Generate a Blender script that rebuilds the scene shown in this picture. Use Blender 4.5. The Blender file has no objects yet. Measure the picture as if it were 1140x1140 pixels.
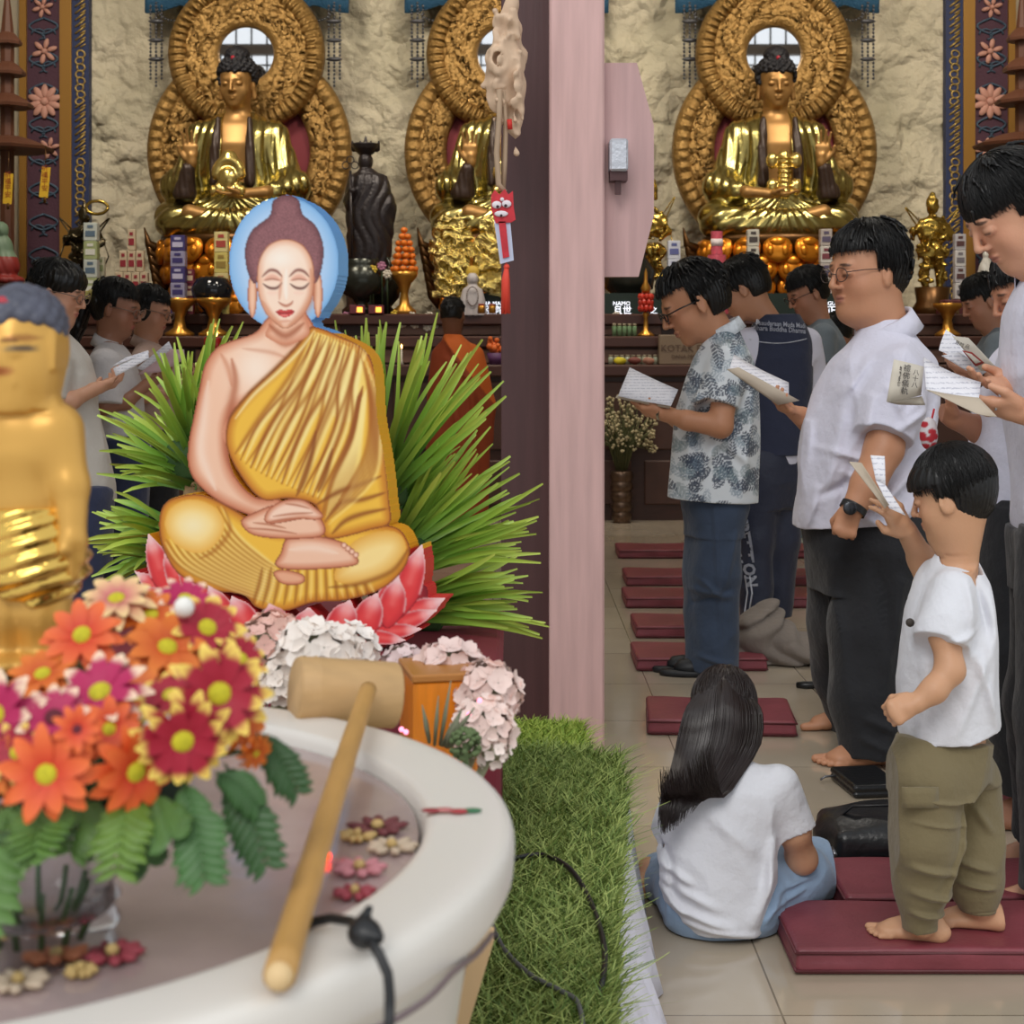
import bpy, math, random
import numpy as np
from mathutils import Vector, Matrix
PI = math.pi
FPX, CX, CY, CAMZ = 1800.0, 570.0, 390.0, 1.3
COL = bpy.context.scene.collection
A3 = lambda *a: np.array(a, dtype=np.float64)
def P(px, py, Y):
    return A3((px - CX) / FPX * Y, Y, CAMZ - (py - CY) / FPX * Y)
def PG(px, py, z=0.0):
    "point of height z seen at pixel"
    Y = FPX * (CAMZ - z) / (py - CY)
    return A3((px - CX) / FPX * Y, Y, z)
def nrm(v):
    v = np.asarray(v, float); return v / (np.linalg.norm(v) + 1e-12)
def lin(c):
    return tuple(((x / 255) / 12.92 if x / 255 <= 0.04045 else ((x / 255 + 0.055) / 1.055) ** 2.4) for x in c[:3])
# ---------------------------------------------------------------- materials
MATS = {}
def mat(name, rgb=(200, 200, 200), rough=0.6, metal=0.0, bump=None, var=0.0, vscale=8.0, emit=None, es=1.0, attr=False,
        trans=0.0, alpha=1.0, sheen=0.0, coat=0.0, spec=0.5, stretch=None, sss=0.0):
    if name in MATS: return MATS[name]
    m = bpy.data.materials.new(name); m.use_nodes = True; nt = m.node_tree; N = nt.nodes; L = nt.links
    b = N['Principled BSDF']; c = lin(rgb)
    b.inputs['Base Color'].default_value = (*c, 1); b.inputs['Roughness'].default_value = rough
    b.inputs['Metallic'].default_value = metal; b.inputs['Specular IOR Level'].default_value = spec
    if trans: b.inputs['Transmission Weight'].default_value = trans; b.inputs['IOR'].default_value = 1.3
    if alpha < 1: b.inputs['Alpha'].default_value = alpha
    if sheen: b.inputs['Sheen Weight'].default_value = sheen
    if coat: b.inputs['Coat Weight'].default_value = coat; b.inputs['Coat Roughness'].default_value = 0.15
    if sss: b.inputs['Subsurface Weight'].default_value = sss; b.inputs['Subsurface Radius'].default_value = (0.02, 0.008, 0.004)
    if emit: b.inputs['Emission Color'].default_value = (*lin(emit), 1); b.inputs['Emission Strength'].default_value = es
    tc = N.new('ShaderNodeTexCoord'); mp = N.new('ShaderNodeMapping'); L.new(tc.outputs['Object'], mp.inputs['Vector'])
    if stretch: mp.inputs['Scale'].default_value = stretch
    src = None
    if attr:
        at = N.new('ShaderNodeAttribute'); at.attribute_name = 'Col'; src = at.outputs['Color']
    if var:
        nz = N.new('ShaderNodeTexNoise'); nz.inputs['Scale'].default_value = vscale; nz.inputs['Detail'].default_value = 4
        L.new(mp.outputs[0], nz.inputs['Vector'])
        mr = N.new('ShaderNodeMapRange'); mr.inputs['From Min'].default_value = 0.25; mr.inputs['From Max'].default_value = 0.75
        mr.inputs['To Min'].default_value = 1 - var; mr.inputs['To Max'].default_value = 1 + var
        L.new(nz.outputs['Fac'], mr.inputs['Value'])
        mx = N.new('ShaderNodeVectorMath'); mx.operation = 'SCALE'
        if src: L.new(src, mx.inputs[0])
        else: mx.inputs[0].default_value = c
        L.new(mr.outputs[0], mx.inputs['Scale']); src = mx.outputs[0]
    if src: L.new(src, b.inputs['Base Color'])
    if bump:
        nz = N.new('ShaderNodeTexNoise'); nz.inputs['Scale'].default_value = bump[0]; nz.inputs['Detail'].default_value = bump[2] if len(bump) > 2 else 3
        L.new(mp.outputs[0], nz.inputs['Vector'])
        bp = N.new('ShaderNodeBump'); bp.inputs['Strength'].default_value = bump[1]; bp.inputs['Distance'].default_value = 0.02 if len(bump) < 4 else bump[3]
        L.new(nz.outputs['Fac'], bp.inputs['Height']); L.new(bp.outputs[0], b.inputs['Normal'])
    MATS[name] = m
    return m
def nodes_of(m):
    return m.node_tree.nodes, m.node_tree.links, m.node_tree.nodes['Principled BSDF']
# ---------------------------------------------------------------- objects
def empty(name, loc, label=None, cat=None, group=None, parent=None):
    o = bpy.data.objects.new(name, None); COL.objects.link(o); o.empty_display_size = 0.05
    o.location = tuple(loc)
    tag(o, label, cat, group)
    if parent: o.parent = parent
    return o
def tag(o, label=None, cat=None, group=None, kind=None):
    if label: o['label'] = label
    if cat: o['category'] = cat
    if group: o['group'] = group
    if kind: o['kind'] = kind
    return o
def mk(name, V, Fc, material, parent=None, loc=None, smooth=True, colors=None, label=None, cat=None, group=None, kind=None):
    """V world coordinates; loc = origin (defaults to the parent's location)"""
    V = np.asarray(V, dtype=np.float32).reshape(-1, 3)
    if loc is None: loc = tuple(parent.location) if parent else (0, 0, 0)
    if parent is not None and parent.parent is not None: pass
    me = bpy.data.meshes.new(name)
    me.vertices.add(len(V)); me.vertices.foreach_set('co', (V - np.array(loc, dtype=np.float32)).ravel())
    if isinstance(Fc, np.ndarray):
        n, k = Fc.shape
        me.loops.add(n * k); me.loops.foreach_set('vertex_index', Fc.astype(np.int32).ravel())
        me.polygons.add(n); me.polygons.foreach_set('loop_start', np.arange(0, n * k, k, dtype=np.int32))
        me.polygons.foreach_set('loop_total', np.full(n, k, dtype=np.int32))
    else:
        lt = np.array([len(f) for f in Fc], dtype=np.int32); tot = int(lt.sum())
        me.loops.add(tot); me.loops.foreach_set('vertex_index', np.array([i for f in Fc for i in f], dtype=np.int32))
        me.polygons.add(len(Fc)); me.polygons.foreach_set('loop_start', (np.cumsum(lt) - lt).astype(np.int32))
        me.polygons.foreach_set('loop_total', lt)
    me.polygons.foreach_set('use_smooth', np.full(len(me.polygons), smooth))
    if colors is not None:
        ca = me.color_attributes.new('Col', 'FLOAT_COLOR', 'POINT')
        c4 = np.ones((len(V), 4), dtype=np.float32); c4[:, :3] = colors
        ca.data.foreach_set('color', c4.ravel())
    me.update(calc_edges=True); me.validate()
    mats = material if isinstance(material, (list, tuple)) else [material]
    for m_ in mats: me.materials.append(m_)
    o = bpy.data.objects.new(name, me); COL.objects.link(o)
    if parent is not None:
        o.parent = parent
        w = parent; off = np.zeros(3)
        acc = np.zeros(3)
        while w is not None: acc += np.array(w.location); w = w.parent
        # every ancestor is placed by pure translation, so world = sum of locations
        o.location = tuple(np.array(loc) * 0)
        me.vertices.foreach_set('co', (V - acc.astype(np.float32)).ravel()); me.update()
    else:
        o.location = tuple(loc)
    tag(o, label, cat, group, kind)
    return o
class MB:
    "collects shapes (world coordinates) into one mesh"
    def __init__(s): s.v = []; s.f = []; s.n = 0
    def raw(s, V, F):
        V = np.asarray(V, float).reshape(-1, 3); s.v.append(V); s.f += [tuple(i + s.n for i in f) for f in F]; s.n += len(V); return s
    def box(s, c, h, R=None, bev=0.0):
        c = np.asarray(c, float); h = np.asarray(h, float)
        if bev <= 0:
            V = [(x * h[0], y * h[1], z * h[2]) for x in (-1, 1) for y in (-1, 1) for z in (-1, 1)]
            F = [(0, 1, 3, 2), (4, 6, 7, 5), (0, 4, 5, 1), (2, 3, 7, 6), (0, 2, 6, 4), (1, 5, 7, 3)]
        else:
            V = []; b = min(bev, *(h * 0.98))
            for x in (-1, 1):
                for y in (-1, 1):
                    for z in (-1, 1):
                        V += [(x * h[0], y * (h[1] - b), z * (h[2] - b)), (x * (h[0] - b), y * h[1], z * (h[2] - b)), (x * (h[0] - b), y * (h[1] - b), z * h[2])]
            I = lambda x, y, z, k: ((x * 2 + y) * 2 + z) * 3 + k
            F = []
            for a in (0, 1):
                q = [I(a, 0, 0, 0), I(a, 1, 0, 0), I(a, 1, 1, 0), I(a, 0, 1, 0)]; F.append(q if a else q[::-1])
                q = [I(0, a, 0, 1), I(0, a, 1, 1), I(1, a, 1, 1), I(1, a, 0, 1)]; F.append(q if a else q[::-1])
                q = [I(0, 0, a, 2), I(1, 0, a, 2), I(1, 1, a, 2), I(0, 1, a, 2)]; F.append(q if a else q[::-1])
            for a in (0, 1):
                for b2 in (0, 1):
                    q = [I(a, b2, 0, 0), I(a, b2, 1, 0), I(a, b2, 1, 1), I(a, b2, 0, 1)]; F.append(q if (a ^ b2) else q[::-1])
                    q = [I(a, 0, b2, 0), I(a, 0, b2, 2), I(a, 1, b2, 2), I(a, 1, b2, 0)]; F.append(q if not (a ^ b2) == 0 and False else (q if (a ^ b2) else q[::-1]))
                    q = [I(0, a, b2, 1), I(1, a, b2, 1), I(1, a, b2, 2), I(0, a, b2, 2)]; F.append(q if (a ^ b2) else q[::-1])
                    for c2 in (0, 1):
                        q = [I(a, b2, c2, 0), I(a, b2, c2, 1), I(a, b2, c2, 2)]; F.append(q if (a + b2 + c2) % 2 else q[::-1])
        V = np.array(V, float)
        if R is not None: V = V @ np.asarray(R).T
        return s.raw(V + c, F)
    def prism(s, pts, a, b, axis=1):
        "polygon (2D) extruded along an axis from a to b"
        n = len(pts); V = []
        for t in (a, b):
            for p in pts:
                q = [p[0], p[1]]; q.insert(axis, t); V.append(q)
        F = [tuple(range(n)), tuple(range(2 * n - 1, n - 1, -1))] + [(i, n + i, n + (i + 1) % n, (i + 1) % n) for i in range(n)]
        return s.raw(V, F)
    def tube(s, pts, r, n=8, cap=True, flat=1.0):
        pts = np.asarray(pts, float); m = len(pts)
        r = np.broadcast_to(np.asarray(r, float), (m,))
        T = np.gradient(pts, axis=0); T /= np.linalg.norm(T, axis=1)[:, None] + 1e-12
        up = A3(0, 0, 1) if abs(T[0][2]) < 0.9 else A3(1, 0, 0)
        V = []; 
        for i in range(m):
            a = np.cross(T[i], up); a = nrm(a); b_ = np.cross(a, T[i]); up = b_
            for j in range(n):
                t = 2 * PI * j / n
                V.append(pts[i] + r[i] * (math.cos(t) * a + flat * math.sin(t) * b_))
        F = [(i * n + j, i * n + (j + 1) % n, (i + 1) * n + (j + 1) % n, (i + 1) * n + j) for i in range(m - 1) for j in range(n)]
        if cap: F += [tuple(range(n - 1, -1, -1)), tuple(range((m - 1) * n, m * n))]
        return s.raw(V, F)
    def lathe(s, c, prof, n=32, sx=1.0, sy=1.0, R=None):
        V = []; m = len(prof)
        for (r, z) in prof:
            for j in range(n):
                t = 2 * PI * j / n; V.append((r * math.cos(t) * sx, r * math.sin(t) * sy, z))
        F = [(i * n + j, i * n + (j + 1) % n, (i + 1) * n + (j + 1) % n, (i + 1) * n + j) for i in range(m - 1) for j in range(n)]
        if prof[0][0] > 1e-6: F.append(tuple(range(n - 1, -1, -1)))
        if prof[-1][0] > 1e-6: F.append(tuple(range((m - 1) * n, m * n)))
        V = np.array(V)
        if R is not None: V = V @ np.asarray(R).T
        return s.raw(V + np.asarray(c, float), F)
    def ball(s, c, r, n=12, R=None):
        r = np.broadcast_to(np.asarray(r, float), (3,))
        V = []; m = max(5, n // 2 + 1)
        for i in range(m):
            a = PI * i / (m - 1)
            for j in range(n):
                t = 2 * PI * j / n; V.append((math.sin(a) * math.cos(t) * r[0], math.sin(a) * math.sin(t) * r[1], -math.cos(a) * r[2]))
        F = [(i * n + j, i * n + (j + 1) % n, (i + 1) * n + (j + 1) % n, (i + 1) * n + j) for i in range(m - 1) for j in range(n)]
        V = np.array(V)
        if R is not None: V = V @ np.asarray(R).T
        return s.raw(V + np.asarray(c, float), F)
    def sheet(s, G, thick=0.0):
        "grid of points G[m][n][3], optional thickness along its normals"
        G = np.asarray(G, float); m, n = G.shape[:2]
        F = [(i * n + j, (i + 1) * n + j, (i + 1) * n + j + 1, i * n + j + 1) for i in range(m - 1) for j in range(n - 1)]
        if thick <= 0: return s.raw(G.reshape(-1, 3), F)
        du = np.gradient(G, axis=0); dv = np.gradient(G, axis=1); N_ = np.cross(du, dv); N_ /= np.linalg.norm(N_, axis=2)[..., None] + 1e-12
        B = G - N_ * thick; o = m * n
        F2 = [tuple(o + i for i in f[::-1]) for f in F]
        rim = [(0, j) for j in range(n)] + [(i, n - 1) for i in range(1, m)] + [(m - 1, j) for j in range(n - 2, -1, -1)] + [(i, 0) for i in range(m - 2, 0, -1)]
        idx = [i * n + j for i, j in rim]
        F3 = [(idx[k], idx[(k + 1) % len(idx)], o + idx[(k + 1) % len(idx)], o + idx[k]) for k in range(len(idx))]
        return s.raw(np.concatenate([G.reshape(-1, 3), B.reshape(-1, 3)]), F + F2 + F3)
    def build(s, name, material, parent=None, smooth=False, **k):
        V = np.concatenate(s.v)
        if parent is None and k.get('loc') is None:
            k['loc'] = tuple([(V[:, 0].min() + V[:, 0].max()) / 2, (V[:, 1].min() + V[:, 1].max()) / 2, V[:, 2].min()])
        return mk(name, V, s.f, material, parent, smooth=smooth, **k)
def autosmooth(o, ang=40):
    me = o.data
    me.polygons.foreach_set('use_smooth', np.ones(len(me.polygons), dtype=bool))
    try: me.set_sharp_from_angle(angle=math.radians(ang))
    except Exception: pass
    return o
# ---------------------------------------------------------------- implicit surfaces
class Frame:
    def __init__(s, o=(0, 0, 0), R=None, sc=1.0):
        s.o = np.asarray(o, float); s.R = np.eye(3) if R is None else np.asarray(R, float); s.s = sc
    def p(s, *q):
        q = q[0] if len(q) == 1 else q
        return s.o + s.R @ (np.asarray(q, float) * s.s)
    def d(s, *q):
        q = q[0] if len(q) == 1 else q
        return s.R @ np.asarray(q, float)
def Rz(a): c, s = math.cos(a), math.sin(a); return A3([c, -s, 0], [s, c, 0], [0, 0, 1])
def Ry(a): c, s = math.cos(a), math.sin(a); return A3([c, 0, s], [0, 1, 0], [-s, 0, c])
def Rx(a): c, s = math.cos(a), math.sin(a); return A3([1, 0, 0], [0, c, -s], [0, s, c])
def basis(x, z):
    "x axis along x, z close to z"
    x = nrm(x); y = nrm(np.cross(z, x)); z = np.cross(x, y)
    return np.stack([x, y, z], axis=1)
class Fld:
    def __init__(s, lo, hi, v, zfine=None):
        lo = np.asarray(lo, float); hi = np.asarray(hi, float)
        ax = [np.arange(lo[i], hi[i] + v, v) for i in range(3)]
        if zfine:   # list of (z0, z1, step)
            z = [lo[2]]
            while z[-1] < hi[2]:
                st = v
                for a, b, q in zfine:
                    if a <= z[-1] <= b: st = min(st, q)
                z.append(z[-1] + st)
            ax[2] = np.array(z)
        s.ax = [a.astype(np.float32) for a in ax]; s.v = v
        s.g = np.full([len(a) for a in ax], 1.0, dtype=np.float32)
    def sl(s, lo, hi):
        r = []
        for i in range(3):
            a = int(np.searchsorted(s.ax[i], lo[i])); b = int(np.searchsorted(s.ax[i], hi[i]))
            if b <= a: return None
            r.append(slice(a, b))
        return tuple(r)
    def co(s, S):
        return s.ax[0][S[0]][:, None, None], s.ax[1][S[1]][None, :, None], s.ax[2][S[2]][None, None, :]
    def op(s, lo, hi, fn, k=0.0, mode='add'):
        mg = 3.0 * s.v + k * 1.05
        S = s.sl(np.asarray(lo) - mg, np.asarray(hi) + mg)
        if S is None: return s
        X, Y, Z = s.co(S); d = fn(X, Y, Z).astype(np.float32); g = s.g[S]
        if mode == 'add':
            if k > 0:
                h = np.clip(0.5 + 0.5 * (g - d) / k, 0, 1); r = g * (1 - h) + d * h - k * h * (1 - h); s.g[S] = np.minimum(r, g)
            else: s.g[S] = np.minimum(g, d)
        elif mode == 'sub':
            if k > 0:
                h = np.clip(0.5 - 0.5 * (g + d) / k, 0, 1); s.g[S] = g * (1 - h) - d * h + k * h * (1 - h)
            else: s.g[S] = np.maximum(g, -d)
        elif mode == 'int': s.g[S] = np.maximum(g, d)
        return s
    def ell(s, c, r, R=None, k=0.0, mode='add'):
        c = np.asarray(c, float); r = np.broadcast_to(np.asarray(r, float), (3,))
        R = np.eye(3) if R is None else R
        ext = np.sqrt((R ** 2) @ (r ** 2))
        def fn(X, Y, Z):
            x, y, z = X - c[0], Y - c[1], Z - c[2]
            a = (R[0, 0] * x + R[1, 0] * y + R[2, 0] * z) / r[0]; b = (R[0, 1] * x + R[1, 1] * y + R[2, 1] * z) / r[1]; e = (R[0, 2] * x + R[1, 2] * y + R[2, 2] * z) / r[2]
            k0 = np.sqrt(a * a + b * b + e * e); k1 = np.sqrt((a / r[0]) ** 2 + (b / r[1]) ** 2 + (e / r[2]) ** 2) + 1e-9
            return k0 * (k0 - 1) / k1
        return s.op(c - ext, c + ext, fn, k, mode)
    def cap(s, a, b, ra, rb=None, k=0.0, mode='add', flat=(False, False)):
        a = np.asarray(a, float); b = np.asarray(b, float); rb = ra if rb is None else rb
        ba = b - a; L2 = float(ba @ ba) + 1e-12; L = math.sqrt(L2); m = max(ra, rb)
        def fn(X, Y, Z):
            x, y, z = X - a[0], Y - a[1], Z - a[2]
            t = (x * ba[0] + y * ba[1] + z * ba[2]) / L2; tc = np.clip(t, 0, 1)
            d = np.sqrt((x - tc * ba[0]) ** 2 + (y - tc * ba[1]) ** 2 + (z - tc * ba[2]) ** 2) - (ra + (rb - ra) * tc)
            if flat[0]: d = np.maximum(d, -t * L)
            if flat[1]: d = np.maximum(d, (t - 1) * L)
            return d
        return s.op(np.minimum(a, b) - m, np.maximum(a, b) + m, fn, k, mode)
    def chain(s, pts, rad, k=0.0, kk=0.0, mode='add', flat=(False, False)):
        n = len(pts)
        for i in range(n - 1):
            s.cap(pts[i], pts[i + 1], rad[i], rad[i + 1], k if i == 0 else max(kk, k * 0.5), mode, (flat[0] and i == 0, flat[1] and i == n - 2))
        return s
    def box(s, c, h, R=None, r=0.0, k=0.0, mode='add'):
        c = np.asarray(c, float); h = np.asarray(h, float); R = np.eye(3) if R is None else R
        ext = np.abs(R) @ h
        def fn(X, Y, Z):
            x, y, z = X - c[0], Y - c[1], Z - c[2]
            a = np.abs(R[0, 0] * x + R[1, 0] * y + R[2, 0] * z) - h[0] + r; b = np.abs(R[0, 1] * x + R[1, 1] * y + R[2, 1] * z) - h[1] + r; e = np.abs(R[0, 2] * x + R[1, 2] * y + R[2, 2] * z) - h[2] + r
            return np.sqrt(np.maximum(a, 0) ** 2 + np.maximum(b, 0) ** 2 + np.maximum(e, 0) ** 2) + np.minimum(np.maximum(a, np.maximum(b, e)), 0) - r
        return s.op(c - ext, c + ext, fn, k, mode)
    def loft(s, rows, k=0.0, mode='add', n=2.3, o=(0, 0, 0), yaw=0.0, tilt=None):
        "rows of (z, cx, cy, rx, ry), z ascending; tilt = (dz/dx, dz/dy) of the bottom cut"
        rows = np.array(sorted(rows), float); o = np.asarray(o, float); rm = rows[:, 3:5].max() + np.abs(rows[:, 1:3]).max()
        zz = np.linspace(rows[0, 0], rows[-1, 0], 80)
        def smooth(col):
            y = np.interp(zz, rows[:, 0], rows[:, col]); 
            for _ in range(5): y[1:-1] = (y[:-2] + 2 * y[1:-1] + y[2:]) / 4
            return y
        T = [smooth(i) for i in range(1, 5)]; ca, sa = math.cos(yaw), math.sin(yaw)
        def fn(X, Y, Z):
            z = Z - o[2]; x0 = X - o[0]; y0 = Y - o[1]
            x1 = ca * x0 + sa * y0; y1 = -sa * x0 + ca * y0
            cx, cy, rx, ry = [np.interp(z.ravel(), zz, t).reshape(z.shape).astype(np.float32) for t in T]
            u = np.abs(x1 - cx) / rx; w = np.abs(y1 - cy) / ry
            q = (u ** n + w ** n) ** (1 / n)
            d = (q - 1) * np.minimum(rx, ry)
            bot = rows[0, 0] - z
            if tilt is not None: bot = bot + tilt[0] * x1 + tilt[1] * y1
            return np.maximum(np.maximum(d, bot), z - rows[-1, 0])
        mt = 0 if tilt is None else (abs(tilt[0]) + abs(tilt[1])) * rm
        return s.op(o + A3(-rm, -rm, rows[0, 0] - 0.01 - mt), o + A3(rm, rm, rows[-1, 0] + 0.01), fn, k, mode)
    def half(s, p, n, lo=None, hi=None, k=0.0):
        "cut away the side the normal points to"
        p = np.asarray(p, float); n = nrm(n)
        lo = [a[0] for a in s.ax] if lo is None else lo; hi = [a[-1] for a in s.ax] if hi is None else hi
        fn = lambda X, Y, Z: (X - p[0]) * n[0] + (Y - p[1]) * n[1] + (Z - p[2]) * n[2]
        S = s.sl(lo, hi)
        if S is None: return s
        X, Y, Z = s.co(S); s.g[S] = np.maximum(s.g[S], fn(X, Y, Z)); return s
    def disp(s, fn, band=0.03, lo=None, hi=None):
        S = (slice(None),) * 3 if lo is None else s.sl(lo, hi)
        g = s.g[S]; I = np.nonzero(np.abs(g) < band)
        ax = [s.ax[i][S[i]] for i in range(3)]
        g[I] += fn(ax[0][I[0]], ax[1][I[1]], ax[2][I[2]]).astype(np.float32)
        return s
    def extract(s, flip=False):
        g = s.g
        g[0], g[-1] = 1, 1; g[:, 0], g[:, -1] = 1, 1; g[:, :, 0], g[:, :, -1] = 1, 1
        ins = g < 0
        c = np.zeros([n - 1 for n in g.shape], dtype=np.uint8)
        for i in (0, 1):
            for j in (0, 1):
                for k in (0, 1):
                    c += ins[i:g.shape[0] - 1 + i, j:g.shape[1] - 1 + j, k:g.shape[2] - 1 + k]
        act = (c > 0) & (c < 8)
        I = np.nonzero(act); nv = len(I[0]); idx = np.full(c.shape, -1, dtype=np.int32); idx[I] = np.arange(nv, dtype=np.int32)
        acc = np.zeros((nv, 3), dtype=np.float32); cnt = np.zeros(nv, dtype=np.float32)
        corner = {}
        for i in (0, 1):
            for j in (0, 1):
                for k in (0, 1): corner[i, j, k] = g[I[0] + i, I[1] + j, I[2] + k]
        base = [s.ax[0][I[0]], s.ax[1][I[1]], s.ax[2][I[2]]]; step = [s.ax[0][I[0] + 1] - base[0], s.ax[1][I[1] + 1] - base[1], s.ax[2][I[2] + 1] - base[2]]
        for a in range(3):
            for u in (0, 1):
                for w in (0, 1):
                    p0 = [0, 0, 0]; p1 = [0, 0, 0]; o = [b for b in range(3) if b != a]
                    p0[o[0]] = p1[o[0]] = u; p0[o[1]] = p1[o[1]] = w; p1[a] = 1
                    A, B = corner[tuple(p0)], corner[tuple(p1)]; m = (A < 0) != (B < 0)
                    t = np.where(m, A / np.where(m, A - B, 1), 0)
                    for b in range(3):
                        q = t if b == a else float(p0[b])
                        acc[:, b] += np.where(m, base[b] + step[b] * q, 0)
                    cnt += m
        V = acc / cnt[:, None]
        Q = []
        sh = c.shape
        for a in range(3):
            o = [b for b in range(3) if b != a]
            S0 = [slice(1, sh[0]), slice(1, sh[1]), slice(1, sh[2])]; S1 = list(S0); S0[a] = slice(0, sh[a]); S1[a] = slice(1, sh[a] + 1)
            m0 = ins[tuple(S0)]; m1 = ins[tuple(S1)]
            E = np.nonzero(m0 != m1); w = m0[E]
            e = [E[0] + (1 if a != 0 else 0), E[1] + (1 if a != 1 else 0), E[2] + (1 if a != 2 else 0)]
            def cell(du, dv):
                q = [e[0], e[1], e[2]]; q[o[0]] = q[o[0]] - du; q[o[1]] = q[o[1]] - dv; return idx[q[0], q[1], q[2]]
            q4 = np.stack([cell(1, 1), cell(0, 1), cell(0, 0), cell(1, 0)], axis=1)
            fl = w if a != 1 else ~w
            q4[~fl] = q4[~fl][:, ::-1]
            Q.append(q4)
        Q = np.concatenate(Q); Q = Q[(Q >= 0).all(axis=1)]
        return V, Q
def vnoise(seed, n=14, f0=4.0, f1=18.0):
    r = np.random.RandomState(seed); D = r.normal(size=(n, 3)); D /= np.linalg.norm(D, axis=1)[:, None]
    Fq = r.uniform(f0, f1, n); Ph = r.uniform(0, 6.28, n)
    def fn(x, y, z):
        o = 0
        for d, f, p in zip(D, Fq, Ph): o = o + np.sin((x * d[0] + y * d[1] + z * d[2]) * f + p) / math.sqrt(n)
        return o
    return fn
def paint(V, base, ops):
    "ops: (centre, radii, R, rgb, strength, softness)"
    C = np.tile(np.array(lin(base), dtype=np.float32), (len(V), 1))
    for c, r, R, rgb, st, so in ops:
        q = ((V - np.asarray(c, np.float32)) @ (np.eye(3) if R is None else R)) / np.broadcast_to(np.asarray(r, float), (3,))
        d = np.sqrt((q ** 2).sum(1)); w = np.clip((1 - d) / so + 0.5, 0, 1) * st
        C = C * (1 - w[:, None]) + np.array(lin(rgb), dtype=np.float32) * w[:, None]
    return C
# ================================================================ camera, light
sc = bpy.context.scene
cam = bpy.data.cameras.new('camera'); camo = bpy.data.objects.new('camera', cam); COL.objects.link(camo)
camo.location = (0, 0, CAMZ); camo.rotation_euler = (PI / 2, 0, 0)
cam.sensor_width = 36; cam.lens = 36 * FPX / 1140; cam.shift_y = -(570 - CY) / 1140
cam.dof.use_dof = True; cam.dof.focus_distance = 4.3; cam.dof.aperture_fstop = cam.lens / 1000 / 0.0050
cam.clip_start = 0.05; cam.clip_end = 100
sc.camera = camo
sc.view_settings.view_transform = 'Standard'; sc.view_settings.look = 'None'; sc.view_settings.gamma = 1; sc.view_settings.exposure = 0.0
w = bpy.data.worlds.new('sky'); sc.world = w; w.use_nodes = True
bg = w.node_tree.nodes['Background']; bg.inputs[0].default_value = (0.93, 0.97, 1.0, 1); bg.inputs[1].default_value = 0.92
def area(name, loc, size, power, rgb=(255, 244, 225), rot=(0, 0, 0), sy=None):
    l = bpy.data.lights.new(name, 'AREA'); l.energy = power; l.color = lin(rgb); l.shape = 'RECTANGLE'; l.size = size; l.size_y = sy or size
    o = bpy.data.objects.new(name, l); COL.objects.link(o); o.location = loc; o.rotation_euler = rot; return o
for i, (x, y) in enumerate([(-3.2, 8.0), (0, 8.0), (3.2, 8.0)]): area('ceiling_fill', (x, y, 6.4), 1.2, 42, (255, 250, 240))  # unseen area lights added under the ceiling to brighten the hall
for i, x in enumerate([-3.0, 0.3, 3.4]): area('altar_fill', (x, 10.8, 6.1), 0.9, 58, (255, 243, 224), (math.radians(48), 0, 0)).data.spread = math.radians(115)  # added fill, tilted back to brighten the relief wall and statues
sun = bpy.data.lights.new('sun', 'SUN'); sun.energy = 1.1; sun.angle = math.radians(25); sun.color = (1, 0.97, 0.92)
so_ = bpy.data.objects.new('sun', sun); COL.objects.link(so_); so_.rotation_euler = (math.radians(48), 0, math.radians(-14))

# ================================================================ the hall
def struct(name, bm, m, **k):
    o = bm.build(name, m, **k); o['kind'] = 'structure'; return o
m_floor = mat('floor_tile', (187, 174, 154), 0.11, spec=0.7)
N, L, b = nodes_of(m_floor)
tc = N.new('ShaderNodeTexCoord'); mp = N.new('ShaderNodeMapping'); mp.inputs['Location'].default_value = (0.10, -0.02, 0); L.new(tc.outputs['Object'], mp.inputs[0])
br = N.new('ShaderNodeTexBrick'); br.offset = 0; br.inputs['Scale'].default_value = 1; br.inputs['Brick Width'].default_value = 0.628; br.inputs['Row Height'].default_value = 0.628
br.inputs['Mortar Size'].default_value = 0.0022; br.inputs['Mortar Smooth'].default_value = 0.1
br.inputs['Color1'].default_value = (*lin((190, 177, 158)), 1); br.inputs['Color2'].default_value = (*lin((182, 168, 148)), 1); br.inputs['Mortar'].default_value = (*lin((128, 116, 100)), 1)
L.new(mp.outputs[0], br.inputs[0])
nz = N.new('ShaderNodeTexNoise'); nz.inputs['Scale'].default_value = 2.2; nz.inputs['Detail'].default_value = 8; L.new(mp.outputs[0], nz.inputs[0])
mx = N.new('ShaderNodeMix'); mx.data_type = 'RGBA'; mx.blend_type = 'MULTIPLY'; mx.inputs[0].default_value = 0.35
rp = N.new('ShaderNodeValToRGB'); rp.color_ramp.elements[0].position = 0.3; rp.color_ramp.elements[0].color = (0.62, 0.58, 0.52, 1); rp.color_ramp.elements[1].position = 0.7
L.new(nz.outputs[0], rp.inputs[0]); L.new(br.outputs[0], mx.inputs[6]); L.new(rp.outputs[0], mx.inputs[7]); L.new(mx.outputs[2], b.inputs['Base Color'])
struct('floor', MB().box((0, 7.0, -0.05), (6.0, 8.6, 0.05)), m_floor, loc=(0, 0, 0))
m_rel = mat('relief_stone', (166, 154, 128), 0.85)
N, L, b = nodes_of(m_rel)
tc = N.new('ShaderNodeTexCoord')
nzd = N.new('ShaderNodeTexNoise'); nzd.inputs['Scale'].default_value = 1.6; nzd.inputs['Detail'].default_value = 3; L.new(tc.outputs['Object'], nzd.inputs[0])
vm = N.new('ShaderNodeVectorMath'); vm.operation = 'MULTIPLY_ADD'; vm.inputs[1].default_value = (0.55, 0.55, 0.55); L.new(nzd.outputs['Color'], vm.inputs[0]); L.new(tc.outputs['Object'], vm.inputs[2])
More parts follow.
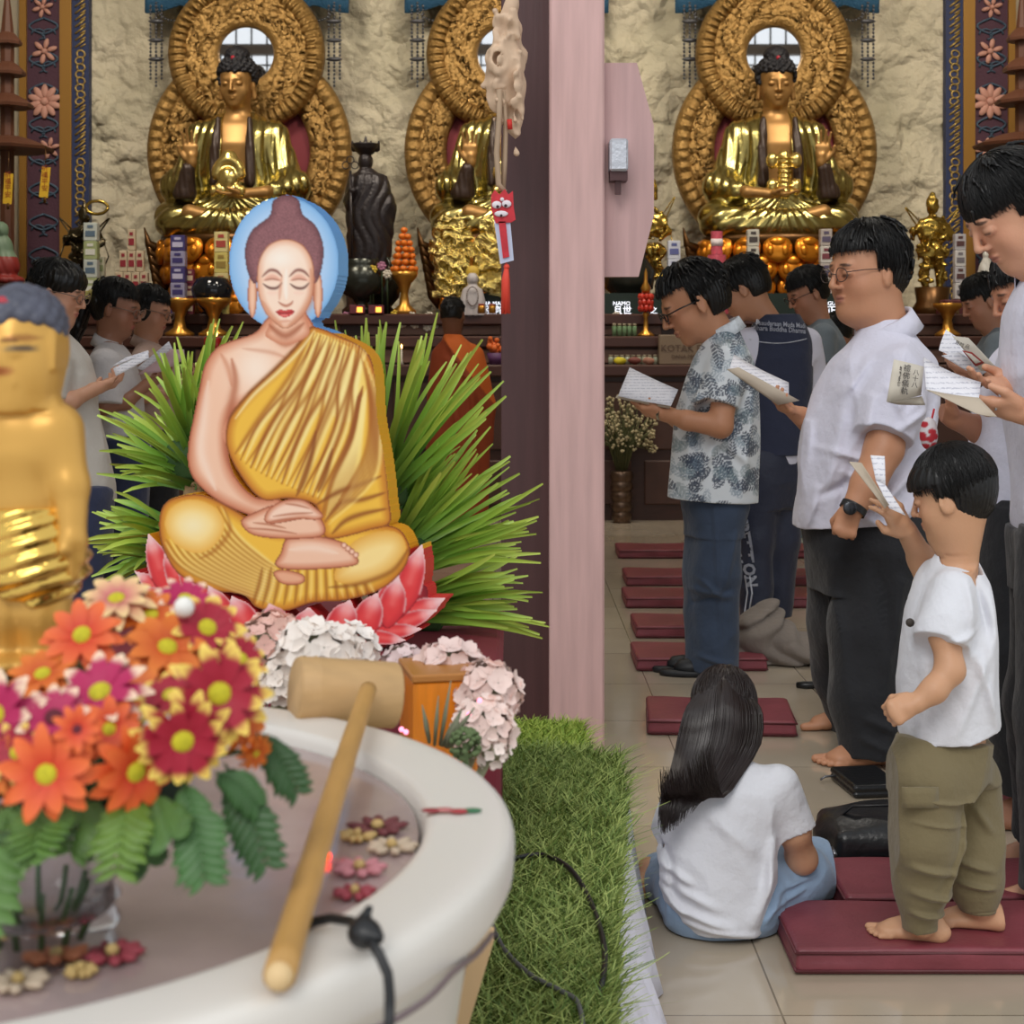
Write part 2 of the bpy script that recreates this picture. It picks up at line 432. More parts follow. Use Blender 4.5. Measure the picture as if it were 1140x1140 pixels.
v1 = N.new('ShaderNodeTexVoronoi'); v1.feature = 'SMOOTH_F1'; v1.inputs['Scale'].default_value = 2.3; v1.inputs['Smoothness'].default_value = 0.15; L.new(vm.outputs[0], v1.inputs[0])
v2 = N.new('ShaderNodeTexVoronoi'); v2.feature = 'F1'; v2.inputs['Scale'].default_value = 6.0; L.new(vm.outputs[0], v2.inputs[0])
nf = N.new('ShaderNodeTexNoise'); nf.inputs['Scale'].default_value = 14; nf.inputs['Detail'].default_value = 6; L.new(tc.outputs['Object'], nf.inputs[0])
ma = N.new('ShaderNodeMath'); ma.operation = 'MULTIPLY_ADD'; ma.inputs[1].default_value = 0.35; L.new(v2.outputs[0], ma.inputs[0]); L.new(v1.outputs[0], ma.inputs[2])
mb_ = N.new('ShaderNodeMath'); mb_.operation = 'MULTIPLY_ADD'; mb_.inputs[1].default_value = 0.3; L.new(nf.outputs[0], mb_.inputs[0]); L.new(ma.outputs[0], mb_.inputs[2])
bp = N.new('ShaderNodeBump'); bp.inputs['Strength'].default_value = 0.9; bp.inputs['Distance'].default_value = 0.16; bp.invert = True
L.new(mb_.outputs[0], bp.inputs['Height']); L.new(bp.outputs[0], b.inputs['Normal'])
rp = N.new('ShaderNodeValToRGB'); rp.color_ramp.elements[0].position = 0.3; rp.color_ramp.elements[0].color = (*lin((216, 205, 180)), 1); rp.color_ramp.elements[1].position = 0.72; rp.color_ramp.elements[1].color = (*lin((186, 178, 152)), 1)
L.new(nzd.outputs[0], rp.inputs[0]); L.new(rp.outputs[0], b.inputs['Base Color'])
# relief wall: a real carved surface (scalloped cloud bosses) with the stone grain on top
rng = np.random.RandomState(5)
nx_, nz_ = 420, 300
gx = np.linspace(-4.0, 4.1, nx_); gz = np.linspace(0.0, 6.6, nz_); GX, GZ = np.meshgrid(gx, gz, indexing='ij')
HH = np.zeros_like(GX)
seeds = rng.uniform([-4.2, -0.2], [4.3, 6.8], (240, 2)); rad_ = rng.uniform(0.16, 0.46, 240)
for (cx_, cz_), r_ in zip(seeds, rad_):
    an = np.arctan2(GZ - cz_, GX - cx_); rr = np.hypot(GX - cx_, GZ - cz_) / (r_ * (1 + 0.12 * np.sin(an * 5 + cx_ * 9)))
    dome = np.clip(1 - rr ** 2, 0, 1) ** 0.35 * (0.035 + 0.03 * ((cx_ * 7.3) % 1)) + 0.012 * np.sin(rr * 9 + an) * (rr < 1)
    HH = np.where(rr < 1, np.maximum(HH * 0.45, dome), HH)
Vw = np.stack([GX, 15.0 - HH, GZ], axis=2)
mbw = MB().sheet(Vw[:, ::-1])
o = mbw.build('wall_back', m_rel, smooth=True, loc=(0, 15, 0)); o['kind'] = 'structure'
m_plaster = mat('cream_plaster', (176, 166, 146), 0.8, bump=(30, 0.1))
struct('wall_back_outer', MB().box((-4.9, 15.05, 3.3), (0.95, 0.08, 3.3)).box((4.95, 15.05, 3.3), (0.9, 0.08, 3.3)).box((0, 15.2, 3.3), (5.8, 0.07, 3.3)), m_plaster)
struct('wall_left', MB().box((-5.9, 10.0, 3.3), (0.1, 5.3, 3.3)), m_plaster)
struct('wall_right', MB().box((5.9, 10.0, 3.3), (0.1, 5.3, 3.3)), m_plaster)
struct('ceiling', MB().box((0, 10.0, 6.75), (6.0, 5.3, 0.08)), mat('ceiling_white', (205, 198, 186), 0.8, var=0.03))
# facade over the wide doorway, with the high window band the mirrors reflect
m_fac = mat('facade_plaster', (150, 140, 128), 0.8)
struct('wall_front', MB().box((0, 4.98, 4.05), (6.0, 0.1, 0.85)).box((0, 4.98, 6.55), (6.0, 0.1, 0.15)).box((-3.9, 4.98, 1.6), (2.1, 0.1, 1.6))  # unseen left pier widened to shade the left side; header raised for daylight
       .box((5.0, 4.98, 1.6), (1.0, 0.1, 1.6)).box((-5.7, 4.98, 5.65), (0.3, 0.1, 0.75)).box((5.7, 4.98, 5.65), (0.3, 0.1, 0.75)), m_fac)
m_mun = mat('window_steel', (70, 68, 66), 0.5)
m_beam = mat('window_beam', (120, 112, 104), 0.7)
for i in range(4):
    x0 = -5.4 + i * 2.7
    e = MB().box((x0 + 0.10, 4.98, 5.65), (0.10, 0.12, 0.77)).box((x0 + 1.35, 4.98, 5.72), (1.25, 0.07, 0.07))
    o = e.build('window_%d' % (i + 1), m_beam); o['kind'] = 'structure'
    g = MB()
    for j in range(1, 11): g.box((x0 + 0.2 + j * 0.227, 4.98, 5.65), (0.012, 0.015, 0.75))
    for j in range(1, 5): g.box((x0 + 1.45, 4.98, 4.9 + j * 0.3), (1.25, 0.015, 0.012))
    q = mk('muntins', np.concatenate(g.v), g.f, m_mun, o, smooth=False)
# ================================================================ people kit
def skinmat(): return mat('skin', (200, 150, 120), 0.48, attr=True, bump=(160, 0.05), spec=0.4, sss=0.06)
HAIR = mat('black_hair', (13, 11, 11), 0.38, spec=0.38)
LASH = (52, 34, 28)
def foot(F, ank, d, L=0.25, k=0.02, toes=True, sole=None, side=1):
    "ank = ankle point, d = heading of the toes, sole = z of the ground, side = +1 big toe to the left of d"
    d = nrm([d[0], d[1], 0]); l = A3(-d[1], d[0], 0); g = (ank[2] - 0.08) if sole is None else sole
    a = A3(ank[0], ank[1], g); q = L / 0.25
    pt = lambda x, y, z: a + d * x * q + l * y * q * side + A3(0, 0, z * q)
    F.cap(ank, pt(-0.02, 0, 0.06), 0.036 * q, 0.036 * q, k)
    F.ell(pt(-0.045, 0, 0.030), (0.036 * q, 0.033 * q, 0.031 * q), Rz(math.atan2(d[1], d[0])), k)
    F.cap(pt(-0.01, 0, 0.065), pt(0.10, 0.008, 0.032), 0.036 * q, 0.025 * q, k)
    F.cap(pt(-0.04, -0.012, 0.026), pt(0.12, -0.022, 0.019), 0.026 * q, 0.018 * q, k)
    F.ell(pt(0.115, 0.004, 0.022), (0.04 * q, 0.044 * q, 0.021 * q), Rz(math.atan2(d[1], d[0])), k)
    for i, (x, y, r, e) in enumerate([(0.150, 0.032, 0.0135, 0.030), (0.152, 0.009, 0.0100, 0.024), (0.146, -0.009, 0.0095, 0.022), (0.137, -0.024, 0.009, 0.018), (0.124, -0.038, 0.0088, 0.014)]):
        F.cap(pt(x - 0.02, y, r + 0.003), pt(x + e, y * 1.04, r), r * q, r * q * 0.92, 0.004)
def hand(F, w, fr, L=0.18, thumb=1, curl=(25, 30, 20), spread=0.06, k=0.012, tcurl=0.4, fold=None):
    "w wrist, fr rotation (x fingers, z palm side), thumb +1 towards +y. L total hand length"
    q = L / 0.18; w = np.asarray(w, float)
    pt = lambda x, y, z: w + fr @ A3(x * q, y * q * thumb, z * q)
    F.cap(pt(-0.01, 0, 0), pt(0.03, 0, 0), 0.024 * q, 0.026 * q, k)
    F.ell(pt(0.05, 0.004, 0), (0.048 * q, 0.040 * q, 0.0165 * q), fr, k)
    F.cap(pt(0.075, 0.028, 0), pt(0.075, -0.027, 0), 0.0135 * q, 0.012 * q, 0.01)
    for i, (y, l, r) in enumerate([(0.029, 0.070, 0.0088), (0.010, 0.080, 0.0090), (-0.010, 0.074, 0.0086), (-0.028, 0.058, 0.0076)]):
        a = 0.0; p = pt(0.080, y, 0); sp = (y / 0.03) * spread; cc = curl
        if fold: cc = fold[i]
        segs = (0.45, 0.32, 0.25)
        for j in range(3):
            a += math.radians(cc[j])
            dirv = fr @ A3(math.cos(a), sp * thumb, math.sin(a)); n = p + nrm(dirv) * l * segs[j] * q
            F.cap(p, n, (r - 0.0006 * j) * q, (r - 0.0006 * (j + 1)) * q, 0.003 if j else 0.006); p = n
    t0, t1 = pt(0.018, 0.030, 0.006), pt(0.052, 0.056 - 0.01 * tcurl, 0.012 + 0.022 * tcurl)
    t2 = pt(0.082, 0.062 - 0.035 * tcurl, 0.018 + 0.035 * tcurl)
    F.cap(t0, t1, 0.0150 * q, 0.0110 * q, 0.012); F.cap(t1, t2, 0.0108 * q, 0.0088 * q, 0.003)
def frame_of(x, z):
    return basis(x, z)
class Person:
    def __init__(s, name, label, cat, Y, base, box, d=0.35, v=0.0045, zf=None, skin=(196, 144, 112), group=None, z0=0.0):
        s.Y = Y; s.skin = skin
        g = A3((base - CX) / FPX * Y, Y, z0)
        s.root = empty(name, g, label, cat, group)
        s.box = box; s.d = d; s.v = v; s.zf = zf
        s.F = s.fld(box, d, v, zf); s.ops = []
    def fld(s, box, d=None, v=None, zf=None):
        d = d or s.d; v = v or s.v; x0, y0, x1, y1 = box
        a = P(x0, y1, s.Y); b = P(x1, y0, s.Y)
        dd = d if isinstance(d, tuple) else (-d, d)
        z = None
        if zf: z = [(P(0, q1, s.Y)[2], P(0, q0, s.Y)[2], st) for q0, q1, st in zf]
        return Fld((a[0], s.Y + dd[0], max(a[2], s.root.location[2] - 0.01)), (b[0], s.Y + dd[1], b[2]), v, z)
    def J(s, px, py, dy=0.0): return P(px, py, s.Y + dy)
    def sz(s, px, dy=0.0): return px / FPX * (s.Y + dy)
    def head(s, px, py, hpx, yaw, pitch=0, roll=0, dy=0.0, neck=None, nr=(0.052, 0.058), female=False, fat=1.0, child=False):
        h = s.sz(hpx, dy); yaw = math.radians(yaw)
        R = Rz(yaw) @ Ry(math.radians(pitch)) @ Rx(math.radians(roll))
        H = Frame(s.J(px, py, dy), R, h); s.H = H; F = s.F; k = 0.08 * h
        E = lambda c, r, kk=k, mode='add': F.ell(H.p(c), np.array(r) * h, R, kk, mode)
        E((-.07, 0, .13), (.415, .335, .37)); E((.08, 0, -.10), (.29, .275 * fat, .36)); E((.13, 0, -.30), (.21, .20 * fat, .17)); E((.26, 0, -.41), (.075, .085, .07))
        for t in (-1, 1):
            E((.20, .17 * t, -.17), (.10, .09 * fat, .12))
        F.cap(H.p(.325, -.13, .085), H.p(.325, .13, .085), .040 * h, None, k)
        for t in (-1, 1):
            E((.425, .135 * t, .0), (.07, .085, .05), .04 * h, 'sub')
            E((.322, .135 * t, .0), (.058, .075, .047), .008 * h)
        F.cap(H.p(.37, 0, .07), H.p(.45, 0, -.11), .024 * h, .035 * h, .04 * h); E((.440, 0, -.125), (.044, .042, .036), .02 * h)
        for t in (-1, 1): E((.385, .048 * t, -.14), (.04, .03, .03), .02 * h)
        E((.350, 0, -.245), (.045, .085, .024), .015 * h); E((.342, 0, -.29), (.045, .070, .028), .015 * h)
        F.cap(H.p(.40, -.075, -.268), H.p(.40, .075, -.268), .009 * h, None, .01 * h, 'sub')
        for t in (-1, 1):
            Re = R @ Rz(t * 0.35) @ Ry(-0.15)
            F.ell(H.p(-.03, .335 * t, -.03), np.array((.075, .030, .130)) * h, Re, .015 * h)
            F.ell(H.p(.0, .375 * t, -.01), np.array((.040, .022, .080)) * h, Re, .015 * h, 'sub')
            E((-.01, .345 * t, -.13), (.032, .022, .035), .01 * h)
        if neck is not None:
            nb = s.J(*neck); F.cap(H.p(-.12, 0, -.22), nb, nr[0], nr[1], .06)
        lip = (178, 98, 90) if female or child else (158, 98, 86)
        s.ops += [(H.p(.28, 0, -.1), np.array((.14, .3, .2)) * h, R, (206, 128, 104), .22, .9)]
        s.ops += [(H.p(.385, 0, -.268), np.array((.05, .085, .043)) * h, R, lip, .75, .3)]
        s.ops += [(H.p(.41, 0, -.268), np.array((.05, .08, .009)) * h, R, (110, 60, 52), .7, .6)]
        for t in (-1, 1):
            s.ops += [(H.p(.37, .14 * t, .095), np.array((.07, .082, .017)) * h, R @ Rx(t * -0.12), (38, 28, 24), .85, .4)]
            s.ops += [(H.p(.375, .135 * t, -.018), np.array((.05, .075, .015)) * h, R @ Rx(t * 0.10), LASH, .9, .4)]
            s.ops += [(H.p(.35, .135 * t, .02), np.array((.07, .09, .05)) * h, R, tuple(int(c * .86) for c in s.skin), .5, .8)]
        return H
    def arm(s, pts, rad, k=0.03, F=None):
        F = F or s.F
        q = [s.J(*p) for p in pts]; F.chain(q, rad, k, 0.02); return q
    def finish(s, v_disp=None):
        V, Q = s.F.extract(); C = paint(V, s.skin, s.ops)
        s.body = mk('body', V, Q, skinmat(), s.root, colors=C); s.F = None
        return s.body
    def part(s, name, F, m, parent=None, colors=None):
        V, Q = F.extract(); return mk(name, V, Q, m, parent or s.root, colors=colors(V) if callable(colors) else colors)
    def hair(s, style='short', seed=1, fringe=.17, side=-.02, back=-.30, vol=1.0, v=None, locks=24, longer=None, extra=None, box=None, up=1.0, rd=1.0, strands=1300, tubes=None, fine=True, m=None):
        H = s.H; h = H.s; R = H.R; r = random.Random(seed)
        lo = H.o - (box[0] if box else 0.75 * h); hi = H.o + (box[1] if box else 0.75 * h)
        F = Fld(lo, hi, v or s.v * 0.8)
        F.ell(H.p(-.085, 0, .155), np.array((.448 * vol, .362 * vol, .400 * vol * up)) * h, R)
        F.ell(H.p(-.16, 0, .02), np.array((.36, .335, .385)) * h, R, .05 * h)
        # clear the face, round the ears and under the nape
        F.box(H.p(.42, 0, fringe - .60), np.array((.34, .6, .60)) * h, R, .03 * h, .03 * h, 'sub')
        F.box(H.p(.06, 0, side - .50), np.array((.17, .6, .50)) * h, R, .03 * h, .03 * h, 'sub')
        F.box(H.p(-.3, 0, back - .5), np.array((1.2, .9, .5)) * h, R, .02 * h, .02 * h, 'sub')
        cr = np.array((-.22, 0.03, .50))
        for i in range(locks):
            az = r.uniform(-PI, PI); t = r.uniform(.1, 1.0); rr = []
            for j in range(5):
                th = (.2 + t * 1.55 + j * .14); 
                q = A3(-.085 + .455 * vol * math.sin(th) * math.cos(az), .375 * vol * math.sin(th) * math.sin(az), .155 + .405 * vol * up * math.cos(th)) 
                q = q + A3(0, 0, 0) + nrm(q) * (.012 + .006 * j + r.uniform(0, .02))
                az += r.uniform(-.05, .09)
                if (q[0] > .09 and q[2] < fringe - .045) or (-.12 < q[0] <= .09 and q[2] < side - .02) or q[2] < back - .03: break
                rr.append(q)
            if len(rr) < 2: continue
            F.chain([H.p(q) for q in rr], list(np.linspace(.019, .0045, len(rr)) * h), .012 * h, .0)
        if extra: extra(F, H, r)
        c0 = H.p(cr); 
        def ridge(x, y, z):
            a = x - c0[0]; b = y - c0[1]; c = z - c0[2]
            u = R[0, 0] * a + R[1, 0] * b + R[2, 0] * c; w_ = R[0, 1] * a + R[1, 1] * b + R[2, 1] * c
            an = np.arctan2(w_, u); rr = np.sqrt(a * a + b * b + c * c)
            return rd * (.005 * h) * np.sin(an * 34 + 5 * np.sin(rr * 30 / h * .3)) + rd * .004 * h * np.sin(an * 71 + rr * 20)
        F.disp(ridge, 0.05 * h)
        V, Q = F.extract(); M = MB(); M.raw(V, [tuple(q) for q in Q.tolist()])
        for i in range(strands):
            az = r.uniform(-PI, PI); t = r.random() ** .8; rr = []; kv = r.uniform(-.10, .14); e_ = r.uniform(.004, .012 if fine else .020)
            for j in range(6):
                th = .06 + t * 1.75 + j * .115; sx = .448 * vol if th < 1.57 else .448 * vol - (th - 1.57) * .10
                q = A3(-.085 + sx * math.sin(th) * math.cos(az), .364 * vol * math.sin(th) * math.sin(az), .155 + .402 * vol * up * math.cos(th)) + A3(math.cos(az), math.sin(az), .6) * e_
                az += kv * .3
                if (q[0] > .09 and q[2] < fringe - .05) or (-.12 < q[0] <= .09 and q[2] < side - .03) or q[2] < back - .04: break
                rr.append(H.p(q))
            if len(rr) > 2: M.tube(rr, np.linspace(.0052 if fine else .0065, .0020, len(rr)) * h, 3, cap=False)
        if tubes: tubes(M, H, r)
        return mk('hair', np.concatenate(M.v), M.f, m or HAIR, s.root)
    def glasses(s, rgb=(30, 26, 26), rr=.085, wire=0.0016, sq=0.8):
        H = s.H; h = H.s; m = MB()
        for t in (-1, 1):
            pts = [H.p(.435 - .02 * abs(math.cos(a)), .145 * t + rr * 1.15 * math.cos(a), -.005 + rr * sq * math.sin(a)) for a in np.linspace(0, 2 * PI, 17)]
            m.tube(pts, wire, 5)
            m.tube([H.p(.42, (.145 + rr * 1.1) * t, .02), H.p(.25, .325 * t, .03), H.p(-.02, .36 * t, .02)], wire, 5)
        m.tube([H.p(.43, -.06, .0), H.p(.455, 0, .015), H.p(.43, .06, .0)], wire, 5)
        o = mk('glasses', np.concatenate(m.v), m.f, mat('glasses_%d' % rgb[0], rgb, .3), s.root, smooth=True)
        return o
def rows_px(p, rows, dh, dyc=0.0):
    "rows (py, xl, xr[, depth scale]) in the picture at the person's distance -> loft rows in world metres; dh half depth"
    out = []
    for r in rows:
        y = p.Y + dyc; a = P(r[1], r[0], y); b = P(r[2], r[0], y); q = r[3] if len(r) > 3 else 1
        out.append((a[2], (a[0] + b[0]) / 2, y, (b[0] - a[0]) / 2, dh * q))
    return out
def folds(F, p, strokes, near=True):
    "cloth folds: (x0, y0, x1, y1, width px, height m) lines of the picture pressed into (or raised from) the cloth at the person's distance"
    for (x0, y0, x1, y1, wd, am) in strokes:
        a = p.J(x0, y0); b = p.J(x1, y1); w_ = p.sz(wd); d = b - a; L2 = d[0] ** 2 + d[2] ** 2
        lo = np.minimum(a, b) - 3 * w_; hi = np.maximum(a, b) + 3 * w_; lo[1] = F.ax[1][0]; hi[1] = F.ax[1][-1]
        def fn(x, y, z):
            t = np.clip(((x - a[0]) * d[0] + (z - a[2]) * d[2]) / L2, 0, 1)
            q = (x - a[0] - t * d[0]) ** 2 + (z - a[2] - t * d[2]) ** 2
            return -1.5 * am * np.exp(-q / w_ ** 2) * np.sin(PI * np.clip(t * .8 + .15, 0, 1))
        F.disp(fn, .03, lo, hi)
def cuffs(p, c, R, r, drop=.035, flare=.022, gap=.45, m=None, name='collar', tilt=.0, n=25, stand=.012):
    "shirt collar: a folded band round the neck, open in front by gap radians each side"
    G = []
    for i in range(n):
        a = gap + (2 * PI - 2 * gap) * i / (n - 1); f = .5 + .5 * math.cos(a)
        e = A3(math.cos(a), math.sin(a), 0)
        rows = [c + R @ (e * r + A3(0, 0, -.012 - tilt * f)), c + R @ (e * (r + .001) + A3(0, 0, stand - tilt * f)), c + R @ (e * (r + .008) + A3(0, 0, stand - tilt * f - .002)), c + R @ (e * (r + flare * (.75 + .25 * f)) + A3(0, 0, -drop - (tilt + .018) * f ** 3))]
        G.append(rows)
    o = MB().sheet(np.array(G), .0022); V = np.concatenate(o.v)
    return mk(name, V, o.f, m, p.root, smooth=True)
def ringband(c, ax, r, wd, th=.003, n=20):
    R = basis(ax, (0, 0.3, 1)); G = []
    for i in range(n + 1):
        a = 2 * PI * i / n; rad = R @ A3(0, math.cos(a) * r, math.sin(a) * r)
        G.append([np.asarray(c) + rad - R[:, 0] * wd / 2, np.asarray(c) + rad + R[:, 0] * wd / 2])
    return MB().sheet(np.array(G), -th)
def pants(p, m, rows, dh, legs, box, disp=.010, seed=9, n=2.3, strokes=(), name='trousers', v=None, d=None, kk=.03, yaw=0, f1=24, zs=.8):
    T = p.fld(box, d, v)
    T.loft(rows_px(p, rows, dh), n=n)
    for pts, rad in legs: T.chain([p.J(*q) for q in pts], rad, .07, kk, flat=(False, True))
    T.disp(wrinkle(seed, disp, 8, f1, (1, 1, zs)), .02)
    folds(T, p, strokes)
    return p.part(name, T, m)
def wrinkle(seed, amp=0.004, f0=10, f1=34, st=(1, 1, 1)):
    n = vnoise(seed, 12, f0, f1)
    return lambda x, y, z: amp * np.abs(n(x * st[0], y * st[1], z * st[2])) - amp * .5
def cloth(name, rgb, **k): return mat(name, rgb, k.pop('rough', 0.85), bump=(16, 0.6, 7, 0.016), sheen=0.15, **k)
def booklet(label, c, R, w=0.105, hgt=0.15, open_=50, cover=(214, 202, 186), bend=0.012, group=None, name='booklet', thick=0.003):
    "open booklet: spine along local y at c, pages to both sides. R columns: x across, y along the spine, z page normal"
    root = empty(name, c, label, 'booklet', group); R = np.asarray(R)
    pm = MATS.get('printed_page') or page_mat()
    for t, nm in ((-1, 'page'), (1, 'page')):
        G = []; a = math.radians(open_) / 2
        for i in range(9):
            u = i / 8; x = w * u; z = bend * math.sin(u * PI) + 0.0
            X = t * (x * math.cos(a) - z * math.sin(a) * 0); Z = x * math.sin(a) + z
            G.append([np.asarray(c) + R @ A3(X, v * hgt, Z) for v in (-.5, 0, .5)])
        G = np.array(G); 
        if t < 0: G = G[::-1]
        mk(nm, *(lambda m: (np.concatenate(m.v), m.f))(MB().sheet(G, thick)), pm, root, smooth=False)
        Gc = G - (R @ A3(0, 0, 1)) * (thick + .0012)
        mk('cover', *(lambda m: (np.concatenate(m.v), m.f))(MB().sheet(Gc, .0008)), mat('booklet_cover_%d' % cover[0], cover, .7), root, smooth=False)
    return root
def page_mat():
    m = mat('printed_page', (226, 225, 232), .7); N, L, b = nodes_of(m)
    tc = N.new('ShaderNodeTexCoord'); 
    wv = N.new('ShaderNodeTexWave'); wv.bands_direction = 'Z'; wv.inputs['Scale'].default_value = 28; wv.inputs['Distortion'].default_value = 0
    L.new(tc.outputs['Object'], wv.inputs[0])
    nz = N.new('ShaderNodeTexNoise'); nz.inputs['Scale'].default_value = 160; L.new(tc.outputs['Object'], nz.inputs[0])
    mu = N.new('ShaderNodeMath'); mu.operation = 'MULTIPLY'; L.new(wv.outputs[1], mu.inputs[0]); L.new(nz.outputs[0], mu.inputs[1])
    rp = N.new('ShaderNodeValToRGB'); rp.color_ramp.elements[0].position = .38; rp.color_ramp.elements[0].color = (*lin((228, 227, 234)), 1)
    rp.color_ramp.elements[1].position = .5; rp.color_ramp.elements[1].color = (*lin((190, 190, 202)), 1)
    L.new(mu.outputs[0], rp.inputs[0]); L.new(rp.outputs[0], b.inputs['Base Color'])
    return m
# ---------------------------------------------------------------- the heavy young man in a white shirt
M_WHITE = cloth('white_shirt', (213, 212, 228)); M_TEE = cloth('white_tee', (218, 219, 226)); M_BLACK = cloth('black_trousers', (26, 27, 32))
M_JEAN = cloth('jeans_denim', (52, 66, 88), var=.22, vscale=10)
p = Person('man', 'heavy young man with round glasses in an untucked white short-sleeved shirt, one fist hanging', 'person', 5.3, 960, (845, 235, 1060, 870), d=(-.42, .52), v=.0045, zf=[(240, 365, .0035), (430, 485, .0035)], skin=(192, 138, 106))
H = p.head(964, 303, 102, 203, 5, neck=(987, 385, 0), nr=(.075, .085), fat=1.2)
p.F.ell(H.p(.06, 0, -.44), np.array((.27, .25, .13)) * H.s, H.R, .05)     # soft chin
p.F.loft(rows_px(p, [(600, 905, 1015), (500, 910, 1010), (420, 950, 1020), (390, 965, 1008)], .15), .03)
nA = [(1000, 418, -.19), (984, 500, -.25), (966, 540, -.29), (949, 568, -.31)]; fA = [(985, 418, .18), (958, 500, .24), (920, 488, .16), (893, 464, .06)]
p.arm(nA, [.06, .060, .052, .036])
w_ = p.J(*nA[-1]); hand(p.F, w_, basis(p.J(938, 600, -.32) - w_, (0.25, 1, .1)), .17, thumb=1, curl=(78, 75, 50), tcurl=.9)
p.arm(fA, [.06, .058, .048, .034])
w_ = p.J(*fA[-1]); hand(p.F, w_, basis(p.J(862, 448, .0) - w_, (-.1, -.2, 1)), .18, thumb=-1, curl=(20, 35, 25), tcurl=.9)
nf = PG(972, 852); ff = PG(948, 812)
L1 = [(990, 590, -.08), (975, 700, -.12), (968, 780, -.16), (975, 832, -.20)]; L2 = [(945, 590, .1), (940, 690, .14), (945, 750, .2), (950, 796, .26)]
for L_ in (L1, L2): p.F.chain([p.J(*q) for q in L_], [.06, .05, .04, .036], .02)
foot(p.F, A3(nf[0] + .015, nf[1] + .02, .09), (-1, -.12), .26, sole=0, side=-1); foot(p.F, A3(ff[0] + .02, ff[1], .09), (-1, 0.05), .26, sole=0, side=1)
p.finish(); p.hair(seed=3, fringe=.24, side=-.0, back=-.36, vol=1.04, up=1.05); p.glasses((60, 48, 46), .09, .0016, .85)
S = p.fld((870, 335, 1060, 625), (-.42, .42), .0045)
S.loft(rows_px(p, [(612, 882, 1042), (560, 883, 1036), (515, 886, 1034), (470, 896, 1040, 1), (430, 910, 1046, .98), (400, 926, 1040, .88), (384, 944, 1024, .66), (370, 954, 1016, .46), (356, 960, 1008, .38)], .215), n=2.15)
S.chain([p.J(1000, 416, -.17), p.J(996, 448, -.215), p.J(985, 484, -.25)], [.082, .090, .088], .06, .04, flat=(False, True))
S.chain([p.J(985, 416, .16), p.J(960, 492, .24)], [.085, .088], .05, flat=(False, True))
folds(S, p, [(930, 430, 905, 560, 7, .012), (975, 515, 900, 495, 4, .012), (1005, 515, 925, 590, 6, .014), (1015, 540, 960, 600, 6, .012), (950, 440, 930, 520, 5, .010), (1005, 455, 970, 475, 4, .010), (1033, 450, 1000, 560, 8, .014), (900, 540, 888, 590, 5, .012), (940, 480, 915, 600, 5, -.010), (965, 430, 985, 470, 4, .008), (925, 520, 985, 560, 4, .010), (898, 470, 890, 520, 4, .008), (1020, 480, 1010, 580, 5, -.009), (955, 400, 925, 440, 4, .008), (985, 590, 930, 560, 4, .009), (960, 520, 895, 550, 5, -.010), (1000, 425, 975, 460, 5, -.008)])
S.disp(wrinkle(4, .011, 9, 26, (1, 1, .6)), .02)
S.half(p.J(884, 586, 0), (.10, 0, -1))
p.part('shirt', S, M_WHITE)
cuffs(p, p.J(984, 358, 0), Rz(math.radians(203)) @ Ry(.42), .090, drop=.056, flare=.030, gap=.35, m=M_WHITE, tilt=.01)
pants(p, M_BLACK, [(650, 915, 1005, .7), (625, 905, 1030, .9), (600, 897, 1040), (575, 893, 1036)], .19, [(L1[:3] + [(972, 843, -.2)], [.135, .128, .118, .105]), (L2[:3] + [(951, 804, .26)], [.135, .120, .108, .092])], (860, 560, 1060, 870), d=(-.42, .52),
      strokes=[(915, 620, 925, 780, 10, .015), (985, 640, 960, 760, 8, .015), (1000, 750, 950, 830, 7, .016), (945, 780, 1000, 800, 5, .012), (940, 800, 1000, 825, 4, .012), (960, 620, 975, 720, 8, -.012)])
ax = nrm(p.J(949, 568, -.31) - p.J(964, 540, -.29)); cw = p.J(950, 566, -.31)
m_ = ringband(cw, ax, .042, .022); wt = mk('watch', np.concatenate(m_.v), m_.f, mat('black_rubber', (22, 22, 24), .5), p.root, smooth=True)
fc = cw + A3(-.02, -.043, .005); m_ = MB().lathe((0, 0, 0), [(.021, 0), (.021, .008), (.017, .010), (0, .010)], 20, R=basis((1, 0, 0), (-.45, -1, .1))); V = np.concatenate(m_.v) + fc
mk('dial', V, m_.f, mat('watch_steel', (70, 72, 76), .25, .8), wt)
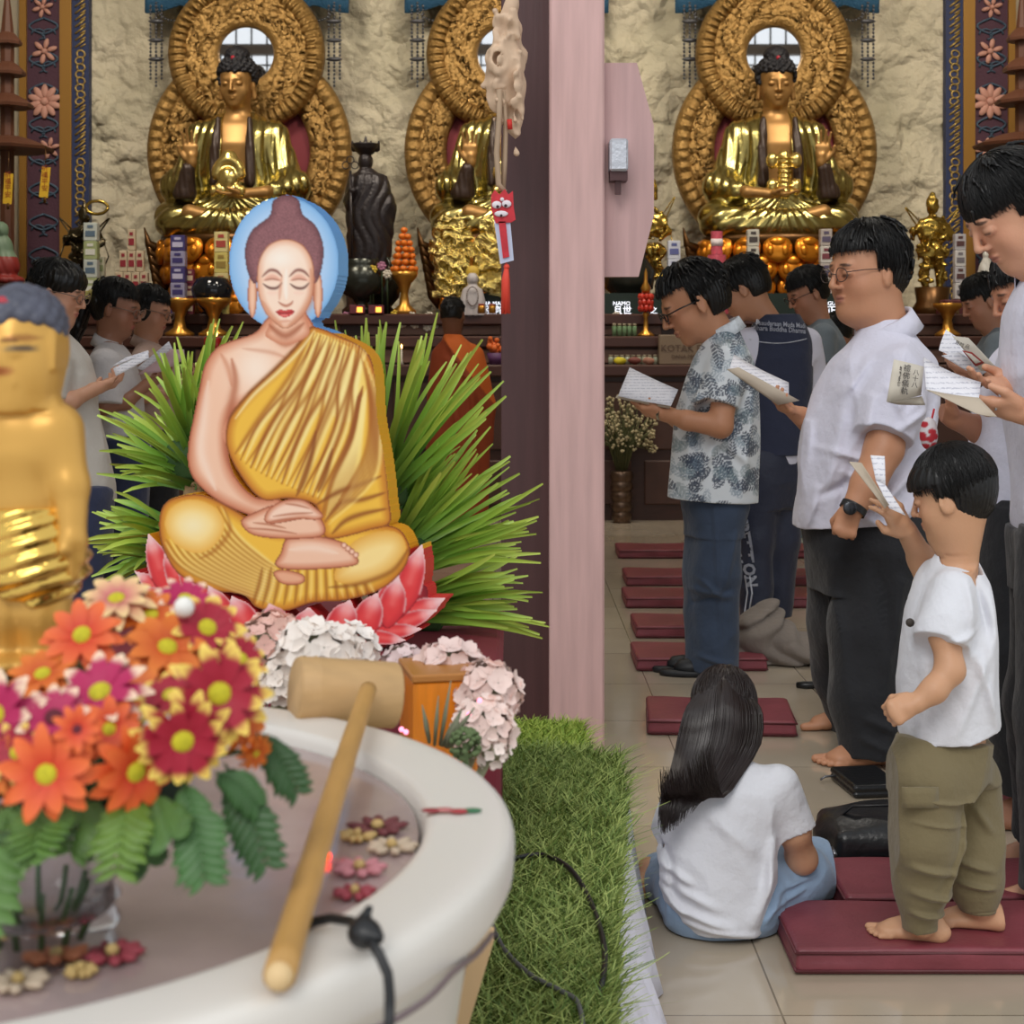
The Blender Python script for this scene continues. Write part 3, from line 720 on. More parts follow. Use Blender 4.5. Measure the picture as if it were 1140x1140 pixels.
# ---------------------------------------------------------------- man in the leaf-print shirt
def leaf_mat():
    m = mat('leaf_print_shirt', (214, 220, 226), .85, attr=True, bump=(16, .4, 7, .014), sheen=.15); return m
def leafprint(V, seed=2):
    "printed fronds: leaflets on curved stems, in grey, slate and light blue on white"
    r = random.Random(seed); C = np.tile(np.array(lin((216, 222, 228)), dtype=np.float32), (len(V), 1))
    lo, hi = V.min(0), V.max(0)
    for i in range(210):
        side = r.random() < .8
        cx = r.uniform(lo[0], hi[0]); cz = r.uniform(lo[2], hi[2]); a = r.uniform(0, 2 * PI); L = r.uniform(.05, .11); kind = r.random()
        rgb = (58, 68, 88) if kind < .45 else ((120, 140, 158) if kind < .8 else (110, 132, 140)); st = .85 if kind < .45 else .55
        rgb = np.array(lin(rgb), dtype=np.float32)
        M = (np.abs(V[:, 0] - cx) < L) & (np.abs(V[:, 2] - cz) < L) & ((V[:, 1] < (lo[1] + hi[1]) / 2) == side)
        I = np.nonzero(M)[0]
        if not len(I): continue
        u = (V[I, 0] - cx) * math.cos(a) + (V[I, 2] - cz) * math.sin(a); w = -(V[I, 0] - cx) * math.sin(a) + (V[I, 2] - cz) * math.cos(a)
        w = w + 2.0 * u * u
        t = (u / L + .5)
        if kind < .8:
            fr = np.abs(np.sin((u - np.abs(w) * .7) * PI / .0125)) > .45
            ok = (t > 0) & (t < 1) & (np.abs(w) < .020 * np.sin(PI * np.clip(t, 0, 1)) ** .6) & fr & (np.abs(w) > .001)
        else: ok = ((u / (L * .42)) ** 2 + (w / (L * .26)) ** 2 < 1) & (np.abs(np.sin((u - np.abs(w)) * PI / .016)) > .3)
        C[I[ok]] = C[I[ok]] * (1 - st) + rgb * st
    return C
p = Person('man', 'older man with black glasses in a leaf-print shirt and jeans reading a sheet', 'person', 6.5, 795, (690, 285, 860, 765), d=(-.34, .36), v=.005, zf=[(290, 390, .004), (440, 480, .004)], skin=(186, 132, 100))
H = p.head(771, 337, 88, 186, 27, neck=(806, 378, 0), nr=(.055, .062))
p.F.loft(rows_px(p, [(560, 770, 832), (480, 768, 830), (410, 785, 825), (385, 795, 818)], .11), .03)
nA = [(812, 400, -.16), (802, 474, -.22), (765, 468, -.20), (738, 461, -.12)]; fA = [(800, 400, .16), (792, 470, .22), (755, 466, .12), (730, 456, .02)]
p.arm(nA, [.055, .047, .037, .027]); p.arm(fA, [.055, .047, .037, .027])
w_ = p.J(*nA[-1]); hand(p.F, w_, basis(p.J(704, 455, -.06) - w_, (.2, .5, 1)), .18, thumb=1, curl=(25, 45, 30), tcurl=.8)
w_ = p.J(*fA[-1]); hand(p.F, w_, basis(p.J(702, 452, -.04) - w_, (.2, -.3, 1)), .17, thumb=-1, curl=(20, 35, 25), tcurl=.8)
L1 = [(803, 552, -.045), (797, 640, -.06), (797, 738, -.04)]; L2 = [(785, 550, .06), (785, 640, .05), (784, 734, .0)]
for L_ in (L1, L2): p.F.chain([p.J(*q) for q in L_], [.05, .04, .034], .02)
p.finish(); p.hair(seed=8, fringe=.26, side=-.02, back=-.26, vol=.98, locks=60); p.glasses((20, 18, 20), .085, .0032, .62)
S = p.fld((725, 335, 860, 575), (-.33, .33), .0042)
S.loft(rows_px(p, [(572, 743, 845), (540, 745, 845), (500, 748, 845), (460, 752, 845), (425, 762, 843, .95), (400, 770, 838, .85), (380, 782, 828, .6), (366, 795, 822, .36)], .175), n=2.2)
S.chain([p.J(813, 402, -.15), p.J(800, 452, -.20)], [.075, .082], .05, flat=(False, True)); S.chain([p.J(800, 402, .15), p.J(790, 450, .20)], [.075, .08], .05, flat=(False, True))
folds(S, p, [(800, 470, 765, 545, 5, .012), (835, 420, 820, 550, 6, .012), (770, 420, 758, 540, 5, .010), (790, 480, 835, 520, 5, .01), (780, 440, 770, 500, 4, -.01)])
S.disp(wrinkle(14, .006, 8, 24, (1, 1, .6)), .02)
S.half(p.J(744, 553, 0), (-.06, 0, -1)); S.ell(p.J(790, 594, 0), (.13, .5, .14), None, .01, 'sub')
p.part('shirt', S, leaf_mat(), colors=leafprint)
cuffs(p, p.J(806, 364, 0), Rz(math.radians(186)) @ Ry(.5), .064, drop=.038, flare=.018, gap=.4, m=mat('shirt_collar_print', (205, 212, 220), .85, var=.25, vscale=60))
pants(p, M_JEAN, [(590, 770, 825, .8), (565, 760, 836), (540, 757, 836)], .125, [(L1[:2] + [(797, 744, -.04)], [.088, .094, .086]), (L2[:2] + [(784, 742, .0)], [.085, .085, .08])], (735, 530, 860, 760),
      strokes=[(790, 560, 800, 740, 3, .007), (770, 652, 815, 660, 4, .014), (772, 668, 810, 650, 3, -.01), (775, 640, 800, 660, 3, .012), (775, 725, 815, 735, 3, .012), (815, 590, 800, 650, 4, .01)])
ax = nrm(p.J(*nA[-1]) - p.J(*nA[-2])); m_ = ringband(p.J(737, 460, -.12), ax, .031, .014); mk('watch', np.concatenate(m_.v), m_.f, mat('steel_band', (170, 165, 150), .25, .9), p.root, smooth=True)
m_ = MB()
for (x, y, dy, an) in ((768, 748, -.06, 175), (760, 744, .18, 178)):
    c = PG(x, 752 if dy < 0 else 748); R = Rz(math.radians(an))
    m_.lathe(c + A3(0, 0, .012), [(.0, -.012), (.048, -.012), (.050, .004), (.046, .012), (0, .014)], 20, sx=2.5, sy=1.0, R=R)
    m_.lathe(c + A3(.0, 0, .02), [(.044, 0), (.042, .02), (.03, .042), (0, .05)], 16, sx=1.5, sy=1.0, R=R)
mk('shoes', np.concatenate(m_.v), m_.f, mat('black_shoe', (26, 28, 32), .5), p.root, smooth=True)
# ---------------------------------------------------------------- young man in the navy vest seen from behind
p = Person('man', 'young man seen from behind in a navy vest with white lettering across the shoulders', 'person', 7.4, 855, (765, 280, 925, 715), d=(-.34, .34), v=.006, zf=[(284, 360, .0045)], skin=(186, 134, 104))
H = p.head(826, 322, 66, 168, 28, neck=(862, 368, 0), nr=(.052, .060))
p.F.loft(rows_px(p, [(500, 835, 890), (420, 830, 895), (380, 840, 890), (362, 850, 878)], .1), .03)
nA = [(833, 385, -.02), (820, 440, -.05), (808, 480, .12)]; fA = [(898, 380, .06), (905, 440, .1), (880, 470, .22)]
p.arm(nA, [.05, .042, .03]); p.arm(fA, [.05, .042, .03])
for a_, t_ in ((nA, -1), (fA, 1)):
    w_ = p.J(*a_[-1]); hand(p.F, w_, basis((-.4, .8, .2), (0, 0, 1)), .17, thumb=t_)
L1 = [(846, 520, -.05), (840, 600, -.06), (840, 686, -.06)]; L2 = [(872, 520, .05), (868, 600, .05), (862, 680, .08)]
for L_ in (L1, L2): p.F.chain([p.J(*q) for q in L_], [.05, .04, .034], .02)
foot(p.F, p.J(840, 690, -.06) * A3(1, 1, 0) + A3(0, 0, .08), (-.7, .7), .24, sole=0); foot(p.F, p.J(862, 686, .1) * A3(1, 1, 0) + A3(0, 0, .08), (-.7, .7), .24, sole=0)
p.finish(); p.hair(seed=18, fringe=.05, side=-.03, back=-.24, vol=1.0)
S = p.fld((765, 345, 925, 530), (-.3, .3), .0055)
S.loft(rows_px(p, [(516, 826, 890), (430, 828, 903), (395, 826, 906, .95), (375, 832, 900, .8), (360, 842, 888, .5)], .125))
S.chain([p.J(832, 382, -.03), p.J(818, 440, -.05)], [.07, .072], .04, flat=(False, True)); S.chain([p.J(898, 382, .04), p.J(906, 440, .08)], [.07, .072], .04, flat=(False, True))
S.disp(wrinkle(24, .006, 8, 24), .02); p.part('shirt', S, M_WHITE)
S = p.fld((800, 345, 925, 520), (-.3, .3), .0055)
S.loft(rows_px(p, [(506, 822, 892), (430, 823, 904), (400, 828, 904), (378, 832, 903, .9), (364, 836, 898, .8), (350, 844, 890, .6)], .142)); S.ell(p.J(862, 346, .05), (.075, .10, .035), None, .01, 'sub')
S.disp(wrinkle(25, .004, 8, 20), .02); m_navy = cloth('navy_vest', (40, 46, 70)); vest = p.part('vest', S, m_navy)
m_navy2 = cloth('navy_track_trousers', (34, 40, 62), rough=.6)
pants(p, m_navy2, [(560, 830, 880, .8), (535, 824, 890), (505, 824, 888)], .125, [(L1[:2] + [(842, 692, -.06)], [.10, .082, .075]), (L2[:2] + [(863, 684, .08)], [.10, .085, .075])], (800, 495, 925, 710), seed=31)
def lettering(name, txt, pos, R, size, m, parent, align='CENTER', extr=.0008, sx=1.0, spacing=1.0, bold=0.0):
    cu = bpy.data.curves.new(name, 'FONT'); cu.body = txt; cu.size = size; cu.extrude = extr; cu.align_x = align; cu.align_y = 'CENTER'; cu.resolution_u = 2; cu.space_character = spacing; cu.offset = bold
    t = bpy.data.objects.new('tmp', cu); COL.objects.link(t); bpy.context.view_layer.update()
    me = bpy.data.meshes.new_from_object(t.evaluated_get(bpy.context.evaluated_depsgraph_get())); n = len(me.vertices)
    V = np.zeros(n * 3, dtype=np.float32); me.vertices.foreach_get('co', V); V = V.reshape(-1, 3) * A3(sx, 1, 1); Fs = [tuple(q.vertices) for q in me.polygons]
    bpy.data.objects.remove(t); bpy.data.meshes.remove(me); bpy.data.curves.remove(cu)
    return mk(name, V @ np.asarray(R).T + np.asarray(pos), Fs, m, parent, smooth=False)
M_LET = mat('white_lettering', (205, 208, 220), .7)
def wrap_on(o, target, root, off=.0015):
    "press lettering onto a body along +y"
    from mathutils.bvhtree import BVHTree
    tm = target.data; vs = [v.co.copy() for v in tm.vertices]; bv = BVHTree.FromPolygons(vs, [tuple(q.vertices) for q in tm.polygons])
    for v in o.data.vertices:
        h = bv.ray_cast(Vector((v.co.x, v.co.y - 1.0, v.co.z)), Vector((0, 1, 0)))
        if h[0] is not None: v.co.y = h[0].y - off
    o.data.update()
Rface = A3([1, 0, 0], [0, 0, -1], [0, 1, 0])      # text upright, facing the camera side
def rt(deg): return Rface @ Rz(math.radians(deg))
for t_, y_, sz_ in (('Persaudaraan Muda Mudi', 355.5, .030), ('Vihara Buddha Dharma', 361.5, .032)):
    o = lettering('lettering', t_, p.J(872, y_ + 5, -.2), rt(-4), sz_, M_LET, vest, sx=.80, bold=.0006); wrap_on(o, vest, p.root, .004)
m_ = MB(); m_.tube([p.J(x, y, -.2) for x, y in [(x_, 377 + 5 * math.sin((x_ - 834) / 68 * PI)) for x_ in range(834, 904, 3)]], .002, 5); o = mk('piping', np.concatenate(m_.v), m_.f, M_LET, vest); wrap_on(o, vest, p.root, .004)
tr = [o for o in p.root.children if o.name.startswith('trousers')][0]
o = lettering('lettering', 'COMPETITION', p.J(833, 603, -.25), rt(-82), .070, M_LET, tr, sx=.95, bold=.0030); wrap_on(o, tr, p.root, .004)
for q in (0, 5): 
    m_ = MB(); m_.tube([p.J(834 + q, 645, -.25), p.J(836.5 + q, 665, -.25), p.J(834 + q * .8, 688, -.25)], .0035, 5); o = mk('stripe', np.concatenate(m_.v), m_.f, M_LET, tr); wrap_on(o, tr, p.root, .004)
# ---------------------------------------------------------------- bespectacled man in grey behind him
M_GREY = cloth('grey_tee', (112, 122, 130))
def far_man(label, Y, base, hx, hy, hh, yaw, pitch, neck, rows, box, m, skin=(176, 124, 98), seed=5, gl=None, female=False, hk={}, arms=True, trous=None, name='man', skirt=None, sh=.15):
    p = Person(name, label, 'person', Y, base, box, d=(-.32, .32), v=.0065, zf=[(hy - hh * .6, hy + hh * .6, .005)], skin=skin)
    p.head(hx, hy, hh, yaw, pitch, neck=neck, female=female); nx, ny = neck[0], neck[1]
    rr = rows_px(p, rows, sh); zz = [(r[0], r[1], r[2], r[3] * .7, r[4] * .7) for r in rr]; p.F.loft(zz, .03)
    return p
p = far_man('bespectacled man in a plain grey tee between the navy vest and the heavy man', 8.3, 915, 898, 326, 54, 196, 24, (912, 358, 0), [(470, 885, 940), (380, 890, 938), (364, 902, 930)], (860, 292, 965, 680), M_GREY)
p.arm([(917, 378, -.13), (910, 420, -.19), (890, 415, -.1)], [.05, .04, .03]); p.arm([(915, 378, .13), (915, 420, .19), (892, 412, .1)], [.05, .04, .03])
for dy in (-.1, .1): hand(p.F, p.J(890, 414, dy), basis((-1, 0, .3), (0, 0, 1)), .17, thumb=-1 if dy > 0 else 1)
for dy in (-.08, .08):
    p.F.chain([p.J(918, 480, dy), p.J(914, 580, dy), p.J(916, 656, dy)], [.06, .045, .035], .02); foot(p.F, p.J(916, 656, dy) * A3(1, 1, 0) + A3(0, 0, .08), (-1, 0), .24, sole=0, side=1 if dy > 0 else -1)
p.finish(); p.hair(seed=28, fringe=.2, side=-.02, back=-.26); p.glasses((40, 34, 34), .085, .002, .7)
S = p.fld((865, 345, 965, 490), (-.3, .3), .006); S.loft(rows_px(p, [(478, 888, 945), (400, 886, 944), (380, 890, 940, .9), (366, 898, 932, .7), (355, 905, 924, .4)], .17))
for t in (-1, 1): S.chain([p.J(917, 374, .15 * t), p.J(912, 406, .19 * t)], [.07, .072], .04, flat=(False, True))
S.disp(wrinkle(34, .006, 8, 24), .02); p.part('shirt', S, M_GREY)
pants(p, M_BLACK, [(500, 895, 940), (470, 892, 940)], .13, [([(918, 490, t), (914, 580, t), (916, 662, t)], [.09, .08, .07]) for t in (-.08, .08)], (880, 460, 960, 680))
# child's head between him and the heavy man
p = Person('child', 'dark-haired child mostly hidden behind the heavy man in white', 'person', 8.9, 930, (895, 345, 965, 660), d=(-.25, .25), v=.007, skin=(176, 124, 98))
p.head(929, 370, 40, 175, 20, neck=(934, 398, 0), nr=(.04, .04), child=True); p.F.loft(rows_px(p, [(500, 922, 948), (410, 920, 950), (398, 926, 944)], .08), .02)
for dy in (-.06, .06):
    p.F.chain([p.J(936, 490, dy), p.J(934, 560, dy), p.J(936, 636, dy)], [.045, .035, .03], .02); foot(p.F, p.J(936, 630, dy) * A3(1, 1, 0) + A3(0, 0, .08), (-1, 0), .2, sole=0)
    p.arm([(936, 412, dy * 2), (934, 450, dy * 2.6), (922, 470, dy * 2)], [.032, .027, .02]); hand(p.F, p.J(922, 470, dy * 2), basis((-1, 0, 0), (0, 0, 1)), .13)
p.finish(); p.hair(seed=38, fringe=.2, side=-.05, back=-.3)
S = p.fld((905, 385, 965, 520), (-.25, .25), .007); S.loft(rows_px(p, [(510, 916, 954), (415, 918, 952), (400, 926, 944, .6)], .11)); p.part('shirt', S, M_GREY)
pants(p, M_BLACK, [(520, 920, 950), (500, 920, 950)], .09, [([(936, 510, t), (934, 560, t), (936, 640, t)], [.06, .055, .05]) for t in (-.055, .055)], (905, 490, 965, 660))
# ---------------------------------------------------------------- the boy
M_KHAKI = cloth('khaki_cargo', (118, 106, 76))
p = Person('boy', 'small barefoot boy in white tee and khaki cargo trousers holding a booklet to his face', 'person', 3.42, 1050, (945, 488, 1125, 1062), d=(-.27, .26), v=.0034, z0=.057, skin=(200, 152, 118))
H = p.head(1058, 552, 100, 150, 14, neck=(1066, 632, 0), nr=(.036, .042), child=True, fat=1.08)
p.F.loft(rows_px(p, [(840, 1010, 1095), (720, 1015, 1095), (660, 1035, 1088), (632, 1048, 1080)], .08), .02)
nA = [(1062, 656, -.085), (1052, 705, -.12), (1058, 746, -.145), (1040, 768, -.16), (1020, 783, -.165)]; fA = [(1048, 650, .08), (1040, 668, .14), (1026, 622, .14), (1009, 590, .08)]
p.arm(nA, [.033, .031, .027, .024, .020], .02); p.arm(fA, [.032, .030, .028, .022], .02)
w_ = p.J(*nA[-1]); hand(p.F, w_, basis(p.J(992, 796, -.175) - w_, (.3, 1, -.2)), .115, thumb=1, curl=(70, 80, 60), tcurl=.9, k=.008)
w_ = p.J(*fA[-1]); hand(p.F, w_, basis(p.J(993, 566, .05) - w_, (-.7, -.2, .7)), .13, thumb=-1, curl=(18, 30, 20), k=.008)
L1 = [(1028, 870, -.06), (1024, 935, -.07), (1028, 985, -.05), (1027, 1030, -.04)]; L2 = [(1080, 870, .06), (1084, 940, .07), (1087, 980, .06), (1092, 1012, .05)]
for L_ in (L1, L2): p.F.chain([p.J(*q) for q in L_], [.040, .034, .028, .026], .02)
a1 = PG(1030, 1046, .057); a2 = PG(1096, 1033, .057)
foot(p.F, a1 + A3(0, 0, .055), (-1, .30), .165, sole=.057, side=-1, k=.012); foot(p.F, a2 + A3(0, 0, .055), (-1, .25), .165, sole=.057, side=-1, k=.012)
p.finish()
def bowl(F, H, r):
    h = H.s; F.ell(H.p(.02, 0, .16), np.array((.42, .395, .33)) * h, H.R, .03 * h); F.box(H.p(.40, 0, -.33), np.array((.36, .6, .46)) * h, H.R, .02 * h, .02 * h, 'sub')
p.hair(seed=48, fringe=.10, side=-.02, back=-.38, vol=1.06, locks=0, strands=1800, fine=True, v=.0028, extra=bowl, up=1.02)
S = p.fld((985, 600, 1125, 850), (-.24, .22), .0034)
S.loft(rows_px(p, [(848, 997, 1112), (800, 999, 1110), (760, 1001, 1108), (720, 1004, 1106), (680, 1010, 1105), (650, 1022, 1102, .95), (634, 1034, 1097, .8), (618, 1044, 1086, .5)], .115), n=2.1)
S.chain([p.J(1062, 655, -.085), p.J(1048, 714, -.122)], [.052, .056], .035, flat=(False, True)); S.chain([p.J(1048, 650, .08), p.J(1036, 672, .12)], [.05, .05], .035, flat=(False, True))
S.cap(H.p(-.1, 0, -.3), p.J(1066, 632, 0), .040, .043, .004, 'sub')
folds(S, p, [(1095, 650, 1085, 800, 8, .010), (1075, 640, 1092, 720, 5, -.008), (1070, 720, 1100, 810, 6, .009), (1020, 730, 1010, 820, 5, .006), (1090, 700, 1040, 820, 7, .009), (1058, 640, 1062, 690, 5, .006), (1030, 700, 1070, 690, 4, .006)])
S.disp(wrinkle(44, .0075, 12, 36, (1, 1, .7)), .02); S.half(p.J(998, 819, 0), (.04, 0, -1), hi=p.J(1021, 600, .3)); S.half(p.J(1021, 831, 0), (.34, 0, -1))
p.part('shirt', S, M_TEE)
tr = pants(p, M_KHAKI, [(868, 1003, 1100, .95), (845, 1000, 1104), (822, 1002, 1106)], .095, [(L1[:3] + [(1024, 1032, -.04)], [.078, .066, .052, .034]), (L2[:3] + [(1090, 1010, .05)], [.070, .060, .054, .036])], (985, 805, 1125, 1050), disp=.008, seed=49, v=.0034, f1=34,
      strokes=[(1000, 945, 1050, 955, 4, .010), (1002, 975, 1052, 985, 4, .011), (1003, 1000, 1050, 1008, 3, .010), (1060, 925, 1030, 1000, 5, .009), (1068, 960, 1108, 970, 4, .010), (1070, 985, 1110, 990, 3, .010), (1066, 880, 1060, 940, 6, .010), (1085, 900, 1108, 930, 5, .008), (1003, 870, 1064, 880, 2, .005), (1000, 895, 1062, 905, 2, .004)])
for c, r_, ex in ((p.J(1024, 1028, -.04), .034, .038), (p.J(1089, 1008, .05), .036, .038)):
    mk('cuff', *(lambda m: (np.concatenate(m.v), m.f))(MB().lathe(c + A3(0, 0, -.012), [(r_ - .004, 0), (r_ + .002, .002), (r_ + .003, .010), (r_ + .001, .012), (r_ + .003, .015), (r_ + .002, .022), (r_ - .004, .025)], 24)), M_KHAKI, p.root, smooth=True)
# cargo pocket
G = [[p.J(x, y, -.148 + .03 * ((x - 1022) / 40) ** 2) for x in (1004, 1012, 1022, 1034, 1044)] for y in (876, 884, 892, 899)]
mk('pocket_flap', *(lambda m: (np.concatenate(m.v), m.f))(MB().sheet(np.array(G)[:, ::-1], .004)), M_KHAKI, tr, smooth=True)
# small round chest badge
bd = MB().lathe(p.J(1013, 693, -.085), [(.0, 0), (.009, 0), (.009, .003), (0, .003)], 16, R=basis((1, 0, 0), (-.5, -1, 0))); mk('badge', np.concatenate(bd.v), bd.f, mat('badge', (60, 52, 46), .7), p.root)
# ---------------------------------------------------------------- the seated girl
M_LJ = cloth('light_jeans', (140, 164, 192), var=.1, vscale=12)
p = Person('girl', 'girl with long dark hair sitting cross-legged on the tiles with her back turned', 'person', 3.6, 800, (680, 735, 950, 1050), d=(-.22, .50), v=.0036, skin=(200, 152, 120))
H = p.head(806, 798, 98, 72, 30, dy=.13, neck=(806, 862, .03), nr=(.036, .042), child=True)
p.F.loft(rows_px(p, [(1030, 770, 840), (960, 760, 845), (890, 775, 850), (862, 790, 825)], .07, .02), .02)
rA = [(868, 876, .0), (884, 925, .02), (893, 956, .06), (862, 953, .20), (838, 948, .28)]; lA = [(762, 880, .04), (750, 930, .10), (760, 950, .22), (800, 952, .30)]
p.arm(rA, [.036, .034, .032, .026, .021], .02); p.arm(lA, [.036, .032, .026, .021], .02)
w_ = p.J(*rA[-1]); hand(p.F, w_, basis((-1, .4, 0), (0, 0, 1)), .135, thumb=1, k=.008); w_ = p.J(*lA[-1]); hand(p.F, w_, basis((1, .3, 0), (0, 0, 1)), .135, thumb=-1, k=.008)
RL = [(832, 1000, .04), (885, 975, .14), (908, 968, .26), (860, 990, .42), (790, 985, .44)]; LL = [(775, 1000, .04), (750, 985, .22), (736, 976, .38), (734, 973, .29), (722, 978, .27)]
for L_ in (RL, LL): p.F.chain([p.J(*q) for q in L_], [.04, .036, .034, .028, .024], .02)
af = PG(722, 994); foot(p.F, A3(af[0], af[1], .06), (-.55, -.8), .18, sole=0, side=1, k=.012)
p.finish()
def longtubes(M, H, r):
    c0 = p.J(806, 752, .10)
    for i in range(1700):
        u = r.random(); v_ = r.random(); d0 = abs(u - .5) * 2; ex = 732 + 54 * u ** 1.3 + 10 * v_; ey = 914 - 52 * u ** 2 + (r.uniform(-62, 16) if r.random() < .6 else r.uniform(-10, 16)) * (1 - .4 * u)
        x1 = 757 + 94 * u; out = -.012 - .010 * v_
        K_ = [p.J(806 + (u - .5) * 22, 748 + 3 * v_, .11 - .03 * v_), p.J(770 + 70 * u, 765 + 14 * d0, .045 + .05 * d0 + out * .5), p.J(761 + 88 * u, 795, .015 + .07 * d0 ** 2 + out), p.J(x1 - 4, 828, -.004 + .065 * d0 ** 2 + out), p.J(x1 * .62 + ex * .38 - 3, 862, -.052 + .03 * d0 ** 2 + out), p.J(ex * .75 + x1 * .25 - 4, 888, -.092 + out), p.J(ex, ey, -.106 + out)]
        A_ = np.array(K_); q = []
        for k in range(6):
            a, b, c, d = A_[max(k - 1, 0)], A_[k], A_[k + 1], A_[min(k + 2, 6)]
            for t in (0, .5): q.append(.5 * (2 * b + (c - a) * t + (2 * a - 5 * b + 4 * c - d) * t * t + (3 * b - a - 3 * c + d) * t ** 3))
        q.append(A_[-1]); M.tube(q, np.r_[np.full(9, .0013), np.linspace(.0012, .0004, 4)], 3, cap=False)
p.hair(seed=58, fringe=.05, side=-.1, back=-.5, vol=1.0, locks=0, strands=700, fine=True, m=mat('long_brown_black_hair', (40, 30, 29), .32, spec=.6), tubes=longtubes, v=.0030, box=(A3(.22, .36, .34), A3(.17, .20, .18)), rd=.25)
S = p.fld((700, 838, 915, 1050), (-.22, .34), .0036)
S.loft(rows_px(p, [(1026, 758, 850, .92), (1012, 746, 859, 1.0), (1000, 741, 862), (960, 733, 863), (920, 738, 868, 1), (890, 742, 872, .95), (872, 752, 868, .8), (858, 768, 852, .6), (846, 785, 835, .4)], .105, .02), n=2.2)
S.chain([p.J(864, 876, .0), p.J(883, 927, .02)], [.050, .054], .035, flat=(False, True)); S.chain([p.J(762, 880, .04), p.J(752, 925, .09)], [.05, .052], .035, flat=(False, True))
S.cap(H.p(-.1, 0, -.3), p.J(806, 868, .03), .044, .048, .004, 'sub')
folds(S, p, [(735, 955, 770, 975, 5, .010), (740, 975, 800, 1000, 6, .009), (745, 1000, 820, 1022, 5, .010), (760, 1018, 850, 1032, 4, .008), (855, 930, 850, 990, 6, .012), (858, 960, 830, 1020, 7, .010), (790, 900, 840, 940, 8, .008), (742, 940, 750, 1000, 4, -.008), (735, 985, 760, 1010, 4, .008)])
S.disp(wrinkle(54, .008, 12, 40, (1, 1, .9)), .02); p.part('shirt', S, M_TEE)
T = p.fld((685, 950, 950, 1050), (-.22, .52), .0038)
T.ell(p.J(804, 1008, .045), (.121, .117, .078), None, 0); T.ell(p.J(804, 1026, .06), (.09, .10, .05), None, .03)
T.chain([p.J(*q) for q in RL[:4]], [.082, .072, .064, .052], .05, .04); T.chain([p.J(*q) for q in LL[:2]], [.082, .066], .05, .04); T.chain([p.J(*q) for q in LL[1:4]] + [p.J(724, 977, .272)], [.066, .052, .044, .042], .03, .02, flat=(False, True))
folds(T, p, [(865, 990, 915, 985, 3, .006), (860, 1005, 905, 995, 3, .006), (850, 1015, 870, 990, 4, .008)])
T.disp(wrinkle(55, .006, 14, 40), .02); T.half(A3(0, 0, .004), (0, 0, -1)); p.part('trousers', T, M_LJ)
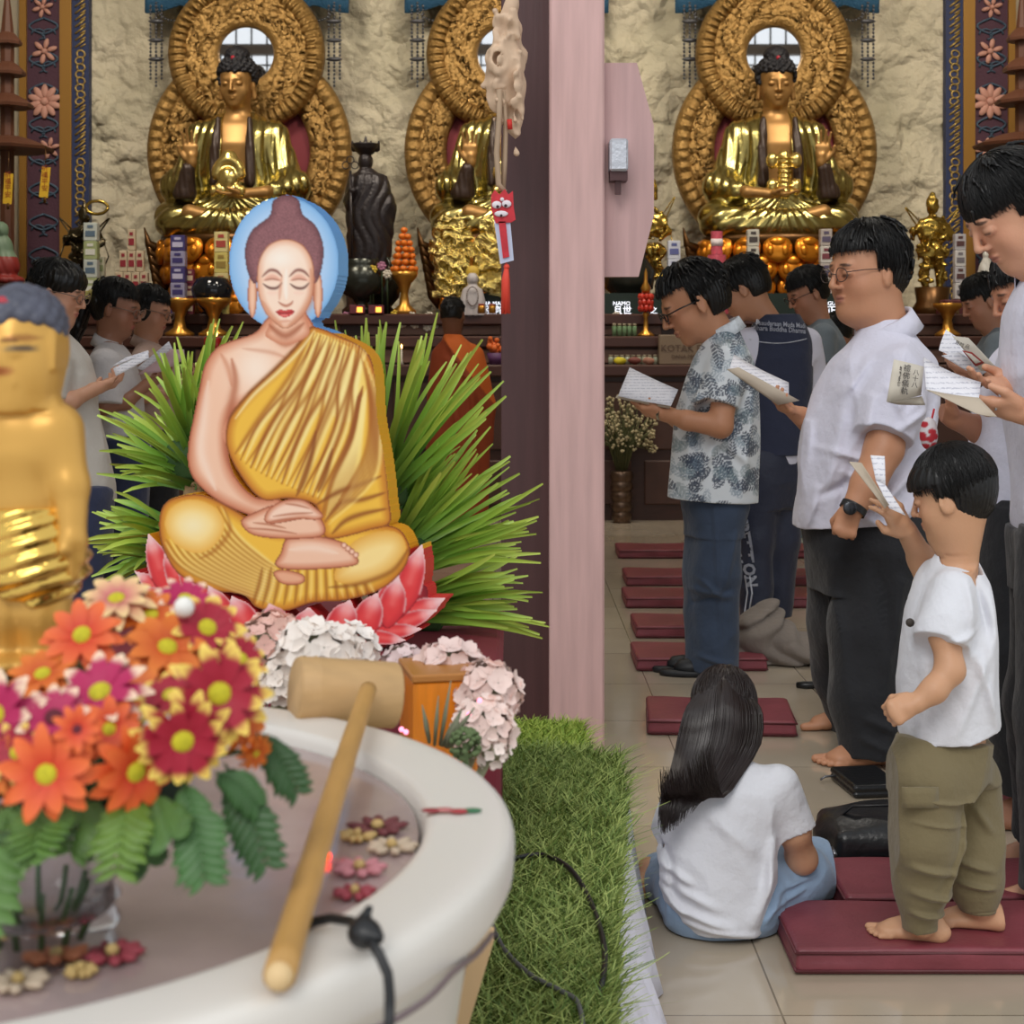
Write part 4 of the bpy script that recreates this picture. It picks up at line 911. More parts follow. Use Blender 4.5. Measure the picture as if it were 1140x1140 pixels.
# ---------------------------------------------------------------- the tall young man at the right edge, and those behind him
def tall_people():
    p = Person('man', 'tall young man at the right edge in white shirt, head bowed over an open booklet', 'person', 3.72, 1185, (1060, 160, 1262, 1100), d=(-.30, .34), v=.0042, zf=[(165, 310, .0030), (400, 500, .0034)], skin=(205, 152, 122))
    H = p.head(1124, 236, 122, 190, 34, neck=(1172, 305, 0), nr=(.058, .066))
    p.F.loft(rows_px(p, [(600, 1150, 1215), (420, 1135, 1225), (335, 1155, 1210), (315, 1165, 1192)], .095), .03)
    nA = [(1190, 345, -.20), (1205, 470, -.24), (1165, 462, -.2), (1140, 458, -.18)]; fA = [(1180, 345, .18), (1195, 460, .2), (1160, 440, .06), (1140, 430, .0)]
    p.arm(nA, [.056, .05, .038, .029]); p.arm(fA, [.056, .05, .038, .029])
    w_ = p.J(*nA[-1]); hand(p.F, w_, basis(p.J(1080, 450, -.16) - w_, (-.1, .5, 1)), .175, thumb=1, curl=(8, 16, 12), spread=.1, tcurl=.2)
    w_ = p.J(*fA[-1]); hand(p.F, w_, basis(p.J(1092, 430, -.04) - w_, (0, -.4, 1)), .175, thumb=-1, curl=(12, 22, 15), tcurl=.3)
    L1 = [(1190, 600, -.09), (1180, 800, -.10), (1178, 980, -.08)]; L2 = [(1175, 600, .09), (1165, 780, .14), (1168, 930, .26)]
    for L_ in (L1, L2): p.F.chain([p.J(*q) for q in L_], [.055, .045, .036], .02)
    foot(p.F, PG(1176, 1020) + A3(0, 0, .08), (-1, .05), .26, sole=0, side=-1); foot(p.F, PG(1168, 966) + A3(0, 0, .08), (-1, .1), .26, sole=0)
    p.finish(); p.hair(seed=68, fringe=.12, side=-.04, back=-.28, vol=1.02, strands=2000, v=.003)
    S = p.fld((1080, 285, 1262, 625), (-.32, .32), .0042)
    S.loft(rows_px(p, [(608, 1136, 1236), (500, 1130, 1240), (409, 1114, 1236), (350, 1122, 1228, .95), (322, 1134, 1220, .7), (300, 1148, 1205, .4)], .185))
    for t in (-1, 1): S.chain([p.J(1188, 350, .19 * t), p.J(1200, 425, .22 * t)], [.078, .085], .05, flat=(False, True))
    folds(S, p, [(1125, 420, 1150, 560, 6, .010), (1150, 380, 1120, 420, 5, .01)]); S.disp(wrinkle(64, .006, 8, 26, (1, 1, .6)), .02); p.part('shirt', S, M_WHITE)
    cuffs(p, p.J(1168, 296, 0), Rz(math.radians(190)) @ Ry(.5), .070, drop=.045, flare=.04, gap=.4, m=M_WHITE)
    pants(p, M_BLACK, [(650, 1145, 1225, .8), (600, 1140, 1230)], .16, [(L1[:2] + [(1178, 990, -.08)], [.115, .09, .085]), (L2[:2] + [(1166, 925, .26)], [.11, .09, .085])], (1100, 580, 1262, 1020), seed=65)
    fc = p.J(1107, 452, -.19); m_ = ringband(fc, (1, .1, .1), .0105, .005, .002, 14); mk('ring', np.concatenate(m_.v), m_.f, mat('silver', (200, 200, 200), .2, 1.0), p.root)
    p = Person('man', 'man in white shirt and black wrist strap, face half hidden by the tall young man', 'person', 4.45, 1150, (1040, 280, 1230, 960), d=(-.30, .30), v=.0050, zf=[(285, 370, .004), (395, 475, .004)], skin=(176, 122, 94))
    p.head(1141, 325, 92, 188, 22, neck=(1160, 378, 0))
    p.F.loft(rows_px(p, [(580, 1100, 1180), (420, 1110, 1185), (378, 1135, 1175)], .1), .04)
    nA = [(1160, 400, -.17), (1165, 470, -.2), (1125, 430, -.16), (1098, 418, -.13)]; fA = [(1150, 400, .17), (1140, 480, .2), (1090, 478, .0), (1062, 466, -.05)]
    p.arm(nA, [.052, .046, .036, .028]); p.arm(fA, [.052, .046, .036, .028])
    w_ = p.J(*nA[-1]); hand(p.F, w_, basis(p.J(1052, 404, -.10) - w_, (.1, -.3, 1)), .175, thumb=-1, curl=(15, 25, 20), tcurl=.3)
    w_ = p.J(*fA[-1]); hand(p.F, w_, basis(p.J(1030, 448, -.06) - w_, (.3, .3, 1)), .17, thumb=1, curl=(15, 25, 20), tcurl=.3)
    L1 = [(1140, 575, -.08), (1135, 720, -.09), (1142, 860, -.06)]; L2 = [(1150, 575, .09), (1150, 700, .12), (1155, 840, .14)]
    for L_ in (L1, L2): p.F.chain([p.J(*q) for q in L_], [.055, .045, .036], .02)
    foot(p.F, PG(1146, 922) + A3(0, 0, .08), (-1, .05), .25, sole=0, side=-1); foot(p.F, PG(1160, 890) + A3(0, 0, .08), (-1, .1), .25, sole=0)
    p.finish(); p.hair(seed=78, fringe=.2)
    S = p.fld((1060, 360, 1230, 600), (-.30, .30), .005)
    S.loft(rows_px(p, [(577, 1078, 1195), (500, 1080, 1192), (450, 1086, 1190), (415, 1098, 1188), (392, 1112, 1184, .8), (374, 1130, 1178, .45)], .165))
    for t in (-1, 1): S.chain([p.J(1158, 402, .16 * t), p.J(1158, 450, .2 * t)], [.076, .08], .05, flat=(False, True))
    S.disp(wrinkle(74, .008, 8, 26, (1, 1, .6)), .02); p.part('shirt', S, M_WHITE)
    pants(p, M_BLACK, [(620, 1090, 1190, .8), (570, 1088, 1190)], .14, [(L1[:2] + [(1140, 885, -.06)], [.11, .09, .082]), (L2[:2] + [(1150, 860, .14)], [.10, .09, .082])], (1060, 550, 1230, 920), seed=75)
    ax = nrm(p.J(*nA[-1]) - p.J(*nA[-2])); m_ = ringband(p.J(1094, 417, -.13), ax, .034, .018); mk('watch', np.concatenate(m_.v), m_.f, MATS['black_rubber'], p.root, smooth=True)
    p = far_man('bowed young man in a grey tee in the far row under the gold guardian statue', 7.7, 1110, 1093, 335, 55, 186, 24, (1108, 370, 0), [(480, 1085, 1140), (390, 1088, 1138), (374, 1098, 1130)], (1055, 300, 1165, 710), M_GREY)
    for t in (-1, 1):
        p.arm([(1112, 385, .13 * t), (1106, 430, .19 * t), (1088, 425, .1 * t)], [.045, .04, .03]); hand(p.F, p.J(1088, 425, .1 * t), basis((-1, 0, .3), (0, 0, 1)), .17, thumb=-t)
        p.F.chain([p.J(1112, 480, .08 * t), p.J(1110, 590, .08 * t), p.J(1112, 680, .08 * t)], [.06, .045, .035], .02); foot(p.F, p.J(1112, 680, .08 * t) * A3(1, 1, 0) + A3(0, 0, .08), (-1, 0), .24, sole=0, side=t)
    p.finish(); p.hair(seed=88, fringe=.16)
    S = p.fld((1060, 355, 1165, 500), (-.3, .3), .006); S.loft(rows_px(p, [(490, 1083, 1142), (410, 1082, 1142), (390, 1086, 1138, .9), (377, 1094, 1132, .7), (365, 1100, 1124, .4)], .17))
    for t in (-1, 1): S.chain([p.J(1112, 386, .15 * t), p.J(1108, 416, .19 * t)], [.07, .072], .04, flat=(False, True))
    S.disp(wrinkle(84, .006, 8, 24), .02); p.part('shirt', S, M_GREY)
    pants(p, M_BLACK, [(520, 1088, 1138), (480, 1086, 1138)], .13, [([(1112, 500, t), (1110, 590, t), (1112, 688, t)], [.09, .08, .07]) for t in (-.08, .08)], (1070, 470, 1160, 705))
tall_people()
# ---------------------------------------------------------------- the three women on the left, and the monk
def woman(label, Y, base, hx, hy, hh, pitch, neck, rows, near, skin, mshirt, bottom, box, fy, hairf, gl, vsh=.155, hem=None, yaw=-8, seed=5, hp=None, bot=(70, 40)):
    p = Person('woman', label, 'person', Y, base, box, d=(-.34, .34), v=.0055, zf=[(hy - hh * .6, hy + hh * .6, .0042)], skin=skin)
    H = p.head(hx, hy, hh, yaw, pitch, neck=neck, nr=(.042, .05), female=True)
    zz = [(r[0], r[1], r[2], r[3] * .68, r[4] * .68) for r in rows_px(p, rows, vsh)]; p.F.loft(zz, .03)
    far = [(a, b, -c if i < 2 else c + .12) for i, (a, b, c) in enumerate(near)]
    for A_, t in ((near, 1), (far, -1)):
        p.arm(A_, [.042, .036, .030, .024]); w_ = p.J(*A_[-1]); e = nrm(p.J(*A_[-1]) - p.J(*A_[-2])); hand(p.F, w_, basis(e + A3(.5, .2 * t, .1), (-.2, .5 * t, 1)), .17, thumb=t, curl=(20, 35, 25), tcurl=.7)
    x0 = (rows[0][1] + rows[0][2]) / 2; 
    legs = [[(x0, rows[0][0], t), (x0, (rows[0][0] + fy) / 2, t), (x0 - 2, fy - 24, t)] for t in (-.075, .075)]
    for L_ in legs: p.F.chain([p.J(*q) for q in L_], [.06, .045, .034], .02); foot(p.F, p.J(*L_[-1]) * A3(1, 1, 0) + A3(0, 0, .075), (1, 0), .23, sole=0, side=1 if L_[0][2] < 0 else -1)
    p.finish()
    p.hair(seed=seed, fringe=.22, side=.0, back=-.30, vol=.98, extra=hairf, box=hp)
    if gl: p.glasses((120, 96, 84), .095, .0020, .8)
    S = p.fld((box[0], neck[1] - 14, box[2], rows[0][0] + 8), (-.32, .32), .0055)
    S.loft(rows_px(p, rows, vsh), n=2.2)
    for A_ in (near, far):
        a, b = p.J(*A_[0]), p.J(*A_[1]); S.chain([a + (b - a) * .1, a + (b - a) * .95], [.064, .070], .04, flat=(False, True))
    S.disp(wrinkle(seed + 3, .009, 8, 30, (1, 1, .5)), .02)
    if hem: S.half(p.J(*hem[0]), hem[1])
    p.part('shirt', S, mshirt); cuffs(p, p.J(neck[0], neck[1] - 3, 0), Rz(math.radians(yaw)) @ Ry(.35), .052, drop=.036, flare=.014, gap=.4, m=mshirt)
    r0 = rows[0]; pants(p, bottom, [(r0[0] + bot[0], r0[1] + 6, r0[2] - 6, .8), (r0[0] - 8, r0[1] + 4, r0[2] - 4)], .14, [(L_[:2] + [(L_[2][0], fy - 10, L_[2][2])], [.10, .09, .085]) for L_ in legs], (box[0], r0[0] - 20, box[2], fy + 4), seed=seed, v=.0065)
    return p
M_CREAM = cloth('cream_linen', (196, 190, 182)); M_PINKT = cloth('dusty_pink_tee', (178, 150, 138)); M_PALE = cloth('pale_blouse', (196, 192, 194)); M_DENIM2 = cloth('dark_denim_skirt', (44, 52, 82), var=.15)
def bunA(F, H, r):
    h = H.s; F.ell(H.p(-.42, 0, -.02), np.array((.12, .16, .16)) * h, H.R, .08 * h); F.ell(H.p(.02, 0, .2), np.array((.37, .385, .28)) * h, H.R, .05 * h)
p = woman('bespectacled woman in a cream linen shirt, nearest of the three reading women on the left', 5.9, 80, 66, 326, 70, 14, (58, 368, 0), [(556, 42, 128), (500, 44, 120), (452, 48, 108), (430, 44, 108), (398, 40, 98, .95), (380, 44, 84, .8), (366, 50, 70, .42)],
      [(58, 400, -.16), (52, 446, -.19), (80, 446, -.16), (103, 434, -.06)], (196, 146, 118), M_CREAM, M_DENIM2, (15, 285, 150, 795), 786, bunA, True, hem=(p.J(0, 0), (0, 0, 1)) if 0 else None, seed=101)
G = [[p.J(x, y, -.155) for x in (74, 92)] for y in (405, 410)]
def ponyB(F, H, r):
    h = H.s; F.ell(H.p(-.38, 0, .22), np.array((.16, .18, .16)) * h, H.R, .08 * h)
    for i in range(60):
        u = r.uniform(-.5, .5); w_ = r.uniform(-.08, .12)
        F.chain([H.p(-.42, u * .2, .2), H.p(-.62 - w_, u * .3, -.1), H.p(-.66 - w_ * 1.2, u * .34, -.5), H.p(-.72 - w_ * 1.4, u * .2, -.85 - r.random() * .2)], [.03 * h, .035 * h, .03 * h, .008 * h], .02 * h, .01)
p = woman('woman with long ponytail and yellow hair clip in a pale blouse reading a pink booklet', 6.8, 135, 131, 343, 62, 14, (120, 382, 0), [(503, 108, 167), (470, 106, 160), (430, 102, 156), (402, 98, 150, .95), (388, 104, 142, .75), (377, 112, 130, .42)],
      [(116, 402, -.15), (116, 452, -.18), (140, 448, -.14), (164, 428, -.05)], (150, 104, 82), M_PALE, M_DENIM2, (70, 305, 205, 745), 734, ponyB, True, seed=111, hp=(A3(.30, .18, .34), A3(.20, .18, .16)))
c_ = H = p.H; b_ = MB()
for a_ in range(5): b_.ball(p.H.p(-.50, -.12, .12) + A3(math.cos(a_ * 1.26) * .014, -.02, math.sin(a_ * 1.26) * .014), (.010, .006, .010), 8)
mk('hair_clip', np.concatenate(b_.v), b_.f, mat('yellow_clip', (222, 206, 120), .5), p.root, smooth=True)
p = woman('short-haired woman in a dusty pink tee, farthest of the three reading women', 7.6, 172, 168, 346, 54, 14, (162, 382, 0), [(490, 146, 200), (430, 144, 196), (402, 143, 192, .95), (390, 148, 184, .75), (378, 155, 172, .42)],
      [(160, 402, -.15), (160, 440, -.18), (180, 440, -.12), (196, 428, -.04)], (184, 134, 108), M_PINKT, M_BLACK, (125, 318, 225, 708), 698, lambda F, H, r: F.ell(H.p(-.12, 0, -.02), np.array((.36, .37, .36)) * H.s, H.R, .05 * H.s), True, seed=121)
p = Person('monk', 'monk in an orange robe seen from behind before the altar', 'person', 11.0, 508, (455, 318, 565, 606), d=(-.36, .36), v=.010, zf=[(320, 378, .007)], skin=(120, 78, 56))
H = p.head(504, 350, 38, 78, 10, neck=(504, 376, 0), nr=(.055, .06)); p.F.loft(rows_px(p, [(560, 495, 522), (400, 490, 525), (378, 497, 512)], .09), .03)
for t in (-1, 1):
    p.arm([(510 + 17 * t, 392, .0), (512 + 22 * t, 440, .0), (512 + 8 * t, 435, .22)], [.045, .04, .03]); hand(p.F, p.J(512 + 8 * t, 435, .22), basis((0, .6, .6), (-t, 0, 0)), .17, thumb=t)
    p.F.chain([p.J(508 + 8 * t, 500, 0), p.J(508 + 8 * t, 590, 0)], [.06, .035], .02); foot(p.F, p.J(508 + 8 * t, 590, 0) * A3(1, 1, 0) + A3(0, 0, .08), (0, 1), .24, sole=0, side=-t)
p.finish(); p.hair(seed=131, fringe=.25, side=.05, back=-.18, vol=.93, locks=60, up=.95)
S = p.fld((455, 362, 565, 606), (-.34, .34), .010)
S.loft(rows_px(p, [(594, 474, 546), (520, 474, 545), (450, 476, 544), (420, 480, 542), (400, 484, 536, .95), (384, 490, 526, .8), (373, 496, 514, .5)], .17)); S.chain([p.J(527, 396, 0), p.J(536, 452, .03), p.J(535, 490, .05)], [.075, .09, .08], .05, .04, flat=(False, True)); S.chain([p.J(492, 396, 0), p.J(487, 440, .03)], [.065, .06], .05, .04)
folds(S, p, [(496, 376, 540, 455, 3, .02), (500, 400, 520, 540, 4, .02), (525, 420, 535, 560, 3, .02)]); S.disp(wrinkle(133, .012, 6, 18, (1, 1, .5)), .03)
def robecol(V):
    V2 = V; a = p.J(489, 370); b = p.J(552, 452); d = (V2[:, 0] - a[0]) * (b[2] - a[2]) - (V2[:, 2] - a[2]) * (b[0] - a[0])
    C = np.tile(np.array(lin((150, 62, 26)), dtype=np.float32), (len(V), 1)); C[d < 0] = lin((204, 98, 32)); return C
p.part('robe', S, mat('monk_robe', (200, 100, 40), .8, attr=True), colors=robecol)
# ================================================================ altar tables
M_DK = mat('dark_altar_wood', (58, 34, 28), .45, var=.25, vscale=6, stretch=(1, 1, 8)); M_PK = mat('altar_panel_wood', (112, 82, 70), .5, var=.12, vscale=5)
t = empty('altar_table', (0, 12.95, 0), 'long stepped dark wooden altar table under the three gold statues', 'altar')
m = MB()
for (y0, y1, z0, z1) in ((12.9, 14.84, .0, 1.50), (12.62, 12.9, 0, 1.33), (12.36, 12.62, 0, 1.12)): m.box((0, (y0 + y1) / 2, (z0 + z1) / 2), (3.82, (y1 - y0) / 2, (z1 - z0) / 2))
mk('cabinet', np.concatenate(m.v), m.f, M_DK, t, smooth=False)
for (y0, y1, z) in ((12.84, 14.86, 1.59), (12.57, 12.86, 1.41), (12.30, 12.60, 1.19)): 
    m = MB().box((0, (y0 + y1) / 2, z - .045), (3.84, (y1 - y0) / 2, .045), bev=.012); mk('ledge', np.concatenate(m.v), m.f, mat('altar_ledge_wood', (74, 44, 36), .35), t, smooth=False)
for z0, z1, y in ((1.42, 1.50, 12.895), (1.20, 1.31, 12.615)):
    for i in range(6):
        x = -3.2 + i * 1.28; m = MB().box((x, y, (z0 + z1) / 2), (.55, .012, (z1 - z0) / 2), bev=.006); mk('front_panel', np.concatenate(m.v), m.f, M_PK, t, smooth=False)
for i in range(8):
    x = -3.36 + i * .96; m = MB()
    for (a, b) in ((.12, .46), (.54, 1.06)): m.box((x, 12.355, (a + b) / 2), (.43, .014, (b - a) / 2), bev=.01)
    mk('door', np.concatenate(m.v), m.f, mat('altar_door_wood', (72, 46, 38), .5, var=.15), t, smooth=False)
# ================================================================ gold Buddha statues with mandorlas
G_ROBE = mat('bright_gold', (186, 172, 108), .27, 1.0, bump=(9, .10)); G_SKIN = mat('satin_gold_skin', (170, 128, 74), .42, .55); G_CARV = mat('carved_gilding', (164, 128, 72), .45, .6, bump=(38, .8, 4, .02)); G_PET = mat('orange_gold', (224, 142, 40), .28, .7)
M_RED = mat('crimson_backing', (120, 38, 48), .7); M_MIR = mat('mirror_glass', (252, 253, 255), .02, 1.0); M_BRZ = mat('dark_bronze', (92, 62, 30), .35, .7); M_HBK = mat('statue_hair_black', (20, 19, 26), .6, bump=(30, .6))
def ringrelief(c, rin, rout, rx=1.0, rz=1.0, seed=1, a0=0, a1=2 * PI, amp=.030, rim=.030, nr=34, na=300, y0=0.0, bead=90):
    N_ = vnoise(seed, 10, 18, 42); G = []
    for i in range(nr):
        u = i / (nr - 1); r = rin + (rout - rin) * u; row = []
        an = np.linspace(a0, a1, na); X = c[0] + np.cos(an) * r * rx; Z = c[2] + np.sin(an) * r * rz
        sw = np.abs(N_(X, 0 * X, Z)); sw2 = np.abs(np.sin(an * 22 + 6 * np.sin(u * 9 + an * 5)))
        h = amp * (.55 * (1 - np.clip(sw * 1.6, 0, 1)) + .45 * sw2) + .02
        if u > .80: h = rim * math.sin((u - .80) / .20 * PI) + .020 + .012 * np.abs(np.sin(an * bead)) + .02
        if u < .12: h = rim * .6 * math.sin(u / .12 * PI) + .025 + 0 * an
        if i in (0, nr - 1): h = 0 * an
        row = np.stack([X, c[1] + y0 - h, Z], axis=1); G.append(row)
    return np.array(G)
def buddha(cx, label, mir=1, name='buddha_statue', lap=0):
    Y = 14.0; ox = (cx - CX) / FPX * Y; base = A3(ox, Y, 2.27); yaw = -98 if cx == 265 else -90
    root = empty(name, (ox, Y, 1.59), label, 'statue')
    def L(x, y, z): return base + A3(x * mir, y, z)
    F = Fld(base + A3(-.8, -.62, -.02), base + A3(.8, .4, 1.75), .0105, [(base[2] + 1.08, base[2] + 1.6, .008)])
    class Q: pass
    q = Person.__new__(Person); q.Y = Y; q.skin = (200, 150, 80); q.F = F; q.ops = []; q.root = root; q.v = .0105
    h = .43
    hc = L(0, -.06, 1.335); q.J = lambda a, b, c=0: hc + A3(0, .04, -.30) if a == 'n' else P(a, b, Y + c)
    q.sz = lambda px, dy=0: .43
    # head straight at hc
    P0 = q.J; q.J = lambda *a: (hc if a[0] == 'h' else hc + A3(0, .06, -.30))
    q.head('h', 0, 0, yaw, 10, neck=('n', 0, 0), nr=(.10, .11), fat=1.06)
    H = q.H
    for t in (-1, 1): F.cap(H.p(-.03, .33 * t, -.05), H.p(-.02, .35 * t, -.30), .016, .022, .012)
    F.loft([(base[2] + z, base[0], base[1] + y, a, b) for z, y, a, b in ((.2, .05, .40, .26), (.5, .02, .27, .21), (.8, .0, .30, .22), (.98, .02, .30, .17), (1.06, .03, .16, .12))], .04)
    hw = L(.33, -.36, .62); F.chain([L(.44, -.08, .42), hw], [.06, .045], .03)
    hand(F, hw, basis((.05 * mir, -.10, 1), (0, -1, 0)), .30, thumb=-1 * mir, curl=(6, 6, 4), tcurl=.1, spread=.12)
    F.chain([L(-.44, -.1, .42), L(-.30, -.42, .36), L(-.10, -.48, .34)], [.06, .05, .04], .03); hand(F, L(-.12, -.48, .335), basis((mir, -.1, 0), (0, 0, 1)), .26, thumb=-1 * mir, curl=(8, 8, 8))
    F.cap(L(.10, -.46, .13), L(.34, -.40, .19), .055, .07, .03)
    V, Fc = F.extract(); mk('body', V, Fc, G_SKIN, root, colors=None)
    F = Fld(base + A3(-.85, -.66, -.02), base + A3(.85, .42, 1.15), .0115)
    F.loft([(base[2] + z, base[0], base[1] + y, a, b) for z, y, a, b in ((.12, .06, .45, .30), (.4, .04, .32, .27), (.7, .02, .31, .26), (.9, .02, .325, .23), (1.0, .03, .28, .18), (1.06, .04, .20, .13), (1.09, .05, .13, .09))], 0)
    F.box(L(0, -.3, .80), (.115, .28, .34), None, .03, .02, 'sub')
    for t in (-1, 1):
        F.chain([L(.32 * t, .0, .90), L(.41 * t, -.05, .55), L(.44 * t, -.10, .42)], [.11, .13, .15], .06, .03)
        F.chain([L(.10 * t, -.08, .14), L(.51 * t, -.16, .15), L(.48 * t, -.28, .12), L(.05 * t, -.44, .11)], [.16, .155, .13, .10], .06, .05)
        F.cap(L(.5 * t, -.12, .44), L((.36 if t < 0 else .40) * t, -.30 if t < 0 else -.24, .38 if t < 0 else .44), .14, .085, .05)
    F.loft([(base[2] + z, base[0], base[1] + y, a, b) for z, y, a, b in ((.0, -.18, .46, .32), (.06, -.16, .60, .36), (.12, -.15, .62, .35))], .05)
    def fold(x, y, z):
        u = (x - base[0]) * mir; w_ = z - base[2]
        up = np.clip((w_ - .30) / .15, 0, 1); 
        a = np.arctan2(w_ - .42, np.abs(u) + .06)
        return -.013 * np.abs(np.sin(u * 44 + w_ * 5 * np.sign(u) + np.sin(w_ * 7))) * up - .015 * np.abs(np.sin(a * 15 + y * 7)) * (1 - up)
    F.disp(fold, .04)
    V, Fc = F.extract(); mk('robe', V, Fc, G_ROBE, root)
    F = Fld(base + A3(-.6, -.5, .3), base + A3(.6, .1, 1.1), .012)
    for t in (-1, 1): F.chain([L(.135 * t, -.20, 1.0), L(.15 * t, -.27, .75), L(.15 * t, -.30, .45)], [.02, .035, .04], .01)
    F.chain([L(.43, -.12, .40), L(.40, -.30, .36), L(.36, -.36, .56)], [.10, .085, .05], .03, .03)
    F.disp(lambda x, y, z: -.01 * np.abs(np.sin(x * 60 + z * 9)), .02); V, Fc = F.extract(); mk('dark_lining', V, Fc, mat('dark_lacquer', (58, 42, 34), .45, .2), root)
    F = Fld(base + A3(-.2, -.64, .26), base + A3(.2, -.2, .80), .009)
    if lap == 0:
        for i in range(9): a = PI * i / 8; F.ell(L(.10 * math.cos(a), -.47, .50 + .12 * math.sin(a)), (.045, .05, .045), None, .02)
        F.ell(L(0, -.48, .46), (.09, .08, .11), None, .02); F.ell(L(0, -.46, .64), (.07, .05, .07), None, .02)
        for i in range(7): F.ell(L(-.12 + .04 * i, -.50, .36 + .02 * (i % 2)), (.03, .05, .05), None, .01)
    else:
        F.cap(L(0, -.48, .34), L(0, -.46, .66), .05, .05)
        for i in range(8): F.ell(L(0, -.48, .36 + i * .04), (.065, .06, .012), None, .006)
        for t in (-1, 1):
            for z in (.62, .40): F.ell(L(.10 * t, -.46, z), (.05, .05, .07), None, .02)
    V, Fc = F.extract(); mk('lap_ornament', V, Fc, mat('pale_gold', (226, 200, 120), .22, .9), root)
    # hair with ushnisha and snail curls
    m = MB(); r = random.Random(7)
    hh = .43; R = H.R
    def onhead(x, y, z): return H.p(x, y, z)
    F = Fld(H.o - .36, H.o + .42, .010); F.ell(H.p(-.09, 0, .16), np.array((.43, .375, .38)) * hh, R); F.box(H.p(.40, 0, -.42), np.array((.36, .6, .62)) * hh, R, .02, .02, 'sub'); F.box(H.p(.0, 0, -.62), np.array((.24, .6, .60)) * hh, R, .02, .02, 'sub'); F.box(H.p(-.3, 0, -.75), np.array((1, 1, .5)) * hh, R, 0, 0, 'sub'); F.ell(H.p(-.12, 0, .52), np.array((.22, .22, .17)) * hh, R, .04)
    n = 190
    for i in range(n):
        z = 1 - 2 * (i + .5) / n; a = i * 2.399963; s_ = math.sqrt(1 - z * z)
        c = (-.09 + .44 * s_ * math.cos(a), .385 * s_ * math.sin(a), .16 + .39 * z)
        if (c[0] > .06 and c[2] < .22) or c[2] < -.22 or (abs(c[0]) < .16 and c[2] < .0): continue
        F.ell(H.p(c), (.021,) * 3, None, .004)
    for i in range(60):
        z = 1 - (i + .5) / 60; a = i * 2.399963; s_ = math.sqrt(1 - z * z); F.ell(H.p(-.12 + .23 * s_ * math.cos(a), .23 * s_ * math.sin(a), .52 + .18 * z), (.019,) * 3, None, .004)
    V, Fc = F.extract(); mk('hair', V, Fc, M_HBK, root)
    m = MB().ball(H.p(.17, 0, .50), (.02, .012, .02), 8); mk('hair_jewel', np.concatenate(m.v), m.f, mat('ruby', (170, 30, 50), .3), root, smooth=True)
    # lotus throne
    m = MB(); zb = 1.59
    m.lathe((ox, Y - .05, zb), [(.50, 0), (.56, .04), (.46, .10), (.40, .2), (.44, .45), (.60, .62), (.62, .68), (0, .68)], 48, sx=1.05, sy=.8); mk('throne_core', np.concatenate(m.v), m.f, M_BRZ, root, smooth=True)
    m = MB()
    for row, (zz, rr, n, sc_) in enumerate(((.56, .60, 15, 1.0), (.40, .56, 15, 1.05), (.24, .50, 13, 1.0), (.10, .54, 15, .75))):
        for i in range(n):
            a = 2 * PI * (i + .5 * (row % 2)) / n; d = A3(math.cos(a) * 1.05, math.sin(a) * .8, 0); c = A3(ox, Y - .05, zb + zz) + d * rr; Rr = Rz(a) @ Ry(-.25)
            m.ball(c, np.array((.05, .128, .125)) * sc_, 14, Rr); m.ball(c + Rr @ A3(.035, 0, .05) * sc_, np.array((.035, .075, .045)) * sc_, 10, Rr)
            for t in (-1, 1): m.ball(c + Rr @ A3(.03, .06 * t, -.02) * sc_, np.array((.030, .035, .055)) * sc_, 8, Rr)
    mk('lotus_petals', np.concatenate(m.v), m.f, G_PET, root, smooth=True)
    m = MB()
    for t in (-1, 1):
        for i in range(7): 
            z0 = zb + .10 + i * .075; m.tube([(ox + t * .60, Y, z0), (ox + t * (.68 + .015 * i), Y - .03, z0 + .08), (ox + t * (.73 + .012 * i), Y - .04, z0 + .22)], [.05, .035, .006], 8)
    mk('side_leaves', np.concatenate(m.v), m.f, M_BRZ, root, smooth=True)
    # mandorla
    md = empty('mandorla', (ox, 14.42, 2.0), {265: 'carved gilt mandorla with round mirror behind the left gold statue', 568: 'carved gilt mandorla with round mirror half hidden by the door post', 863: 'carved gilt mandorla with round mirror behind the right gold statue'}[cx], 'mandorla')
    mc = {265: 275, 568: 562, 863: 861}[cx]; px = lambda x, y, Yq=14.42: P(x, y, Yq)
    hc2 = px(mc, 61); s_ = 14.42 / FPX
    G = ringrelief(hc2, 37 * s_, 80 * s_, seed=3, rim=.02); mk('halo_ring', *(lambda m: (np.concatenate(m.v), m.f))(MB().sheet(G[:, ::-1], .06)), G_CARV, md, smooth=True)
    bc = px(mc + 2, 168); G = ringrelief(bc + A3(0, .07, 0), 74 * s_, 107 * s_, 1.0, 1.05, seed=5, a0=2.25, a1=2 * PI + .89, bead=110, rim=.018); mk('body_ring', *(lambda m: (np.concatenate(m.v), m.f))(MB().sheet(G[:, ::-1], .06)), G_CARV, md, smooth=True)
    m = MB().lathe((0, 0, 0), [(0, -.02), (80 * s_, -.02), (80 * s_, .02), (0, .02)], 48, sy=1.08, R=basis((1, 0, 0), (0, -1, 0))); mk('red_backing', np.concatenate(m.v) + bc + A3(0, .10, 0), m.f, M_RED, md, smooth=False)
    m = MB().lathe((0, 0, 0), [(0, .012), (38.5 * s_, .012), (38.5 * s_, -.012), (0, -.012)], 64, R=basis((1, 0, 0), (0, -1, 0))); mk('mirror', np.concatenate(m.v) + hc2 + A3(0, -.005, 0), m.f, M_MIR, md, smooth=False)
    m = MB().box(A3(bc[0], 14.62, 1.92), (.12, .05, .32)); mk('stand', np.concatenate(m.v), m.f, M_BRZ, md, smooth=False)
    return root
